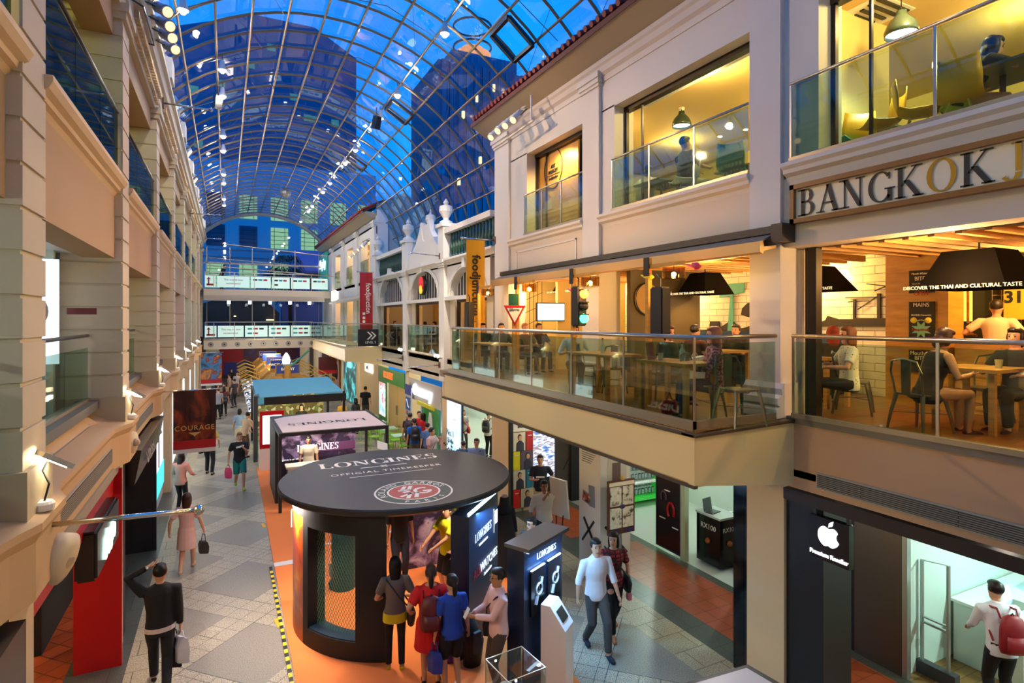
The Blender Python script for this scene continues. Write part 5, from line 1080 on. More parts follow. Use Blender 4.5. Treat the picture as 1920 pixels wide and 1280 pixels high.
mk('door_panel',G().box(8.2,9.3,13.78,13.84,.08,2.6),M('brown_door','#33211a',.3),dr); mk('door_curve',G().tube([(8.4,13.77,2.4),(8.75,13.77,2.1),(8.7,13.77,1.3),(8.45,13.77,.9)],.012,5).tube([(8.55,13.77,2.4),(8.95,13.77,1.9),(8.9,13.77,1.0),(8.6,13.77,.7)],.012,5),M('door_line','#1a100c'),dr); mk('door_post',G().box(9.3,9.38,13.7,13.84,0,2.8),M('satin_metal_post','#b8bbb8',.3,.8),dr)
# headphone poster, camera shop
hp=board('shop_poster','tall black poster with a red headphone between the two bright shops','poster',XS-.02,9.36,10.08,0.1,2.6,M('poster_dark','#170c10',.15),frame=M('purple_edge','#2c1436')); mk('headphone',G().tube([(XS-.03,9.62+.1*math.cos(t),.95+.17*math.sin(t)) for t in [rad(-50+k*22) for k in range(13)]],.03,6),M('red_gloss','#b30b10',.3),hp); mk('grey_headphone',G().tube([(XS-.03,9.85+.08*math.cos(t),1.2+.12*math.sin(t)) for t in [rad(-40+k*22) for k in range(12)]],.02,6),M('grey_print','#4a4048'),hp)
for z,y in ((1.35,9.75),(.72,9.9),(.6,9.5)): mk('caption',G().box(XS-.03,XS-.02,y-.09,y+.09,z,z+.02),white,hp)
mk('brush_figure',G().box(XS-.03,XS-.02,9.5,9.95,1.9,2.3),ramp_mat('brown_print',[(.45,'#170c10'),(.6,'#8a6450')],'noise',8),hp)
pst=struct('pillar',G().box(XS-.03,XS+.08,9.2,9.34,0,2.7),M('pale_green_post','#a9b99a',.4))
cb_=thing('camera_counter','black promotional camera cabinet with pale glass top and copper dots','counter',(9.0,9.1,0)); c0=hit(1345,1055,Z=0)
mk('body',G().box(8.95,9.45,8.55,9.2,0.04,1.02),M('cabinet_black','#0e0e10',.15),cb_); mk('top',G().box(8.93,9.47,8.53,9.22,1.02,1.06),M('glass_white_top','#b9c0b8',.1),cb_); text('RX100',.15,white,cb_,(8.943,8.87,.80),'R'); text('RX100',.13,white,cb_,(9.2,8.542,.80),'F'); mk('bronze_dot',G().ball((8.94,8.87,.52),.06,10,6,1,1),M('copper','#a85a2a',.3,.5),cb_); mk('bronze_dot',G().ball((9.2,8.54,.52),.06,10,6),M('copper','#a85a2a',.3,.5),cb_)
dc=thing('display_counter','cream counter crowded with small cameras behind the black cabinet','counter',(10,9,0)); mk('body',G().box(9.5,11.3,8.1,9.0,0,.9),M('counter_cream','#cfc4a4',.4),dc); mk('top',G().box(9.48,11.4,8.05,9.05,.9,.95),M('counter_top_w','#e6e4da',.3),dc)
random.seed(11); camg='compact cameras on the cream counter'
C0=thing('compact_camera','small black camera on the cream counter of the camera shop','camera',(0,0,0),camg); mk('body',G().box(-.055,.055,-.02,.02,0,.07),black,C0); mk('lens_barrel',G().tube([(0,-.02,.035),(0,-.06,.035)],.026,10),steeld,C0)
k=0
for i in range(7):
    for j in range(4):
        o=C0 if k==0 else dup(C0); o.location=(9.65+i*.24+random.uniform(-.03,.03),8.2+j*.2,.95); o.rotation_euler=(0,0,random.uniform(-1,1)); k+=1
lb=thing('laptop','open silver laptop on the black camera cabinet','laptop',(9.2,8.95,1.06)); mk('screen',G().obox((9.1,9.05,1.2),(.28,.015,.26),.2,-.15),M('grey_screen','#4c5450',.3),lb); mk('keyboard',G().obox((9.13,8.92,1.07),(.28,.18,.015),.2),steeld,lb)
bxs=thing('product_box','blue camera box standing on the cream counter','box',(9.8,8.7,.95)); mk('carton',G().obox((9.95,8.95,1.08),(.3,.12,.24),.3),M('box_blue','#2c78b8',.4),bxs)
pk=thing('partition_panel','dark chequered partition behind the camera counters','panel',(10.5,7.8,0)); mk('panel',G().box(8.85,11.4,7.76,7.82,0,3.0),ramp_mat('dark_dots',[(.1,'#6a6a2a'),(.25,'#1a1a14'),(.5,'#0c0c0a')],'voronoi',6),pk)
# phone shop shelf
sh=thing('display_shelf','white and green wall shelf hung with phones in the bright shop','shelf',(10.3,12.8,0)); gm=M('shelf_green','#2fae3c',.4,emit='#2fae3c',es=.15)
mk('carcass',G().box(9.42,11.5,12.75,12.95,.05,2.9),M('shelf_white','#dfe9e4',.4),sh); mk('green_board',G().box(10.72,10.95,12.45,12.75,.15,2.6).box(9.42,11.5,12.4,12.75,.18,.26),gm,sh); mk('shelf_board',G().box(9.42,10.72,12.45,12.75,.62,.65).box(9.42,10.72,12.45,12.75,1.22,1.26),white,sh)
ph0=thing('mobile_phone','phone in dark case hanging in a row on the white shelf','phone',(0,0,0),'phones on the shop shelf'); mk('case',G().box(-.04,.04,0,.012,0,.16),black,ph0); mk('screen',G().box(-.033,.033,-.003,0,.01,.14),M('phone_glass','#aebcc8',.1),ph0)
k=0
for r,z in enumerate((.28,.46,.70,.92)):
    for i in range(11):
        o=ph0 if k==0 else dup(ph0); o.location=(9.5+i*.115,12.72-.10*(1-r%2),z); k+=1
ct=thing('goods_shelf','top shelf of bright boxed goods above the phones','shelf',(10,12.6,1.26)); mk('goods',G().box(9.45,10.7,12.47,12.74,1.27,1.42),ramp_mat('bright_goods',[(.2,'#e8e8e0'),(.4,'#2a6ac0'),(.55,'#e03a2a'),(.7,'#e8c820'),(.85,'#f4f4f0')],'cells',14),ct); mk('label_strip',G().box(9.42,10.72,12.43,12.45,1.2,1.26),white,ct)
# middle block shops (sign boards in the facade plane)
bo=board('shop_sign','green fascia board with bright orange capital letters','sign',XR-.02,23.35,27.9,2.2,2.85,M('shop_green','#2f8a38',.4)); text('BOOKERY',.42,M('orange_letter','#e86a2c',.4,emit='#e86a2c',es=.5),bo,(XR-.03,26.0,2.52),'R',off=.012,sx=.9)
gp_=board('poster_stand','green shop panel with lit pastel poster under the green fascia','panel',XR-.01,26.4,27.9,0,2.2,M('shop_green','#2f8a38',.4)); mk('light_poster',G().box(XR-.03,XR-.01,26.55,27.7,.55,2.1),ramp_mat('pastel_poster',[(.3,'#7cc8d8'),(.48,'#e8f2f0'),(.56,'#d84a78'),(.64,'#e8f2f0'),(.72,'#c8b83a')],'noise',1.6,emit=.4),gp_)
dd=D.objects.new('door_2',None); COL.objects.link(dd); dd['kind']='structure'; dd.location=(XR+.1,25,0); BASE[dd.name]=Vector(dd.location); mk('door_leaf',G().box(XR+.1,XR+.15,23.4,24.85,0,2.2).box(XR+.1,XR+.15,24.9,26.35,0,2.2),M('wood_cream_door','#c9a66a',.5),dd); mk('door_handle',G().box(XR+.05,XR+.1,24.78,24.82,.9,1.3).box(XR+.05,XR+.1,24.93,24.97,.9,1.3),steel,dd)
gsn=board('shop_fascia','pale grey shop fascia carrying a glowing white script sign','sign',XR-.02,18.8,22.7,1.95,2.75,M('fascia_grey','#b4afa4',.5)); text('Creamery',.55,lit('cool_neon','#dfe8ff',2.5),gsn,(XR-.06,20.9,2.35),'R',ext=.02,off=.012); mk('yellow_flowers',G().box(XR-.08,XR-.02,19.4,21.4,1.85,1.98),M('yellow_bloom','#c8c22a',.8),gsn)
di=board('directory_panel','grey directory panel with blue escalator picture and photo rows','sign',XR-.16,21.9,22.75,0.1,2.4,M('directory_grey','#a9a8ac',.4)); mk('blue_top',G().box(XR-.17,XR-.16,21.9,22.75,2.1,2.5),M('deep_blue','#1a3a8a',.4),di); mk('blue_square',G().box(XR-.175,XR-.16,22.02,22.62,1.5,2.0),M('sign_blue2','#1f5aa8',.4),di); mk('escalator_icon',G().tube([(XR-.18,22.5,1.9),(XR-.18,22.4,1.85),(XR-.18,22.25,1.65),(XR-.18,22.12,1.62)],.025,5),white,di)
for i in range(4): mk('small_photo',G().box(XR-.175,XR-.16,22.35,22.6,1.3-i*.25,1.45-i*.25),ramp_mat('food_photo',[(.4,'#3a2a24'),(.6,'#c86a5a'),(.8,'#e8d8c8')],'noise',12),di)
gw=board('shop_window_print','green and white window print with a white figure shape','poster',XR-.02,19.0,20.9,.3,1.9,ramp_mat('leaf_print',[(.40,'#1f8a3a'),(.52,'#59b86a'),(.56,'#c4d4c8'),(.75,'#9fb0a8')],'noise',1.0),frame=M('teal_frame','#2a8a86')); mk('white_shape',G().ell([(XR-.03,19.95,.8,.02,.15),(XR-.03,19.95,1.2,.02,.28),(XR-.03,19.95,1.5,.02,.22),(XR-.03,19.95,1.72,.02,.12)],12),white,gw)
lp=board('light_poster','tall pale blue light poster on a navy panel beside the balcony','poster',XR-.03,16.98,18.2,.25,2.55,ramp_mat('ice_poster',[(.3,'#8cc8e0'),(.46,'#c8e8f2'),(.6,'#b8dcec'),(.63,'#c89a88'),(.68,'#dcf0f6')],'noise',2.2,emit=.55)); mk('navy_surround',G().box(XR,XR+.05,16.9,18.24,0,3.0),M('navy_panel','#1b2436',.6),lp); text('No. 1',.3,M('ink_navy','#1c3a5a'),lp,(XR-.04,17.85,1.35),'R'); text('Scoops',.2,M('ink_navy','#1c3a5a'),lp,(XR-.04,17.85,1.1),'R')
g=G(); random.seed(5)
for i in range(40): g.obox((XR-.04,17.85+random.gauss(0,.22),.75+random.gauss(0,.18)),(.01,.06,.05),0,random.random()*3)
mk('confetti_print',g,M('ink_brown','#5a4038'),lp)
# far right shops
struct('wall_right',G().box(XR+.05,XR+.2,28.9,32.5,0,3.1),M('cream_shopwall','#d8c49a',.5)); struct('wall_right',G().box(XR+.05,XR+.2,33.2,37.5,2.6,3.1),M('cream_shopwall','#d8c49a',.5)); struct('wall_right',G().box(XR+.05,XR+.2,38.0,42,0,3.1),M('brown_shopwall','#6a4a36',.5))
sm=board('shop_sign','small lit white sign with black letters on the cream shop wall','sign',XR-.0,29.3,31.0,2.35,2.75,lit('sign_soft_white','#fff4e0',2.2)); text('MOU',.4,blackm,sm,(XR-.01,30.15,2.55),'R',off=.01)
np_=board('shop_window','blue neon framed dark shop window with tree picture','window display',XR-.0,33.3,37.2,.2,2.6,ramp_mat('aqua_window',[(.4,'#14343a'),(.52,'#2a5a58'),(.6,'#4fb8c8'),(.7,'#1c2c30')],'noise',1.6,emit=.6)); text('OTO',.5,lit('blue_neon','#3fb8ff',6),np_,(XR-.03,35.2,2.35),'R')
fp=board('framed_poster','framed pink and black portrait poster on the brown far shop wall','poster',XR-.0,38.8,40.4,.6,2.4,M('poster_rose','#c8a0a0'),frame=M('gold_letter','#b98a1e',.35,.3)); mk('portrait',G().ball((XR-.01,39.6,1.6),.35,12,8,1.5,.9),M('photo_dark2','#2a2228'),fp); mk('portrait_face',G().ball((XR-.2,39.6,1.65),.2,12,8,1.2,.8),skin_m,fp)
random.seed(2)
for i in range(9):
    b=thing('balloon','%s balloon in the bunch by the framed poster'%['red','blue','orange','light blue','pink','yellow','violet','white','green'][i],'balloon',(0,0,0),'balloons under the far balcony'); mk('skin',G().ball((0,0,0),.17,12,8,1.15),M('balloon%d'%i,['#d83a3a','#2a78d0','#e8903a','#5ab8e0','#e07aa0','#e8d040','#8a5ac8','#e8e8e8','#3aa86a'][i],.2),b,smooth=True); mk('knot',G().ball((0,0,-.2),.025,6,4),white,b); b.location=(6.3+random.uniform(-.35,.2),38.0+i*.2,2.55+random.uniform(-.25,.2))
# green chairs and tables outside the green shop
gc=M('lime_metal','#7ab82c',.35)
def slatchair(m,label,group,nm='metal_chair'):
    o=thing(nm,label,'chair',(0,0,0),group); mk('seat',G().box(-.2,.2,-.2,.2,.43,.46),m,o)
    mk('backrest',G().tube([(-.18,.19,.46),(-.18,.22,.85),(.18,.22,.85),(.18,.19,.46)],.014,5).box(-.18,.18,.205,.22,.62,.68),m,o)
    for x in (-.18,.18):
        for y in (-.18,.18): mk('leg',G().tube([(x,y,.44),(x*1.1,y*1.1,0)],.013,5),m,o)
    return o
def cafetable(label,group,top,w=.6,d=.6,h=.74,nm='cafe_table',legm=None):
    o=thing(nm,label,'table',(0,0,0),group); mk('tabletop',G().box(-w/2,w/2,-d/2,d/2,h-.03,h),top,o); mk('pedestal',G().lathe([(.2,0),(.2,.02),(.03,.04),(.03,h-.03)],(0,0,0),12),legm or steel,o); return o
c0=slatchair(gc,'lime green metal chair at the tables outside the green shop','green chairs outside the shop'); t0=cafetable('small pale green table outside the green shop','pale tables outside the shop',M('pale_table','#a8d0b8',.3))
k=0
for i,(x,y) in enumerate(((5.9,21.3),(5.85,22.9),(5.8,24.5),(5.85,26.0))):
    tt=t0 if i==0 else dup(t0); tt.location=(x,y,0)
    for dx,dy,r in ((0,-.55,PI),(0,.55,0),(-.55,0,PI/2)):
        cc=c0 if k==0 else dup(c0); cc.location=(x+dx,y+dy,0); cc.rotation_euler=(0,0,r); k+=1
# ================================================================ LEFT STREET LEVEL
gx=-1.33
P=hit(182,1090,X=gx); Q=hit(223,960,X=gx)
gg=thing('hanging_sign','black box sign with glowing white script on the red shop','sign',(gx-.1,(P.y+Q.y)/2,P.z)); z0=hit(182,1090,X=gx).z; z1=hit(186,990,X=gx).z
mk('box',G().box(gx-.22,gx,P.y,min(Q.y,10.2),z0,z1),M('sign_black','#0c0c0e',.25),gg,bevel=.03); text('giggle',(z1-z0)*.62,lit('mint_neon','#d8ffec',1.3),gg,(gx+.01,(P.y+min(Q.y,10.2))/2,(z0+z1)/2),'L',off=.012,ext=.012,sx=.9,shear=.2)
g2_=thing('wall_sign','small black rounded sign with white letters on the red wall','sign',(-1.5,10.25,1.6)); mk('plate',G().box(-1.75,-1.40,10.20,10.27,1.55,1.80),blackm,g2_,bevel=.03); text('ne.',.2,lit('sign_soft2','#f4fff8',3),g2_,(-1.52,10.19,1.67),'F',off=.008)
db=thing('shop_sign','black projecting sign box with silver letters above the dark doorway','sign',(XL+.05,13,2.4)); mk('box',G().prism([(XL+.12,2.92),(XL+.02,2.35),(XL-.25,2.35),(XL-.25,2.95)],11.3,15.2,'Y'),M('sign_black','#0c0c0e',.25),db); text('DIESEL',.36,M('silver_letter','#c8c4b8',.3,.6),db,(XL+.085,13.0,2.6),(PI/2-.17,0,PI/2),off=.01,sx=1.25)
hs=thing('loudspeaker','round cream horn loudspeaker on the fascia below the ledge','speaker',(XL,6.8,2.85)); q=hit(117,1040,X=XL+.12); mk('bowl',G().tube([(q.x-.12,q.y,q.z),(q.x-.06,q.y-.02,q.z),(q.x+.03,q.y-.05,q.z-.02),(q.x+.07,q.y-.06,q.z-.03)],[.10,.2,.21,.12],20),M('speaker_cream','#cdbb98',.5),hs,smooth=True); mk('horn_core',G().tube([(q.x,q.y-.05,q.z-.02),(q.x+.07,q.y-.08,q.z-.05)],.05,12),M('speaker_cream2','#b9a684',.5),hs)
q=hit(250,828,X=XL+.1); hs=thing('loudspeaker','second cream horn loudspeaker by the dark shop sign','speaker',tuple(q)); mk('bowl',G().tube([(q.x-.2,q.y,q.z),(q.x-.1,q.y-.02,q.z),(q.x+.02,q.y-.05,q.z)],[.1,.19,.16],16),M('speaker_cream','#cdbb98',.5),hs,smooth=True); mk('horn_core',G().ball((q.x+.04,q.y-.05,q.z),.06,8,6),M('speaker_cream2','#b9a684',.5),hs)
nb=thing('hanging_sign','black box sign with cyan neon letters at the bottom left corner','sign',(-1.6,5.4,1.7)); P=hit(49,1160,X=-1.3); mk('box',G().box(-1.75,-1.3,4.0,P.y,P.z-.95,P.z),M('sign_black2','#0a1418',.3),nb); text('oop.',.42,lit('cyan_neon','#58d8ff',2),nb,(-1.285,P.y-.48,P.z-.62),'L',off=.02,sx=1.0,shear=.15)
lbx=board('light_poster','white and turquoise light poster with a standing woman by the courage banner','poster',-1.5,15.9,18.0,.75,2.7,M('lightbox_white2','#d8e8ee',.5,emit='#d8e8ee',es=.9),sd=1); mk('turquoise_base',G().box(-1.5,-1.48,15.9,18.0,.75,1.35),M('turquoise_lit','#3fc0cc',.5,emit='#3fc0cc',es=.7),lbx)
mk('printed_figure',G().ell([(-1.49,16.8,1.4,.01,.10),(-1.49,16.8,1.8,.01,.12),(-1.49,16.8,2.05,.01,.15),(-1.49,16.8,2.2,.01,.05)],10).ball((-1.49,16.8,2.28),.07,8,6,1,.9),M('print_mauve','#8a7a94'),lbx); text('PULL',.25,M('ink_dark','#2a2a30'),lbx,(-1.49,16.9,2.5),'L')
for i in range(4): board('shop_window','tall lit shop window on the left beyond the banners, %s one'%('first','second','third','fourth')[i],'window display',-1.55,20.6+i*4.7,23.2+i*4.7,.4,2.6,ramp_mat('lit_window_left',[(.35,'#d8ecf0'),(.55,'#f0f4f0'),(.65,'#7ab0c8'),(.8,'#e0c8a0')],'noise',1.3,emit=.9),sd=1)
# left upper floor: shop with bright posters, red wall bay
pw_=thing('portrait_poster','blue lit portrait poster in the left upper shop','poster',(-2.6,8.0,5)); q=hit(101,540,Y=9.6); mk('panel',G().box(q.x-.3,q.x+.05,9.6,9.64,4.5,5.9),M('poster_lit_white','#e8f4ff',.5,emit='#d8ecff',es=.5),pw_); mk('portrait',G().ball((q.x-.13,9.59,5.2),.075,12,8,2.0,.1),M('portrait_blue','#b8a8a8',.5),pw_)
cs_=thing('goods_shelf','shelf of cosmetic boxes in the left upper shop','shelf',(-2.9,8.3,3.7)); mk('boards',G().box(-3.4,-2.2,9.4,9.7,3.62,4.7),ramp_mat('cosmetics',[(.2,'#e8eef2'),(.4,'#2a6ab8'),(.55,'#f2f2ee'),(.7,'#b83a4a'),(.85,'#20242c')],'cells',8,emit=.25),cs_)
struct('wall_left',G().box(XL-1.6,XL-.5,19.9,20.0,3.62,6.05),M('rose_wall','#c8505c',.6)); struct('wall_left',G().box(XL-.9,XL-.55,20.3,24.3,3.62,6.05),M('rose_wall','#c8505c',.6))
sgn=thing('wall_sign','small maroon notice plate on the white wall of the left opening','sign',(-2,10,5)); q=hit(154,584,Y=9.9); mk('plate',G().box(q.x-.17,q.x+.17,9.87,9.9,q.z-.04,q.z+.05),M('maroon_plate','#6a2a2a'),sgn); struct('wall_left',G().box(-3.0,XL-.75,9.9,10.0,3.62,6.05),M('mint_side','#c4d0c0',.6))
# ================================================================ LEVEL 2 RESTAURANT
FL=3.78
tm=M('gunmetal','#7d7a6c',.3,.85)
def tolix(label,group):
    o=thing('metal_chair',label,'chair',(0,0,0),group)
    mk('seat',G().prism([(-.18,-.18),(.18,-.18),(.17,.18),(-.17,.18)],.43,.45,'Z').lathe([(.19,.41),(.2,.43)],(0,0,0),4),tm,o)
    pts=[(-.17,.17,.44),(-.19,.22,.7),(-.15,.25,.83),(0,.26,.86),(.15,.25,.83),(.19,.22,.7),(.17,.17,.44)]
    mk('back_frame',G().tube(pts,.013,6),tm,o); mk('back_splat',G().prism([(-.05,.44),(.05,.44),(.06,.84),(-.06,.84)],.21,.225,'Y'),tm,o)
    for x in (-1,1):
        for y in (-1,1): mk('leg',G().tube([(x*.16,y*.16,.44),(x*.2,y*.21,.2),(x*.225,y*.235,0)],[.026,.02,.014],5),tm,o)
    mk('brace',G().tube([(-.18,-.19,.22),(.18,.19,.22)],.007,4).tube([(.18,-.19,.22),(-.18,.19,.22)],.007,4),tm,o); return o
T0=tolix('silver metal chair at the balcony corner, nearest the glass corner','metal chairs of the right restaurant')
def onfloor(px,py): return hit(px,py,Z=FL)
cl=[(1318,790,.4,None),(1385,782,-.2,'silver metal chair by the long haired diner in red at the balcony corner'),(1150,735,2.6,'metal chair with back to the wall at the middle balcony table'),(1105,722,.6,'metal chair left of the middle balcony table'),(985,695,.3,'metal chair beside the triangular road sign'),(905,680,1.2,'metal chair at the far left balcony table'),(1600,790,.5,'silver metal chair under the woman in the spotted top'),(1725,830,1.4,'silver metal chair of the woman in the sleeveless dark dress'),(1850,860,-1.4,'metal chair across from the woman in the sleeveless dark dress'),(1240,740,2.9,'metal chair of the dark haired diner behind the light table')]
CX=[5.75,5.75,6.3,6.3,6.4,6.4,7.9,7.3,8.7,6.5]
for i,(px,py,r,lb) in enumerate(cl):
    q=hit(px,py-12,X=CX[i]); o=T0 if i==0 else dup(T0,label=lb); o.location=(q.x,q.y,FL); o.rotation_euler=(0,0,r)
def woodtable(label,w,d,group='wooden dining tables'):
    o=thing('dining_table',label,'table',(0,0,0),group); mk('tabletop',G().box(-w/2,w/2,-d/2,d/2,.71,.75),woodm,o)
    for x in (-w/2+.06,w/2-.06):
        for y in (-d/2+.06,d/2-.06): mk('leg',G().box(x-.03,x+.03,y-.03,y+.03,0,.71),woodm,o)
    return o
def dine(label,w,d,px,py,rz=0,X=5.7):
    q=hit(px,py,X=X); o=woodtable(label,w,d); o.location=(q.x,q.y,FL); o.rotation_euler=(0,0,rz); return q
ta=dine('pale wooden table at the balcony corner, near the glass',.6,1.0,1268,672,0,5.5); tb_=dine('pale wooden table beside the traffic light',.7,1.2,1130,662); tc_=dine('dark legged table by the yellow banner end of the balcony',.7,1.2,925,640); td=dine('wooden table of the spotted top diner on the right terrace',.6,.8,1530,690,0,8.15); te=dine('wooden table of the sleeveless diner on the right terrace',.8,.7,1835,697,0,8.05); tf=dine('inner wooden table by the blue bench',1.0,.6,1350,655,0,8.1)
def small(name,label,cat,p,build):
    o=thing(name,label,cat,tuple(p)); build(o,p); return o
def bottle(o,p): mk('glass_body',G().lathe([(.035,0),(.035,.13),(.014,.18),(.014,.23)],p,10),M('bottle_glass','#b8c8a8',.1),o); mk('cap',G().lathe([(.016,.23),(.016,.25)],p,8),black,o)
def cup(o,p): mk('body',G().lathe([(.03,0),(.04,.1),(.037,.1),(.03,.01)],p,12),M('tumbler','#c8b890',.15),o)
def menu(o,p): mk('card',G().obox((p[0],p[1],p[2]+.12),(.2,.02,.24),.4,-.15),M('menu_red','#6a1420'),o)
def bag(o,p,c='#b0182a'): mk('body',G().ell([(p[0],p[1],p[2],.13,.07),(p[0],p[1],p[2]+.12,.14,.08),(p[0],p[1],p[2]+.2,.1,.04)],14),M('bag'+c[1:],c,.4),o,smooth=True); mk('handle',G().tube([(p[0]-.06,p[1],p[2]+.18),(p[0],p[1],p[2]+.3),(p[0]+.06,p[1],p[2]+.18)],.008,5),M('bag'+c[1:],c,.4),o)
small('bottle','glass bottle on the balcony corner table','bottle',(ta.x+.1,ta.y,FL+.75),bottle); small('tumbler','short tumbler on the balcony corner table','cup',(ta.x-.1,ta.y+.2,FL+.75),cup); small('bottle','glass bottle on the table beside the traffic light','bottle',(tb_.x,tb_.y,FL+.75),bottle); small('tumbler','tumbler on the sleeveless diner table','cup',(te.x,te.y-.2,FL+.75),cup); small('menu_stand','dark red menu stand on the sleeveless diner table','menu',(te.x+.15,te.y-.4,FL+.75),menu); small('bottle','glass bottle on the spotted top diner table','bottle',(td.x,td.y,FL+.75),bottle); small('tumbler','tumbler on the inner table by the blue bench','cup',(tf.x,tf.y,FL+.75),cup); small('menu_stand','dark red menu stand on the balcony corner table','menu',(ta.x-.15,ta.y+.35,FL+.75),menu)
q=onfloor(1266,778); small('handbag','small red handbag on the balcony floor by the glass','handbag',(q.x,q.y+.12,FL),bag)
q=onfloor(1300,770); pb2=thing('carrier_bag','white carrier bag on the chair at the balcony corner','bag',(q.x,q.y,FL+.45)); mk('paper_body',G().prism([(-.16,0),(.16,0),(.2,.34),(-.14,.3)],-.06,.06,'Y'),white,pb2); mk('handle',G().tube([(-.05,0,.3),(.02,0,.42),(.1,0,.32)],.006,4),white,pb2)
for o_ in pb2.children: pass
# fix: carrier bag built around origin
for ch in pb2.children:
    ch.data.transform(Matrix.Translation(BASE[pb2.name]))
# big black lampshades
def shade(px,py,X,label,w0=.32,w1=.62,h=.42):
    q=hit(px,py,X=X); o=thing('lampshade_lamp',label,'lamp',tuple(q),'big black restaurant lampshades')
    n0=[(q.x-w1,q.y-w1,q.z-h),(q.x+w1,q.y-w1,q.z-h),(q.x+w1,q.y+w1,q.z-h),(q.x-w1,q.y+w1,q.z-h)]; n1=[(q.x-w0,q.y-w0,q.z),(q.x+w0,q.y-w0,q.z),(q.x+w0,q.y+w0,q.z),(q.x-w0,q.y+w0,q.z)]
    g=G(); 
    for i in range(4): j=(i+1)%4; g.poly([n0[i],n0[j],n1[j],n1[i]])
    g.poly(n1); mk('shade',g,M('shade_black','#080605',.95,spec=.1),o); text('DISCOVER THE THAI AND CULTURAL TASTE',.06,M('letter_pale','#e8d8b0',.5,emit='#e8d8b0',es=.4),o,(q.x-w1-.005,q.y,q.z-h+.02),'R'); mk('bulb',G().ball((q.x,q.y,q.z-h+.14),.05,8,6),bulbw,o); mk('rod',G().tube([(q.x,q.y,q.z),(q.x,q.y,6.2)],.012,5),black,o); return q
S1=shade(1322,512,8.4,'big black square lampshade over the inner balcony tables',.2,.38,.42); S2=shade(1068,520,8.4,'black square lampshade left of the traffic light',.18,.36,.42); S3=shade(1836,470,8.1,'big black square lampshade over the right terrace',.27,.46,.46); S4=shade(1530,500,9.0,'black lampshade cut by the left jamb of the right terrace',.2,.45)
# timber ceiling slats
sl=thing('slatted_ceiling','row of pale timber slats under the right terrace ceiling','slats',(8,3,6.1))
for i in range(18): mk('slat',G().box(XR+.4,9.9,.4+i*.27,.47+i*.27,6.02,6.14),woodm,sl)
sl=thing('slatted_ceiling','row of pale timber slats under the balcony restaurant ceiling','slats',(8,9,6.1))
for i in range(22): mk('slat',G().box(XR+.5,9.6,6.0+i*.32,6.07+i*.32,6.06,6.16),woodm,sl)
struct('trim_30',G().box(XR+.35,XR+.5,-1,5.1,6.05,6.15).box(XR+.3,XR+.42,5.0,5.16,3.8,6.1),M('dark_bronze','#2a211a',.4,.4))
struct('wall_right',G().box(XR+.4,XR+2.2,9.0,9.12,3.78,6.2),M('dark_green_partition','#4a4028',.6)); 
dk=thing('round_wall_mirror','round clear disc on the dark partition behind the signal','mirror',(7.5,8.9,5.2)); q=hit(1215,560,Y=8.95); mk('disc',G().tube([(q.x,8.95,q.z),(q.x,8.99,q.z)],.3,24),M('tan_disc','#a88a5a',.2),dk); mk('rim',G().tube([(q.x+.31*math.cos(t),8.94,q.z+.31*math.sin(t)) for t in [2*PI*k/24 for k in range(24)]],.012,5,close=True),steeld,dk)
# mural figures painted on the brick
mu=thing('mural','black skyline and turquoise signpost mural on the white brick wall','mural',(9.98,9,4.5))
def myz(px,py): q=hit(px,py,X=9.97); return (q.y,q.z)
mb=M('mural_black','#2a2620',.7); mt=M('mural_teal','#58b0a4',.7); mo=M('mural_orange','#d08a2a',.7)
sky=[(1240,632),(1240,618),(1262,622),(1275,605),(1300,606),(1305,618),(1330,618),(1332,602),(1348,602),(1350,614),(1372,600),(1390,616),(1415,608),(1415,632)]
mk('skyline',G().prism([myz(*p) for p in sky],9.955,9.985,'X'),mb,mu); mk('signpost',G().prism([myz(*p) for p in ((1365,620),(1370,555),(1350,558),(1350,545),(1368,532),(1395,530),(1394,548),(1374,553),(1376,620))],9.95,9.985,'X'),mt,mu); mk('lantern',G().prism([myz(*p) for p in ((1256,588),(1252,566),(1272,562),(1276,568),(1270,590))],9.955,9.985,'X'),mo,mu); mk('shadow_shape',G().prism([myz(*p) for p in ((1278,582),(1280,560),(1298,556),(1296,575),(1288,585))],9.955,9.985,'X'),M('mural_grey','#6e6a5e',.7),mu); mk('blob',G().prism([myz(*p) for p in ((1390,590),(1392,578),(1402,568),(1415,566),(1415,596),(1402,594))],9.955,9.985,'X'),mb,mu)
mk('skyline_right',G().prism([myz(*p) for p in ((1536,612),(1536,604),(1548,600),(1552,592),(1572,598),(1600,598),(1600,562),(1604,562),(1604,596),(1645,596),(1645,550),(1651,550),(1651,596),(1672,596),(1672,530),(1680,530),(1680,612))],9.955,9.985,'X'),mb,mu)
g=G()
for a,b in (((1585,558),(1680,556)),((1590,566),(1630,564)),((1625,532),(1680,538)),((1608,580),(1645,556)),((1640,545),(1665,535)),((1660,575),(1680,560))): 
    p=hit(*a,X=9.96); q=hit(*b,X=9.96); g.tube([p,q],.012,4)
mk('power_line',g,mb,mu)
bn=thing('bench','long blue upholstered bench along the brick wall','bench',(9.7,9,FL)); mk('seat',G().box(9.3,9.8,6.5,12.5,FL,FL+.45),M('bench_blue','#24456e',.8),bn); mk('backrest',G().box(9.75,9.95,6.5,12.5,FL+.45,FL+1.05),M('bench_blue','#24456e',.8),bn,bevel=.03)
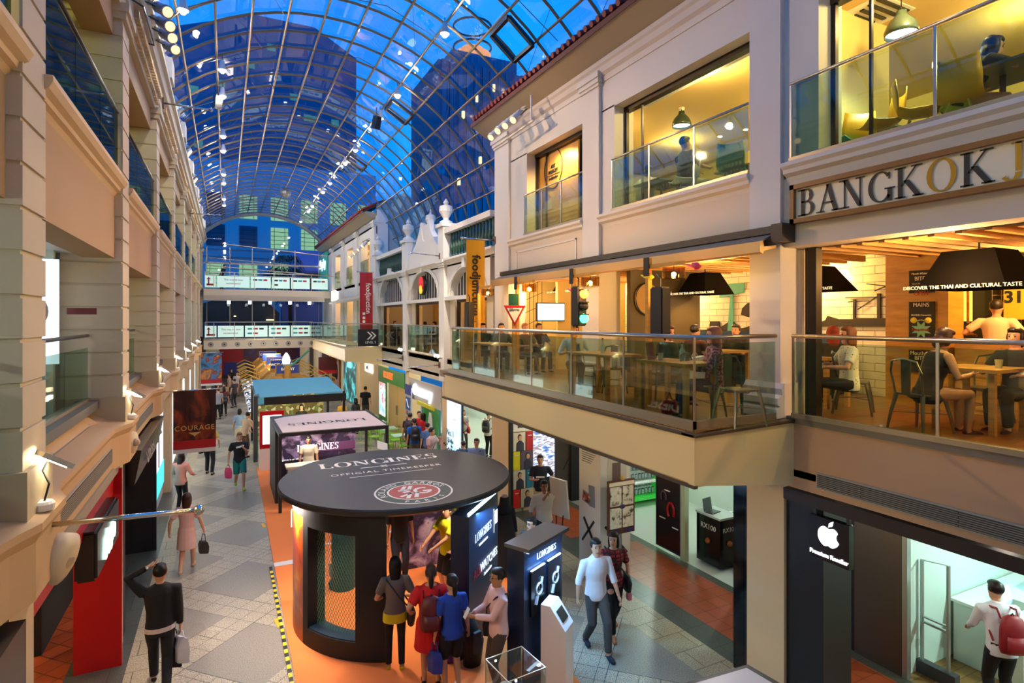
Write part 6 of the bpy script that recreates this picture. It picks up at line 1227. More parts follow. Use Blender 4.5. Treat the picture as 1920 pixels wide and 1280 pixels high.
# menu column with chalkboards
mc=thing('menu_column','honey wood column with chalkboard menus reading BITES, MAINS and NOODLE','menu board',(9.3,5.0,FL)); mk('column',G().box(9.3,9.7,4.62,5.5,FL,6.2),woody,mc)
for i,(a,b,tx) in enumerate(((490+18,548,['Mouth-Watering','BITES','Fried Chicken Wings','','OPEN']),(566,640,['MAINS','','NOODLE Favourites','Seafood Phad Thai']),(655,700,['Mouth-W','BITES']))):
    y1,z1=hit(1705,a,X=9.28).y,hit(1705,a,X=9.28).z; y0,z0=hit(1752,b,X=9.28).y,hit(1752,b,X=9.28).z
    cb2=mk('chalkboard',G().box(9.27,9.3,y0,y1,z0,z1),M('chalkboard','#1f1b16',.7),mc)
    for j,t in enumerate(tx):
        if t: text(t,min((y1-y0)/max(len(t),6)*1.75,.085),M('chalk_red','#b83a2a') if t=='OPEN' else M('chalk','#efe2b8'),cb2,(9.265,(y0+y1)/2,z1-.05-j*(.075)),'R',sx=.9)
    if i==1:
        yc,zc=(y0+y1)/2,z0+.17; mk('burst',G().prism([(yc+(.14 if k%2 else .07)*math.cos(PI*k/8),zc+(.14 if k%2 else .07)*math.sin(PI*k/8)) for k in range(16)],9.26,9.27,'X'),M('chalk_green','#7ab890'),cb2)
        for dy in (-.1,.1): mk('flower',G().ball((9.262,yc+dy,zc+.14),.045,8,6),M('chalk_yellow','#e8d23a'),cb2)
        text('Enjoy Deals',.05,M('chalk_red','#b83a2a'),cb2,(9.25,yc,zc),'R')
sg=thing('number_sign',"yellow square sign reading 31' on the kitchen wall",'sign',(10.5,3.5,5.3)); q=hit(1905,560,X=10.3); mk('panel',G().box(10.3,10.36,q.y-.6,q.y+.15,q.z-.3,q.z+.32),M('amber_panel','#d89a20',.5,emit='#d89a20',es=.25),sg); text("31'",.24,blackm,sg,(10.29,q.y,q.z+.02),'R',off=.008)
kg=thing('tiled_grid_wall','dark grid tiled kitchen wall with hanging towels','wall panel',(10.5,4,FL)); mk('tiles',G().box(10.45,10.5,.5,4.6,FL,6.0),brickmat('black_grid_tile','#1e1a14','#241f18','#a8946a',.12,.12,offset=0,axes='YZ',rough=.3),kg); mk('towel',G().box(10.40,10.44,3.75,3.95,5.1,5.4).box(10.40,10.44,3.5,3.7,5.1,5.42),M('towel','#d8c49a',.8),kg)
cbx=thing('light_cabinet','small glowing yellow cabinet beside the menu column','cabinet',(10.2,4.6,4.9)); q=hit(1790,560,X=10.2); mk('door_panel',G().box(10.2,10.35,q.y-.17,q.y+.22,q.z-.35,q.z+.3),M('amber_lit','#e8b848',.5,emit='#e8b848',es=.9),cbx); mk('frame',G().box(10.18,10.2,q.y-.2,q.y-.17,q.z-.38,q.z+.33).box(10.18,10.2,q.y+.22,q.y+.25,q.z-.38,q.z+.33),woody,cbx)
# low wooden cabinet behind the sleeveless diner
lc=thing('low_cabinet','low honey wood cabinet with four doors behind the sleeveless diner','cabinet',(9.3,4.3,FL)); mk('carcass',G().box(9.32,9.75,3.4,4.55,FL,FL+1.0),woody,lc)
for i in range(2):
    for j in range(2): mk('door',G().box(9.30,9.32,3.45+i*.55,3.97+i*.55,FL+.06+j*.46,FL+.48+j*.46),woodm,lc)
# tv, traffic light, road signs, timber lamp posts
tv=thing('television','wall television showing a pale blue screen on the left of the restaurant','television',(7.9,12.2,5)); a=hit(1009,569,Y=12.8); b=hit(1058,600,Y=12.8); mk('screen',G().box(a.x,b.x,12.8,12.82,b.z,a.z),M('tv_screen','#b8e4ee',.3,emit='#b4e2f0',es=1.5),tv); mk('bezel',G().box(a.x-.03,b.x+.03,12.83,12.88,b.z-.03,a.z+.03),black,tv)
struct('wall_right',G().box(7.8,10.2,13.0,13.1,3.78,6.2),M('lit_cream_wall','#c8b070',.7))
gdp=thing('grid_partition','black grid ironwork panel beside the television','panel',(7.8,12.7,5)); g=G(); a=hit(985,560,Y=12.9).x
for i in range(5): g.tube([(a+i*.12,12.9,4.2),(a+i*.12,12.9,6.1)],.008,4)
for i in range(6): g.tube([(a,12.9,4.3+i*.32),(a+.5,12.9,4.5+i*.32)],.008,4)
mk('bars',g,black,gdp)
def post_lamp(px,X,lpx,lpy,label,y_=None):
    q=hit(px,600,X=X); o=thing('timber_lamp_post',label,'lamp post',(q.x,q.y,FL),'timber lamp posts of the balcony'); mk('post',G().box(q.x-.035,q.x+.035,q.y-.035,q.y+.035,FL,6.02),woody,o)
    mk('joint_plate',G().box(q.x-.05,q.x-.035,q.y-.06,q.y+.06,5.75,6.03),black,o); mk('cross_arm',G().box(q.x-.03,q.x+.03,q.y-.75,q.y+.05,5.86,5.92),woody,o)
    l=Vector((q.x,q.y-.55,5.68)); mk('lamp_shade',G().lathe([(.16,.0),(.16,.16),(.155,.16),(.155,0)],l,18),glassmat('amber_wire_shade','#ecd49a',.3),o); mk('bulb',G().ball((l.x,l.y,l.z+.06),.035,8,6),bulbw,o); mk('cord',G().tube([l+Vector((0,0,.1)),(l.x,l.y,5.88)],.006,4),black,o); return l
LAMPS2=[post_lamp(1216,5.75,0,0,'timber lamp post with wire shade beside the dark signal back'),post_lamp(1075,5.75,0,0,'timber lamp post with wire shade behind the red and green signal'),post_lamp(970,5.75,0,0,'timber lamp post with wire shade behind the triangular sign'),post_lamp(898,5.75,0,0,'timber lamp post with wire shade by the yellow banner')]
def tlight(px,py,X,label,front):
    q=hit(px,py,X=X); o=thing('traffic_light',label,'traffic light',tuple(q)); mk('housing',G().box(q.x-.09,q.x+.09,q.y-.13,q.y+.13,q.z-.36,q.z+.36),M('signal_black','#15171a',.5),o,bevel=.02)
    for k,(z,c) in enumerate(((.22,'#ff5a20'),(0,'#2a2418'),(-.22,'#30e08a'))):
        mm=lit('signal%d'%k,c,5) if k!=1 else M('signal_off','#2a2418'); 
        if front: mk('lens',G().ball((q.x+.02,q.y-.14,q.z+z),.085,12,8),mm,o)
        mk('visor',G().lathe([(.095,0),(.095,.02)],(q.x+(.02 if front else .1),q.y-(.14 if front else -.02),q.z+z+.06),12),black,o)
    mk('bracket',G().tube([(q.x,q.y,q.z+.36),(q.x,q.y,q.z+.5),(q.x+.02,q.y+.1,q.z+.55)],.015,5),black,o)
tlight(1085,574,5.75,'traffic light with lit orange and green lenses on the balcony',True); tlight(1238,585,5.6,'dark back of a traffic light on the balcony, near the corner',False); tlight(880,592,5.7,'small dark signal back against the yellow banner',False)
q=hit(965,588,X=5.6); ts=thing('road_sign','white triangular road sign with red border on a timber post','sign',(q.x,q.y,FL)); r=.24
tr=[(q.y+r,q.z+.18),(q.y-r,q.z+.18),(q.y,q.z-.26)]; 
def wface(pts,x0,x1): return G().prism(pts,x0,x1,'X')
# sign faces the street diagonally
rz=rad(-62); 
def tri(s,off): 
    P=[(-r*s,.18*s),(r*s,.18*s),(0,-.27*s)]; R=Matrix.Rotation(rad(-28),4,'Z'); g=G(); A=[tuple(Vector(q)+R@Vector((x,off,z))) for x,z in P]; B=[tuple(Vector(q)+R@Vector((x,off+.01,z))) for x,z in P]; n=len(g.v); g.v+=A+B; g.f+=[(0,1,2),(5,4,3),(0,3,4,1),(1,4,5,2),(2,5,3,0)]; return g
mk('red_plate',tri(1,0),M('sign_red','#b0141c',.4),ts); mk('white_plate',tri(.7,-.012),white,ts); text('ให้ทาง',.09,black,ts,tuple(Vector(q)+Matrix.Rotation(rad(-28),4,'Z')@Vector((0,-.02,.08))),(PI/2,0,rad(-28))); mk('post',G().box(q.x-.03,q.x+.03,q.y+.02,q.y+.07,FL,q.z+.1),woody,ts)
q=hit(963,563,X=5.6); gs=thing('road_sign','small green direction sign with white arrow above the triangle','sign',tuple(q)); mk('plate',G().obox(q,(.22,.02,.28),rad(-28)),M('sign_green2','#0f4a38',.4),gs); mk('arrow',G().obox((q.x+.05,q.y-.03,q.z),(.02,.01,.2),rad(-28)),white,gs)
bd=[]
for i,(px,py,c,nm) in enumerate(((1305,500,'#d83a5a','pink'),(1075,545,'#c83a6a','pink'),(1218,520,'#d8c020','yellow'))):
    q=hit(px,py,X=5.75); o=thing('toy_bird','small %s ornamental bird perched on the timber lamp arm%s'%(nm,'' if i!=1 else ' by the lit signal'),'ornament',tuple(q)); mk('body',G().ell([(q.x,q.y-.0,q.z-.04,.02,.03),(q.x,q.y,q.z,.05,.1),(q.x,q.y+.02,q.z+.06,.03,.05)],10),M('bird'+nm,c,.6),o,smooth=True); mk('tail',G().tube([(q.x,q.y+.05,q.z),(q.x,q.y+.2,q.z+.05)],[.03,.01],5),M('bird'+nm,c,.6),o)
# ================================================================ LEVEL 3 CAFE
F3=7.1
def dome(px,py,X,label,r=.2):
    q=hit(px,py,X=X); o=thing('pendant_lamp',label,'lamp',tuple(q)); mk('shade',G().lathe([(.06,.26),(.07,.2),(.09,.18),(.16,.1),(.2,.0),(.195,-.06),(.19,-.06),(.185,0),(.1,.14)],q,20),M('grey_green_enamel','#3a4a46',.3),o,smooth=True); mk('bulb',G().lathe([(.175,-.02),(.175,-.015)],q,18),lit('dome_glow','#f0fff8',12),o); mk('cord',G().tube([(q.x,q.y,q.z+.26),(q.x,q.y,9.55)],.008,5),black,o); mk('rose',G().lathe([(.06,0),(.06,.04)],(q.x,q.y,9.51),12),white,o); return q
DL=[dome(1690,58,8.0,'dark enamel dome pendant lamp in the top right cafe'),dome(1278,232,8.6,'dark enamel dome pendant lamp in the middle upper cafe')]
DS=[]
for i,(px,py) in enumerate(((1617,130),(1645,92),(1745,84),(1616,132),(1650,158),(1582,186),(1398,243),(1350,256),(1408,245),(1355,258))):
    q=hit(px,py,Z=9.54); 
    if q.x>12.3 or i in (3,8,9,2): continue
    o=thing('downlight','small recessed ceiling downlight of the upper cafes','downlight',tuple(q),'recessed downlights in the upper cafes'); mk('glow',G().lathe([(.045,0),(.045,.01)],(q.x,q.y,9.535),12),bulbw,o); mk('ring',G().lathe([(.07,0),(.07,.012)],(q.x,q.y,9.54),14),white,o)
q=hit(1632,30,Z=9.53); av=thing('ceiling_vent','square ceiling air diffuser with dark slats in the top right cafe','vent',tuple(q)); g=G()
for i in range(5): g.box(q.x-.35+.04*i,q.x+.35-.04*i,q.y-.35+i*.14,q.y-.29+i*.14,9.52,9.54)
mk('slats',g,black,av); mk('frame',G().box(q.x-.4,q.x+.4,q.y-.4,q.y+.4,9.54,9.55),white,av)
ym=M('mustard_shell','#e0aa14',.4); 
def shell(label,group,m):
    o=thing('shell_chair',label,'chair',(0,0,0),group)
    prof=[(-.22,.02,.44),(-.1,.0,.42),(.08,.0,.42),(.2,.02,.47),(.25,.03,.6),(.28,.04,.82)]
    g=G(); n=9
    for y,e,z in prof:
        for s in range(n):
            t=-1+2*s/(n-1); wd=.22*(1-.12*(z>.7)); g.v.append((t*wd,y-(t*t)*.05*(z>.5),z+(t*t)*.05))
    for i in range(len(prof)-1):
        for s in range(n-1): a=i*n+s; g.f.append((a,a+1,a+n+1,a+n))
    sh_=mk('shell',g,m,o,smooth=True); sh_.modifiers.new('thick','SOLIDIFY').thickness=.014
    for x in (-1,1):
        for y in (-1,1): mk('leg',G().tube([(x*.08,y*.08,.42),(x*.21,y*.2,0)],.012,5),M('leg_'+m.name,'#c8b84a' if m is ym else '#8a8a84',.4),o)
    return o
def at3(px,py,z=F3): q=hit(px,py,Z=z); return q
YC=shell('mustard shell chair with armrest shape nearest the post of the top right railing','mustard shell chairs of the upper cafe',ym)
for i,(X,px,r,lb) in enumerate(((7.45,1650,-2.2,None),(7.45,1722,.5,'mustard shell chair right of the railing post'),(8.0,1600,2.5,'mustard shell chair half hidden behind the square table'),(7.35,1800,1.9,'mustard shell chair under the leaning woman'))):
    q=hit(px,300,X=X); o=YC if i==0 else dup(YC,label=lb); o.location=(q.x,q.y,F3); o.rotation_euler=(0,0,r)
gn=M('teal_shell','#1f8a78',.4); TC=shell('teal green shell chair behind the left end of the top right railing','teal chairs of the upper cafe',gn)
q=hit(1575,300,X=7.75); TC.location=(q.x,q.y,F3); q=hit(1372,300,X=7.5); o=dup(TC,label='teal green shell chair in the middle upper cafe opening'); o.location=(q.x,q.y,F3); o.rotation_euler=(0,0,2.2)
wc_=shell('white plastic chair of the man in the black shirt upstairs','white chairs of the upper cafe',M('white_plastic','#d8dccc',.4)); q=hit(1283,300,X=7.35); wc_.location=(q.x,q.y,F3); wc_.rotation_euler=(0,0,-2.0); MANC=q
q=hit(1215,300,X=7.9); o=dup(wc_,label='white plastic chair of the woman near the left jamb upstairs'); o.location=(q.x,q.y,F3); o.rotation_euler=(0,0,1.2)
q=hit(1625,300,X=8.4); ct3=cafetable('grey square table in the left part of the top right cafe','grey square tables of the upper cafe',M('grey_laminate','#5a625c',.3),.8,.8,legm=black); ct3.location=(q.x,q.y,F3)
q=hit(1880,300,X=7.75); o=dup(ct3,label='grey square table the leaning woman rests on'); o.location=(q.x,q.y,F3+.0); TW=q
q=hit(1400,300,X=8.6); o=dup(ct3,label='grey square table on the right of the middle upper cafe'); o.location=(q.x,q.y,F3)
q=hit(1240,300,X=7.9); o=dup(ct3,label='grey square table between the two people upstairs'); o.location=(q.x,q.y,F3)
se=thing('cafe_sign','large green letters above a white salad counter sign','sign',(11,10,8.4)); a=hit(1235,265,X=11.2); b=hit(1345,275,X=11.2); mk('board',G().box(11.2,11.25,b.y-.4,a.y+.2,8.05,8.2),white,se); text('SEASONAL',.55,M('leaf_green','#1f7a3a',.5,emit='#1f7a3a',es=.25),se,(11.18,(a.y+b.y)/2,(a.z+b.z)/2+.05),'R',off=.012,ext=.02); text('Salad Bar',.2,M('leaf_green','#1f7a3a'),se,(11.17,b.y+.1,8.12),'R'); text('ICE CREAM',.25,M('ice_green','#3aa85a'),se,(11.17,b.y-.9,(a.z+b.z)/2-.15),'R')
cn=thing('cafe_counter','lit green and white salad counter at the back of the middle upper cafe','counter',(11,9.5,F3)); mk('front',G().box(10.9,11.3,6.5,12,F3,8.05),ramp_mat('salad_front',[(.35,'#e8dca0'),(.5,'#f4ecc0'),(.6,'#7ac83a'),(.7,'#3a2a1c')],'noise',1.5,emit=.5),cn); mk('top',G().box(10.8,11.3,6.4,12.1,8.0,8.05),white,cn)
tbm=thing('timber_board','large timber board with round black market emblem in the far upper window','board',(7.3,11.4,7.2)); 
P=[hit(990,290,X=6.98),hit(1084,240,X=6.98)]
mk('panel',G().box(6.98,7.02,max(P[1].y,10.12),min(P[0].y,12.53),7.15,9.08),ramp_mat('plywood',[(.3,'#c08a3a'),(.7,'#d8a450')],'noise',1.5,stretch=(1,1,3)),tbm)
c=hit(1037,316,X=6.97); R_=.47; mk('ring_mark',G().tube([(6.97,c.y+R_*.88*math.cos(t),c.z+R_*math.sin(t)) for t in [2*PI*k/32 for k in range(32)]],.011,4,close=True),blackm,tbm); text('ART',.11,blackm,tbm,(6.97,c.y,c.z+.06),'R',off=.005); text('MARKET',.11,blackm,tbm,(6.97,c.y,c.z-.06),'R',off=.005); mk('line_mark',G().box(6.965,6.975,c.y-.32,c.y+.32,c.z-.145,c.z-.135),blackm,tbm); text('foodjunction',.08,blackm,tbm,(6.97,c.y,c.z-.21),'R',off=.003)
struct('wall_right',G().box(7.35,7.4,9.98,12.6,7.1,9.3),M('dark_backing','#1c140c',.7))
# middle/far block decorations
ob=thing('wall_medallion','red yellow and black oval medallion sign on the arched bay','sign',(XR-.1,20.7,6.4)); mk('disc',G().tube([(XR-.12,20.75,6.35),(XR+.0,20.75,6.35)],.36,24),black,ob); mk('red_half',G().tube([(XR-.14,20.75,6.42),(XR-.12,20.75,6.42)],.27,20),M('medal_red','#b81c1c',.4,emit='#b81c1c',es=.4),ob); mk('yellow_half',G().tube([(XR-.15,20.75,6.2),(XR-.12,20.75,6.2)],.16,16),M('medal_yellow','#e0b030',.4,emit='#e0b030',es=.5),ob)
td_=thing('corner_sign','teal corner panel with glowing white script above the upper footbridge','sign',(XR-.1,44,9)); mk('panel',G().box(XR-.12,XR-.05,43.2,46.5,7.2,10.0),M('teal_panel','#3fa08a',.5,emit='#3fa08a',es=.12),td_); text('Heyday',.9,lit('cool_neon','#dfe8ff',2.5),td_,(XR-.16,45.0,9.2),'R',off=.02)
sb=thing('shop_sign','lit square sign on the far block under the level three windows','sign',(XR-.1,40.5,6.6)); mk('panel',G().box(XR-.14,XR-.1,39.2,41.0,6.35,7.0),lit('sign_soft_white','#fff4e0',2.2),sb); text('JVJ',.5,blackm,sb,(XR-.15,40.1,6.65),'R')
aw2=thing('awning','short cream awning over the far balcony','awning',(6.3,33,6.3)); mk('fabric',G().prism([(XR-.12,6.38),(6.0,6.15),(6.0,6.10),(XR-.12,6.3)],28.6,38.5,'Y'),M('awning_cream2','#b8a888',.6),aw2); mk('front_bar',G().box(5.96,6.03,28.6,38.5,6.05,6.15),alu,aw2)
# ================================================================ PEOPLE
def remeshed(g,vox,sm=3):
    me=D.meshes.new('t'); me.from_pydata(g.v,[],g.f); t=D.objects.new('t',me)
    r=t.modifiers.new('r','REMESH'); r.mode='VOXEL'; r.voxel_size=vox; r.use_smooth_shade=True
    s=t.modifiers.new('s','SMOOTH'); s.factor=.5; s.iterations=sm
    out=evald(t); D.meshes.remove(me); return out
def ik(A,C,l1,l2,hint):
    A,C=Vector(A),Vector(C); d=C-A; L=min(d.length,(l1+l2)*.999); dn=d.normalized(); C2=A+dn*L
    a=(l1*l1-l2*l2+L*L)/(2*L); h=math.sqrt(max(l1*l1-a*a,0)); n=Vector(hint)-dn*Vector(hint).dot(dn)
    if n.length<1e-4: n=Vector((0,1,0))
    return A+dn*a+n.normalized()*h, C2
SK={'l':'#c89474','m':'#b07c58','d':'#8a5a3c'}
def clothm(name,col,kind=None):
    if name in MATS: return MATS[name]
    if kind=='plaid': return brickmat(name,col,'#1a0a10','#38090e',.09,.06,ms=.012,offset=0,axes='XZ',rough=.8)
    if kind=='dots': return ramp_mat(name,[(.16,'#1c1a18'),(.2,col)],'voronoi',22,rough=.8)
    if kind=='floral': return ramp_mat(name,[(.45,col),(.58,'#d8a0a0')],'noise',28,rough=.8)
    return M(name,col,.85,noise=.08,nscale=8)
PEOPLE=[]
def person(label,pos,h=1.7,fa=0.0,top=('#cccccc','s'),bot=('t','#22242a'),hair=('s','#120e0c'),skin='l',feet=None,hands=None,lean=0.0,sit=False,lod=1,shoes='#1a1a1c',turn=0.0,nod=0.0,w=1.0,group=None,fem=False,glasses=False,tie=None,fat=1.0,palm=None):
    s=h/1.75; vox={0:.030,1:.018,2:.013}[lod]
    pz=.50 if sit else .93
    if feet is None: feet=((-.1,.44,.07),(.1,.40,.07)) if sit else ((-.1,.02,.07),(.1,-.02,.07))
    if hands is None: hands=((-.2,.36,.74),(.2,.36,.74)) if sit else ((-.27,.04,.80),(.27,.06,.80))
    if not sit:
        sp_=max(abs(feet[0][1]),abs(feet[1][1])); pz-=min(.10,sp_*sp_*.45)
    sw=(.165 if fem else .195)*w; hw=.09
    up=Vector((0,math.sin(lean),math.cos(lean))); fw=Vector((0,math.cos(lean),-math.sin(lean)))
    P0=Vector((0,0,pz)); SH=P0+up*.50; NK=P0+up*.555; HD=P0+up*.69+fw*.015
    R3=Matrix.Rotation(-lean,3,'X')
    def torso(g,k,z0=-.10,z1=.56,extra=0):
        prof=[(-.10,.155,.115),(-.02,.165,.12),(.08,.15 if not fem else .135,.108),(.20,.148 if not fem else .125,.10),(.34,.168 if not fem else .15,.115),(.44,.178 if not fem else .155,.11),(.50,.15 if not fem else .13,.09),(.54,.085,.07),(.57,.058,.058)]
        base=len(g.v); n=16; pr=[p for p in prof if z0-.001<=p[0]<=z1+.001]
        for z,rx,ry in pr:
            c=P0+up*z+fw*(.012 if z>.25 else 0)
            for q in range(n):
                a=2*PI*q/n; x=rx*w*fat*math.cos(a)+ (k if math.cos(a)>0 else -k)*abs(math.cos(a)); y=ry*fat*math.sin(a)+k*math.sin(a); g.v.append(tuple(c+Vector((x,0,0))+fw*y))
        for i in range(len(pr)-1):
            for q in range(n): l=(q+1)%n; g.f.append((base+i*n+q,base+i*n+l,base+(i+1)*n+l,base+(i+1)*n+q))
        g.f.append(tuple(base+q for q in range(n))[::-1]); g.f.append(tuple(base+(len(pr)-1)*n+q for q in range(n)))
    g=G(); torso(g,0); J={}
    # head
    Rh=Matrix.Rotation(turn,3,'Z')@Matrix.Rotation(-lean*.5+nod,3,'X')
    def H(x,y,z): return tuple(HD+Rh@Vector((x,y,z)))
    base=len(g.v); n=14; hp=[(-.125,.0,.035,.03,.045),(-.105,.0,.05,.05,.035),(-.07,.0,.064,.075,.012),(-.02,.0,.073,.088,.002),(.03,.0,.077,.096,-.004),(.07,.0,.072,.09,-.008),(.10,.0,.055,.07,-.01),(.118,.0,.028,.036,-.01)]
    for z,_,rx,ry,oy in hp:
        for q in range(n): a=2*PI*q/n; g.v.append(H(rx*math.cos(a),ry*math.sin(a)+oy,z))
    for i in range(len(hp)-1):
        for q in range(n): l=(q+1)%n; g.f.append((base+i*n+q,base+i*n+l,base+(i+1)*n+l,base+(i+1)*n+q))
    g.f.append(tuple(base+q for q in range(n))[::-1]); g.f.append(tuple(base+(len(hp)-1)*n+q for q in range(n)))
    g.tube([NK-up*.06,HD+Vector((0,0,-.07))],[.058,.05],10)
    if lod>0:
        g.tube([H(0,.088,.015),H(0,.108,-.025),H(0,.092,-.04)],[.010,.015,.010],6)
        for x in (-1,1): g.tube([H(x*.072,-.005,.02),H(x*.082,-.01,-.03)],.014,6)
    for i,sd in ((0,-1),(1,1)):
        S=SH+Vector((sd*sw,0,-.03)); hd=Vector(hands[i])
        if not sit: pass
        E,Wr=ik(S,hd,.29,.25,(sd*.45,-.6,-.3) if hd.z<1.5 else (sd*1,.0,-.2)); J['e%d'%i]=E; J['w%d'%i]=Wr; J['s%d'%i]=S
        g.tube([S+Vector((-sd*.05,0,.0)),S,S.lerp(E,.5),E,E.lerp(Wr,.4),Wr],[.045*fat,.054*fat,.046*fat,.038,.037,.026],10)
        d=(Wr-E).normalized(); J['d%d'%i]=d
        pm=Wr+d*.05; g.tube([Wr,Wr+d*.03,pm+d*.03],[.024,.036,.032],8,sx=.55)
        Hp=P0+Vector((sd*hw,0,-.01)); ft=Vector(feet[i]); K,A=ik(Hp,ft,.445,.43,(0,1,.25) if not sit else (0,.4,1)); J['k%d'%i]=K; J['a%d'%i]=A
        g.tube([Hp,Hp.lerp(K,.4),K,K.lerp(A,.3),A],[.086*fat,.078*fat,.054,.054,.036],12)
        g.tube([A+Vector((0,-.03,-.02)),A+Vector((0,.05,-.035)),A+Vector((sd*.01,.15,-.05))],[.038,.036,.026],8)
    if lod==2 or (lod==1):
        body=remeshed(g,vox)
    else: body=remeshed(g,vox,2)
    # fingers joined into the same mesh
    gf=G()
    if lod>0:
        for i,sd in ((0,-1),(1,1)):
            Wr,d=J['w%d'%i],J['d%d'%i]; side=Vector((0,1,0)) if abs(d.y)<.8 else Vector((1,0,0)); side=(side-d*side.dot(d)).normalized(); nrm=d.cross(side).normalized()*(-sd)
            for f,(o_,L,c_) in enumerate(((-.026,.060,.3),(-.009,.072,.35),(.009,.068,.4),(.025,.052,.5))):
                p=Wr+d*.078-side*o_; q1=p+d*L*.5+nrm*L*.12; q2=q1+d*L*.35+nrm*L*(.25+c_*.3); gf.tube([p-d*.02,p,q1,q2],[.0085,.0085,.008,.0065],5)
            p=Wr+d*.03+side*.03; gf.tube([p-side*.01,p+side*.018+d*.022+nrm*.008,p+side*.02+d*.05+nrm*.018],[.010,.010,.007],5)
        bm=bmesh.new(); bm.from_mesh(body); vs=[bm.verts.new(v) for v in gf.v]
        for f in gf.f: bm.faces.new([vs[i] for i in f])
        bmesh.ops.recalc_face_normals(bm,faces=bm.faces); bm.to_mesh(body); bm.free()
        body.polygons.foreach_set('use_smooth',[True]*len(body.polygons))
    body.materials.clear(); body.materials.append(M('skin_'+skin,SK[skin],.55)); body.name='person'
    o=D.objects.new('person',body); COL.objects.link(o); BASE[o.name]=Vector((0,0,0)); setp(o,None,label,'person',group)
    def child(name,gg,mat,v=None,sm=3,par=None):
        me=remeshed(gg,v or vox,sm); me.materials.clear(); me.materials.append(mat); c=D.objects.new(name,me); COL.objects.link(c); c.parent=par or o; BASE[c.name]=Vector((0,0,0)); return c
    cm=clothm('cloth_%s_%s'%(top[0][1:],top[2] if len(top)>2 else ''),top[0],top[2] if len(top)>2 else None)
    g=G(); long_hem=top[3] if len(top)>3 else -.10
    torso(g,.016,-.10 if not(long_hem>-.05) else -.02,.54 if top[1]!='n' else .50)
    if top[1] in 'rl' and not fem: g.tube([NK-up*.035,NK+up*.012+fw*-.004],[.078,.068],12)
    for i,sd in ((0,-1),(1,1)):
        S,E,Wr=J['s%d'%i],J['e%d'%i],J['w%d'%i]
        if top[1]=='s': g.tube([S+Vector((-sd*.06,0,.0)),S,S.lerp(E,.35),S.lerp(E,.72)],[.06,.072*fat,.068*fat,.062*fat],10)
        elif top[1]=='l': g.tube([S+Vector((-sd*.06,0,0)),S,S.lerp(E,.5),E,E.lerp(Wr,.5),E.lerp(Wr,.93)],[.06,.070*fat,.06*fat,.053,.047,.038],10)
        elif top[1]=='r': g.tube([S+Vector((-sd*.06,0,0)),S,S.lerp(E,.5),E,E.lerp(Wr,.25)],[.06,.070*fat,.06*fat,.055,.052],10)
    def skirt(gg,ztop,zbot,r0,r1,flare=0):
        rows=5; st=[]
        for k in range(rows+1):
            t=k/rows; z=ztop+(zbot-ztop)*t; st.append((0,(feet[0][1]+feet[1][1])*.25*t if not sit else 0,z,(r0+(r1-r0)*t)*fat,(r0*.78+(r1*.85-r0*.78)*t)*fat))
        gg.ell(st,16)
    if bot[0]=='d': skirt(g,pz+.05,bot[2] if len(bot)>2 else .55,.17,.20)
    child('shirt' if bot[0] not in 'da' else 'dress',g,cm)
    if bot[0]=='a':    # long robe
        g=G(); skirt(g,pz+.4,.05,.17,.36); g.tube([HD+Vector((0,-.02,.06)),HD+Vector((0,-.03,-.1)),NK-up*.1],[.10,.125,.2],12); child('robe',g,cm)
    elif bot[0]!='d':
        g=G(); bmt=clothm('cloth_%s_b'%bot[1][1:],bot[1])
        c=P0; g.ell([(0,0,pz-.12,.165*fat,.12*fat),(0,0,pz-.03,.175*fat,.125*fat),(0,0,pz+.06,.158*fat,.115*fat)],14)
        if bot[0]=='k': skirt(g,pz+.06,bot[2] if len(bot)>2 else .5,.165,.2)
        else:
            for i,sd in ((0,-1),(1,1)):
                Hp=P0+Vector((sd*hw,0,-.02)); K,A=J['k%d'%i],J['a%d'%i]; th=1.0 if bot[0]=='t' else .88
                if bot[0] in ('t','n'): g.tube([Hp,Hp.lerp(K,.4),K,K.lerp(A,.35),K.lerp(A,.95)],[.097*fat,.09*fat*th,.070*th,.066*th,.056*th],12)
                else: g.tube([Hp,Hp.lerp(K,.5),K+Vector((0,0,.01))],[.10*fat,.098*fat,.09*fat],12)
        child({'t':'trousers','n':'leggings','s':'shorts','k':'skirt'}[bot[0]],g,bmt)
    # shoes
    for i,sd in ((0,-1),(1,1)):
        A=J['a%d'%i]; g=G().tube([A+Vector((0,-.045,-.03)),A+Vector((0,.03,-.035)),A+Vector((sd*.01,.12,-.045)),A+Vector((sd*.012,.175,-.05))],[.036,.042,.041,.026],8)
        if lod==0: c=mk('shoe',g,clothm('shoe_'+shoes[1:],shoes),None,smooth=True); c.parent=o
        else: child('shoe',g,clothm('shoe_'+shoes[1:],shoes),.014)
    # hair
    hs,hc=hair; hm=M('hair_'+hc[1:],hc,.45,spec=.3)
    if hs!='x':
        g=G()
        def HB(x,y,z,rx,ry,rz): 
            st=len(g.v); m=7; nn=12
            for i in range(m+1):
                for q in range(nn): a=2*PI*q/nn; r=max(math.sin(PI*i/m),.02); g.v.append(H(x+rx*r*math.cos(a),y+ry*r*math.sin(a),z-rz*math.cos(PI*i/m)))
            for i in range(m):
                for q in range(nn): l=(q+1)%nn; g.f.append((st+i*nn+q,st+i*nn+l,st+(i+1)*nn+l,st+(i+1)*nn+q))
            g.f.append(tuple(st+q for q in range(nn))[::-1]); g.f.append(tuple(st+m*nn+q for q in range(nn)))
        HB(0,-.028,.045,.090,.092,.092); HB(0,.012,.088,.080,.086,.046); HB(-.066,-.005,.02,.022,.04,.05); HB(.066,-.005,.02,.022,.04,.05)
        if hs=='l': HB(0,-.055,-.08,.095,.06,.15); HB(0,-.07,-.20,.085,.04,.14); HB(-.075,.0,-.03,.025,.05,.12); HB(.075,.0,-.03,.025,.05,.12)
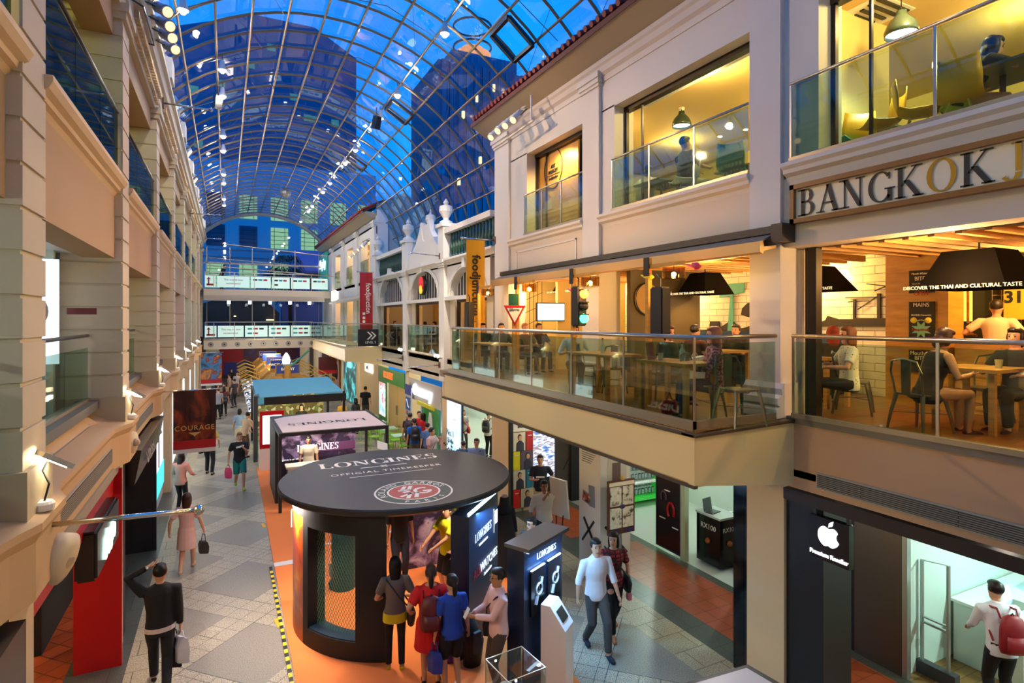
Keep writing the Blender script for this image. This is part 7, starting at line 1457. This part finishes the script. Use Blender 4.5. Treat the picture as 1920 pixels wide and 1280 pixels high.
        if hs=='b': HB(0,-.06,-.05,.088,.055,.10); HB(-.07,.0,-.02,.024,.05,.09); HB(.07,.0,-.02,.024,.05,.09)
        if hs=='p': HB(0,-.125,-.05,.04,.04,.12); HB(0,-.11,.02,.035,.035,.04)
        child('hair',g,hm,.016 if lod else .026,2)
    if lod>0:
        g=G()
        for x in (-.03,.03): g.ball(H(x,.083,.012),.0095,8,5)
        mk('eyes',g,M('eye_dark','#1c1512',.2),None).parent=o
        g=G().tube([H(-.024,.079,-.066),H(0,.088,-.064),H(.024,.079,-.066)],.0055,5); mk('mouth',g,M('lips','#8a4a40',.5),None).parent=o
        g=G()
        for x in (-.03,.03): g.tube([H(x-.018,.085,.034),H(x+.018,.087,.036)],.004,4)
        mk('eyebrows',g,M('hair_120e0c','#120e0c',.5),None).parent=o
        if glasses:
            g=G()
            for x in (-.032,.032): g.tube([H(x+.024*math.cos(t),.098,.01+.018*math.sin(t)) for t in [2*PI*k/10 for k in range(10)]],.0025,4,close=True)
            g.tube([H(-.056,.095,.015),H(-.08,.0,.02)],.0025,4).tube([H(.056,.095,.015),H(.08,.0,.02)],.0025,4); mk('glasses',g,black,None).parent=o
        if top[1] in ('l','r') and bot[0]=='t':
            c=P0; mk('belt',G().ell([(0,0,pz+.045,.168*fat*w,.122*fat),(0,0,pz+.075,.164*fat*w,.119*fat)],16),black,None).parent=o
    o.scale=(s,s,s); o.rotation_euler=(0,0,fa); o.location=pos; o['_h']=h
    mat=Matrix.Translation(pos)@Matrix.Rotation(fa,4,'Z')@Matrix.Diagonal((s,s,s,1))
    J={k:mat@v if k[0]!='d' else v for k,v in J.items()}; J['mat']=mat; J['o']=o; J['fa']=fa
    del o['_h']; PEOPLE.append(J); return J
def at(px,py,h,floor=0.0): q=hit(px,py,Z=floor+h); return (q.x,q.y,floor)
WALK=((-.08,.27,.08),(.08,-.26,.13)); WALK2=((-.08,-.26,.13),(.08,.27,.08)); SW=((-.25,-.12,.84),(.27,.2,.88)); SW2=((-.27,.2,.88),(.25,-.12,.84))
def topbag(J,name,label,cat,lp,build):
    o=thing(name,label,cat,(0,0,0)); build(o); o.matrix_world=Matrix.Translation(J['mat']@Vector(lp))@Matrix.Rotation(J['fa'],4,'Z'); return o
def backpack(J,label,col,lz=1.22):
    def b(o): 
        mk('pack',G().ell([(0,0,-.24,.13,.06),(0,-.02,-.18,.155,.09),(0,-.02,.08,.15,.085),(0,-.01,.2,.11,.06),(0,0,.23,.05,.03)],16),M('pack_'+col[1:],col,.5),o,smooth=True)
        mk('pocket',G().ell([(0,-.09,-.2,.11,.035),(0,-.1,-.14,.12,.045),(0,-.09,.0,.11,.035)],12),M('pack2_'+col[1:],col,.4),o,smooth=True)
        mk('handle',G().tube([(-.03,0,.21),(0,-.01,.26),(.03,0,.21)],.008,5),black,o)
        for x in (-.1,.1): mk('strap',G().tube([(x,.04,.16),(x*1.1,.1,.26),(x*1.2,.27,.22),(x*1.4,.29,.05),(x*1.5,.1,-.15)],.018,5,sx=.5),M('pack_'+col[1:],col,.5),o)
    return topbag(J,'backpack',label,'backpack',(0,-.19,lz),b)
def tote(J,i,label,col,name='handbag',w=.17,d=.07,h=.24,drop=.2,cat='bag'):
    """bag hanging from hand i"""
    o=thing(name,label,cat,(0,0,0)); m=M('tote_'+col[1:],col,.5)
    mk('body',G().ell([(0,0,-h,w*.9,d),(0,0,-h*.4,w,d*1.1),(0,0,0,w*.75,d*.5)],4),m,o,bevel=.01)
    mk('handle',G().tube([(-w*.4,0,-.02),(-w*.2,0,drop*.8),(w*.2,0,drop*.8),(w*.4,0,-.02)],.008,5),m,o)
    p=J['w%d'%i]; o.location=(p.x,p.y,p.z-.09-drop*.8); o.rotation_euler=(0,0,J['fa']+PI/4+PI/2); return o
def shoulderbag(J,label,col,side=1):
    o=thing('shoulder_bag',label,'bag',(0,0,0)); m=M('sbag_'+col[1:],col,.5)
    mk('body',G().ell([(side*.24,.0,.72,.06,.15),(side*.25,0,.85,.07,.16),(side*.23,0,.98,.05,.14)],10),m,o,smooth=True); mk('strap',G().tube([(side*.23,.1,.97),(side*.05,.16,1.2),(-side*.15,.09,1.42),(-side*.13,-.09,1.44),(side*.05,-.15,1.2),(side*.23,-.1,.97)],.012,5),m,o)
    o.matrix_world=J['mat']; return o
def watch(J,i):
    o=thing('wrist_watch','silver wrist watch on the raised wrist of the man in the black jacket','watch',(0,0,0)); p=J['w%d'%i]; mk('band',G().tube([(.034*math.cos(t),.034*math.sin(t),0) for t in [2*PI*k/12 for k in range(12)]],.008,5,close=True),steel,o); mk('dial',G().ball((.0,-.036,0),.016,8,5),white,o); o.location=p; return o
# --- left walkway
j=person('man in black jacket walking away, one hand on his head, carrying shopping bags',at(300,1052,1.78),1.78,.05,('#101012','l'),('t','#15161c'),feet=WALK,hands=((-.14,.0,1.70),(.24,.03,.82)),lod=2,hair=('s','#0e0b0a'))
mk('shirt_hem',G().ell([(0,0,.84,.186,.135),(0,0,.90,.19,.14)],16),M('tee_white','#d8c8c0'),None).parent=j['o']; watch(j,0)
b=tote(j,1,'white shopping bag with blue and red print held by the man in the black jacket','#d8dce8','shopping_bag',.17,.05,.36,.1); mk('print',G().box(-.06,.06,-.06,-.05,-.26,-.1),M('print_blue','#2a4a9a'),b)
b=tote(j,1,'black carrier bag held behind the white bag by the man in the black jacket','#101014','shopping_bag',.15,.06,.42,.12); b.location.x-=.08; b.location.y+=.08
j=person('woman in pale pink dress walking away carrying a grey handbag',at(350,921,1.62),1.62,-.1,('#d8aea0','s'),('d','#d8aea0',.52),hair=('l','#3a1e14'),feet=WALK2,hands=((-.33,-.02,.9),(.32,.06,.86)),lod=2,fem=True,shoes='#c89a84')
tote(j,1,'dark grey handbag held by the woman in the pink dress','#34322e','handbag',.17,.09,.24,.18)
j=person('man in teal shorts and black printed T-shirt walking towards the camera, eating',at(449,808,1.72),1.72,PI+.1,('#16181a','s'),('s','#117068'),hair=('s','#6a4428'),feet=WALK,hands=((-.08,.26,1.28),(.31,.02,.85)),lod=2,shoes='#8ab81c',nod=-.15)
b=tote(j,1,'pink and white carrier bag held by the man in teal shorts','#d83a6a','shopping_bag',.14,.05,.32,.1); mk('chest_print',G().obox((0,.14,1.30),(.22,.01,.05),0,0,.2),white,None).parent=j['o']
person('woman in salmon pink top and black trousers standing by the left light poster',at(339,848,1.6),1.6,-.5,('#d88a78','l'),('n','#15151a'),hair=('l','#2a1410'),lod=1,fem=True,hands=((-.2,.3,1.05),(.22,.28,1.05)))
j=person('person in dark trousers and yellow top half hidden behind the courage banner',at(392,790,1.74),1.74,-.3,('#a8923a','s'),('t','#12141e'),lod=1,feet=((-.12,.15,.07),(.12,-.1,.07)),hands=((-.12,.25,1.2),(.3,.05,.95)))
shoulderbag(j,'black shoulder bag of the person behind the courage banner','#15151a',-1)
j=person('woman with black backpack bag walking away down the left walkway',at(420,723,1.62),1.62,.1,('#6a2420','s'),('n','#111114'),hair=('l','#2a1612'),lod=1,fem=True,feet=WALK)
backpack(j,'black round backpack of the woman walking down the left walkway','#16161a',1.02)
person('woman in black top and tan trousers farther down the walkway',at(434,690,1.62),1.62,PI,('#18181a','l'),('n','#a07c3c'),lod=0,fem=True,hair=('l','#1a100c'),feet=WALK)
person('woman in white top and shorts in the far crowd',at(444,697,1.6),1.6,PI,('#d8ccc0','s'),('s','#c88a70'),lod=0,fem=True,hair=('l','#2a1812'))
person('person in coral shirt in the far crowd beside the blue banner',at(423,683,1.65),1.65,0,('#e05a5a','s'),('t','#33303a'),lod=0)
for i,(px,py,c,lb) in enumerate(((412,664,'#6a4a3c','brown'),(430,668,'#8a7a5c','khaki'),(441,672,'#2c2a30','charcoal'),(450,676,'#5a4638','umber'),(455,668,'#b89a84','beige'),(462,674,'#3a3430','dark grey'))):
    person('distant shopper in %s clothes near the far end of the walkway'%lb,((i*.53)%1.3-.6,33.5+1.7*i,0),1.66,.4*i,(c,'s'),('t','#2a2a30'),lod=0,group='distant shoppers under the far footbridge')
person('person in striped top and dark trousers below the blue banner',at(409,727,1.6),1.6,.3,('#8a8a90','s'),('t','#16161c'),lod=0)
person('woman in pale blue top with cream bag beside the man in beige at the booth',at(449,766,1.55),1.55,-.2,('#8fa8c8','s'),('k','#d0c09a',.5),lod=1,fem=True,hair=('b','#140f0e'))
person('man in beige shirt and brown trousers bending at the kiosk, seen from behind',at(458,775,1.62),1.68,-.9,('#d0ac8a','s'),('t','#6a4a38'),lod=1,hair=('s','#2a1812'),lean=.25,hands=((-.2,.4,.95),(.2,.4,.95)))
# --- around the kiosk and shops on the right
person('man in black T-shirt standing by the cream shop doorway, seen from behind',at(685,724,1.76),1.76,-.5,('#131315','s'),('t','#4a4440'),lod=1)
person('woman in black headscarf and dress leaning at the kiosk counter',(1.75,22.4,0),1.6,-.9,('#0e0e10','l'),('k','#0e0e10',.1),lod=0,fem=True,hair=('l','#0c0a0a'),lean=.3)
person('person in black behind the kiosk display',(2.75,24.7,0),1.66,PI,('#121212','l'),('t','#1a1a1a'),lod=0,hair=('l','#0c0a0a'),fem=True)
person('kiosk vendor in orange top between the brown price boards',at(642,750,1.5),1.5,PI-.2,('#e0a030','s'),('t','#2a2a2a'),lod=1,fem=True,skin='m')
person('person with black hair and dark grey clothes at the right end of the kiosk',at(667,746,1.6),1.6,.5,('#2c2a2c','l'),('t','#1c1c1e'),lod=1,hair=('l','#0e0b0a'),fem=True)
j=person('booth attendant in cream shirt standing inside the black framed booth',(2.18,17.75,0.02),1.68,PI-.2,('#d8ccb8','s'),('t','#2a2a30'),lod=2,nod=-.25,skin='l',turn=.0)
j=person('man in navy shirt and brown trousers walking past the directory panel, seen from behind',at(768,772,1.72),1.72,-.5,('#1c1a26','s'),('t','#4a3a28'),lod=1,feet=WALK,lean=.1)
backpack(j,'dark maroon backpack of the man in the navy shirt','#2a1820')
j=person('boy in bright blue T-shirt with his back turned near the directory panel',at(777,784,1.66),1.66,-.15,('#1a62c0','s'),('t','#6a6a62'),lod=1); backpack(j,'black backpack with blue trim worn over the bright blue T-shirt','#17191e')
person('woman in long red top facing the green window print',at(793,774,1.62),1.62,.6,('#c81c1c','s'),('n','#18181c'),lod=1,fem=True,hair=('l','#2c1a14'))
person('person in red shirt beside the woman in the long red top',at(786,770,1.64),1.64,PI,('#b82020','s'),('t','#2a2a2a'),lod=0)
person('person in dusty blue shirt close to the green window print',at(801,792,1.6),1.6,.2,('#54709c','s'),('t','#33363c'),lod=1)
j=person('man in pale pink shirt with a brown strap bag standing by the light poster',at(809,801,1.68),1.68,PI+.7,('#d8b8b0','s'),('t','#2c3038'),lod=2,hands=((-.1,.25,1.35),(.2,.25,1.0)),turn=.5); shoulderbag(j,'dark blue strap bag of the man in the pale pink shirt','#232b40',1)
j=person('woman in grey top with a red handbag walking out of the arcade',at(868,766,1.62),1.62,PI-.1,('#8a857c','s'),('n','#1c2230'),lod=1,fem=True,hair=('l','#2a1612'),feet=WALK); shoulderbag(j,'red handbag on a long red strap','#b02028',-1)
j=person('man in white shirt and black trousers with a black backpack in the arcade',(lambda p:(p[0]+.25,p[1]-.2,0))(at(900,770,1.7)),1.7,-.9,('#e0dcd4','s'),('t','#101012'),lod=1,hands=((-.2,.1,.9),(.25,.35,1.05))); backpack(j,'black backpack of the man in the white shirt in the arcade','#131316')
j=person('man in blue-grey T-shirt and glasses with a strap bag beside the pavilion roof',at(894,821,1.7),1.7,PI-.7,('#6f86b8','s'),('t','#2a2c34'),lod=1,glasses=True); shoulderbag(j,'dark sling bag of the man in the blue-grey T-shirt','#1a1c22',1)
j=person('boy in blue T-shirt with backpack facing the man in the blue-grey T-shirt',at(869,826,1.5),1.5,-.6,('#1a5a9a','s'),('t','#2a2c34'),lod=1); backpack(j,'navy backpack of the boy in the blue T-shirt beside the roof','#1a2434',1.2)
j=person('man in navy sports shirt and cream trousers walking past the poster wall',(lambda p:(p[0]*.94,p[1]*.94,0))(at(1013,833,1.74)),1.72,PI-.5,('#14182a','s'),('t','#c8b490'),lod=2,feet=WALK,hands=((-.33,.1,.95),(.12,.3,1.15)))
mk('chest_lettering',G().box(-.11,.11,.140,.146,1.16,1.2),white,None).parent=j['o']
person('man in white shirt walking with hand to chin in front of the poster wall',at(1020,897,1.72),1.72,PI-.25,('#e0d4b8','r'),('t','#1a2030'),lod=2,feet=WALK2,hands=((.0,.22,1.46),(.27,.0,.85)),glasses=True,fat=1.08,skin='m')
person('woman in long black robe and headscarf walking behind the pavilion',at(946,925,1.6),1.6,-.4,('#0b0b0c','l'),('a','#0b0b0c'),hair=('x','#000000'),lod=1,fem=True)
person('man in grey suit and glasses behind the navy totem',at(997,968,1.66),1.66,PI/2+.3,('#4a4e52','l'),('t','#3a3c40'),lod=2,glasses=True)
j=person('man in white shirt and grey trousers striding beside the woman in red plaid',at(1117,1004,1.76),1.76,PI-.15,('#ddd6d4','r'),('t','#4a4744'),lod=2,feet=((-.07,.28,.08),(.08,-.2,.10)),hands=((-.30,.18,.86),(.30,.0,.84)),skin='l',shoes='#1c2030',turn=-.15)
j=person('woman in red plaid shirt and black leggings walking beside the man in the white shirt',at(1150,993,1.66),1.66,PI-.35,('#b01820','s','plaid'),('n','#0e0e12'),lod=2,fem=True,hair=('l','#120c0b'),feet=((-.07,-.24,.10),(.08,.26,.08)),hands=((-.26,.05,.88),(.24,.1,.95)),shoes='#a8683c',turn=-.5); shoulderbag(j,'black shoulder bag of the woman in red plaid','#131214',-1)
tote(j,0,'small pink pouch hanging from the hand of the woman in red plaid','#d87a8a','pouch',.06,.04,.14,.1)
# --- pavilion visitors
person('visitor in dark jeans and black top inside the pavilion behind the roof edge',(3.0,10.9,.02),1.72,PI,('#14141a','s'),('t','#20283c'),lod=1)
person('man in bright yellow T-shirt and black shorts playing inside the pavilion',(3.62,9.9,.02),1.74,PI/2+.3,('#e8e410','s'),('s','#101014'),lod=2,hands=((-.15,.42,1.08),(.2,.40,1.02)),turn=.1,skin='l',shoes='#d8d8d4')
person('bald older man in white shirt watching from the right side of the pavilion',(3.72,9.25,.02),1.66,PI/2-.2,('#dcd4d4','l'),('t','#3a3a40'),lod=2,hair=('x','#000000'),hands=((-.15,.2,1.1),(.15,.22,1.1)),skin='l')
j=person('woman in grey sleeveless top over a yellow hem and black trousers, seen from behind',at(741,1044,1.64),1.64,-.25,('#6a625c','s'),('n','#141216'),lod=2,fem=True,hair=('l','#120d0c'),shoes='#d8c020',hands=((-.2,.2,1.05),(.2,.2,1.05)))
mk('yellow_hem',G().ell([(0,0,.78,.19,.145),(0,0,.92,.185,.14)],18),M('hem_yellow','#d8c81c',.8),None).parent=j['o']; shoulderbag(j,'dark grey shoulder bag of the woman with the yellow hem','#26262a',1)
j=person('woman in short red dress with a maroon backpack, seen from behind',at(808,1060,1.66),1.66,-.3,('#c8141c','s'),('d','#c8141c',.56),lod=2,fem=True,fat=1.25,hair=('p','#2a1a14'),shoes='#1c1418',hands=((-.3,.1,1.05),(.32,.04,.84))); backpack(j,'maroon leather backpack on the woman in the red dress','#5a0f18',1.15)
tote(j,1,'purple paper shopping bag held by the woman in the red dress','#4a1c7a','shopping_bag',.15,.06,.34,.16)
j=person('woman in royal blue top and black shorts with a long ponytail, seen from behind',at(848,1077,1.6),1.6,.0,('#1440a8','s'),('s','#121218'),lod=2,fem=True,hair=('p','#0f0b0b'),shoes='#c8c0bc',hands=((-.26,.05,.85),(.28,.04,.82)),glasses=True)
tote(j,0,'royal blue carrier bag held by the woman in the royal blue top','#1c3a9a','shopping_bag',.13,.05,.3,.14)
j=person('man in pale pink shirt and brown trousers holding a phone beside the pavilion',at(935,1064,1.72),1.72,PI/2-.1,('#dcb4b0','l'),('t','#4a3a34'),lod=2,hands=((-.02,.36,1.15),(.12,.34,1.12)),glasses=True,skin='m',shoes='#3a2a24'); shoulderbag(j,'black strap bag of the man holding a phone','#17151a',1)
pho=thing('mobile_phone','white phone held by the man in the pale pink shirt at the pavilion','phone',(0,0,0)); mk('body',G().box(-.035,.035,-.005,.005,-.07,.07),white,pho); p=(j['w0']+j['w1'])/2; pho.location=(p.x-.10,p.y,p.z+.05); pho.rotation_euler=(.5,0,PI/2)
# --- bright shop bottom right
j=person('man in white shirt with a red backpack browsing the laptops in the bright shop',at(1878,1094,1.72),1.72,-.6,('#d8dce8','l'),('t','#101014'),lod=2,hands=((-.15,.4,1.0),(.25,.4,1.0)),lean=.15,hair=('s','#1a0f0c')); backpack(j,'red backpack worn by the man in the bright shop','#8a1420',1.2)
# --- footbridge
person('man in dark T-shirt with backpack leaning on the upper far footbridge rail',(hit(415,515,Y=42.6).x,42.6,7.05),1.7,-PI/2-.4,('#15151c','s'),('t','#2a2a34'),lod=0,lean=.3)
# --- restaurant level two
def seat(label,px,py,X,fa,top,hair,**k):
    h=k.pop('h',1.66); s=h/1.75; q=hit(px,py,X=X); k.setdefault('bot',('t','#1a1a1e')); return person(label,(q.x,q.y,FL-.03),h,fa,top,k.pop('bot'),hair=hair,sit=True,**k)
seat('diner with long hair in a red floral blouse at the balcony corner',1340,640,5.85,.9,('#8a1a24','l','floral'),('l','#8a5a3c'),bot=('t','#243a6a'),fem=True,lod=2)
seat('smiling woman in black at the balcony corner table',1254,640,6.4,-.1+PI,('#141412','s'),('b','#4a2a1c'),fem=True,lod=2)
seat('man in dark red shirt on the inner bench side, seen from behind',1303,615,7.6,-PI/2,('#3a1414','s'),('s','#120e0c'),lod=1)
seat('man in black polo facing the balcony from the inner table',1380,615,8.8,PI/2+.4,('#111214','s'),('s','#120e0c'),lod=1,skin='l')
seat('diner in white shirt bent over the middle balcony table',1077,630,6.2,-.5+PI,('#c8ccc8','r'),('s','#140f0d'),lod=2,lean=.15)
seat('diner in dark top resting arms on the far left balcony table',905,620,6.1,PI,('#2a2824','l'),('s','#14100e'),lod=1)
seat('second diner in grey top at the far left balcony table',940,620,6.35,PI-.3,('#3c3a36','l'),('s','#14100e'),lod=1)
seat('diner with light brown hair behind the triangular sign post',984,620,6.6,PI,('#6a5a4c','s'),('s','#a8683c'),lod=1)
seat('dark haired diner under the television',1010,620,7.2,PI,('#1c1a1a','s'),('s','#120e0c'),lod=1)
seat('woman in white and black spotted top on the right terrace, seen from behind',1592,620,7.65,.9,('#e0dcd0','s','dots'),('l','#6a4426'),fem=True,lod=2)
seat('red haired diner beside the spotted top woman',1562,620,8.3,-.8,('#3a2a20','s'),('l','#7a2c1c'),fem=True,lod=1)
seat('woman in sleeveless dark dress eating at the right terrace table',1738,615,7.35,-PI/2-.5,('#1c1614','n'),('b','#2a1a12'),fem=True,lod=2,lean=.28,nod=-.2,bot=('k','#1c1614',.42),skin='m',h=1.7)
seat('dark haired diner at the right picture edge of the terrace',1905,610,8.55,PI/2,('#1c1c20','s'),('b','#15100e'),fem=True,lod=1)
q=hit(1868,560,X=9.85); person('waiter in cream shirt standing at the kitchen wall, back turned',(q.x,q.y,FL),1.6,-PI/2+.2,('#dcc8a0','s'),('t','#1a1a1a'),lod=1,hands=((-.35,.15,1.2),(.3,.2,1.1)))
for i,(px,py,X) in enumerate(((797,605,7.6),(815,606,7.9),(740,606,7.5))): seat('diner at the tables behind the arched bay railing, %s'%('left of the pair','right of the pair','in the farther bay')[i],px,py,X,PI*.5*i,('#3a3430','s'),('s','#140f0d'),lod=0)
# --- cafe level three
FL3=F3
def seat3(label,px,X,fa,top,hair,**k):
    q=hit(px,300,X=X); k.setdefault('bot',('t','#15151a')); return person(label,(q.x,q.y,F3-.03),k.pop('h',1.66),fa,top,k.pop('bot'),hair=hair,sit=True,**k)
seat3('man in black T-shirt sitting on the white chair upstairs, seen from behind',1283,7.45,-PI/2-.2,('#14161a','s'),('s','#100c0b'),lod=2,bot=('t','#b8b8b0'),h=1.78)
seat3('woman in pale top gesturing near the left jamb of the middle upper cafe',1215,7.9,-.8,('#c8c0b8','n'),('b','#2a1a14'),lod=1,fem=True,skin='m',hands=((-.1,.45,1.0),(.15,.4,1.05)))
seat3('woman in black top and lime skirt leaning over the table in the top right cafe',1795,7.5,-PI/2-.7,('#15161a','s'),('l','#0f0c0b'),lod=2,fem=True,lean=.5,bot=('k','#a8b82c',.45),hands=((-.15,.55,.86),(.2,.55,.86)),h=1.75)
seat3('person with dark hair behind the square table in the top right cafe',1650,9.2,0,('#2a2a2e','s'),('s','#120e0c'),lod=1)
# ================================================================ LIGHTS
VS=sc.view_settings; VS.view_transform='Standard'; VS.look='None'; VS.gamma=1.0; VS.use_curve_mapping=False; VS.exposure=1.22
sc.cycles.use_denoising=True; sc.cycles.max_bounces=7; sc.cycles.transparent_max_bounces=24; sc.cycles.diffuse_bounces=3; sc.cycles.glossy_bounces=3; sc.cycles.transmission_bounces=2
sc.cycles.caustics_reflective=False; sc.cycles.caustics_refractive=False; sc.cycles.sample_clamp_indirect=4.0
WARM='#ffc884'; NEU='#fff0dc'
# lamps hanging from the vault (bulbs built in objects part)
for p in VAULT_LAMPS: lamp('vault_lamp_light','POINT',(p[0],p[1],p[2]-.12),58,NEU,.09)
# projector clusters under the right eave and on the left cornice
for t in ((XL,7,5.6),(XL,11,5.0),(XL,16,6),(XL,24,5.5)): lamp('projector_light','SPOT',(5.7,14.2,9.95),230,'#ffc27c',.08,spot=62,target=t)
for t in ((XR,4,5.5),(XR,8,8.5),(XR,12,7.5),(XR,18,6)): lamp('projector_light','SPOT',(-.6,14.0,10.4),340,'#ffcf9a',.08,spot=60,target=t)
for t in ((0,8,0),(3,20,0),(2,30,0)): lamp('projector_light','SPOT',(5.7,14.6,9.9),460,'#fff0dc',.08,spot=70,target=t)
for p in UPLIGHTS: lamp('ledge_uplight','SPOT',p,28,'#ffd9a0',.05,spot=110,target=(p[0]-.3,p[1]-.5,p[2]-.6))
# rooms
def down(x,y,z,e,c=WARM): lamp('downlight_and_fill','POINT',(x,y,z),e,c,.06)
for y in (1.5,4,7.5,11): 
    for x in (7.7,10.2): down(x,y,9.2,50,'#ffe08a')
for y in (1,3.6,7,10.5,13): 
    down(7.3,y,5.7,42); down(9.5,y,5.9,60,'#ffc470')
for y in (16.5,20.5,25.5): down(8.2,y,6.4,40); down(8.2,y,2.8,40,NEU)
for y in (31,35,39.5,43): down(8,y,9.3,50,'#ffd79a'); down(8,y,6.4,45); down(7.6,y,2.8,30,NEU)
for y in (3,7.5,12,17,22,27,33,39): down(-3.6,y,9.2,90,'#ffe67c'); down(-4.0,y,5.7,42,'#e6f5ea'); down(-4.0,y,2.7,36,'#ffdca8')
for y in (8.6,11.9,16,21,26): down(10.2,y,2.8,60,'#e8fff4')
for y in (2,7.5,10.5,12.8): down(7.7,y,2.9,16,NEU)
down(10.2,1.2,2.85,90,'#d6fff2')
for y in (33,38,43): down(2.5,y,3.0,60,NEU)

for p in UPLIGHTS[:4]: lamp('ledge_flood','SPOT',(p[0]+.1,p[1],p[2]+.1),120,'#ffdfa8',.06,spot=75,target=(5.0,p[1]+1.5,3.2))
for p in LAMPS2: lamp('wire_lamp_glow','POINT',(p.x,p.y,p.z-.04),16,'#ffb860',.04)
for q in (S1,S2,S3): lamp('shade_glow','SPOT',(q.x,q.y,q.z-.2),70,'#ffc070',.06,spot=120,target=(q.x,q.y,0))
for q in DL: lamp('dome_light','SPOT',(q.x,q.y,q.z-.05),60,'#f4fff0',.1,spot=130,target=(q.x,q.y,0))
lamp('strip_spill','AREA',PAVL,26,'#8fc8ff',size=.9,sizey=.05,target=(PAVL[0]+.15,PAVL[1]-.35,1.0)); lamp('strip_spill','AREA',TOTL,14,'#8fc8ff',size=.7,sizey=.04,target=(TOTL[0]+.08,TOTL[1]-.2,1.0))
a_=ca(185,AW+.12); lamp('strip_spill','AREA',(a_[0],a_[1],2.16),40,'#ffe8d8',size=.8,sizey=.05,target=(a_[0]+.15,a_[1],1.4))
for a in (60,150,240,330): q=ca(a,1.1); lamp('pavilion_spot','SPOT',(q[0],q[1],2.18),46,'#ffe8cc',.04,spot=110,target=(q[0],q[1],0))
for x,y in ((2.0,17.4),(3.2,17.2)): lamp('booth_spot','SPOT',(x,y,1.95),30,'#ffe8d0',.04,spot=120,target=(x,y+.5,0.6))
for x in (1.8,3.2): lamp('kiosk_spot','POINT',(x,24.0,2.0),34,'#ffe2a8',.05)
for y in (30.4,35,39.6): lamp('stall_spot','POINT',(3.0,y,2.15),36,'#ffdca0',.05)
lamp('bright_shop','POINT',(10.3,3.0,2.8),120,'#d8fff2',.1)
lamp('window_head_spot','SPOT',(6.70,11.2,8.95),110,'#ffc870',.04,spot=165,target=(6.98,11.3,8.0))  # added lamp with no fixture, put in to brighten the timber board
down(7.9,5.2,2.8,20,NEU); down(7.6,3.2,2.9,14,NEU)  # arcade fill lamps added to brighten the dark bronze panel
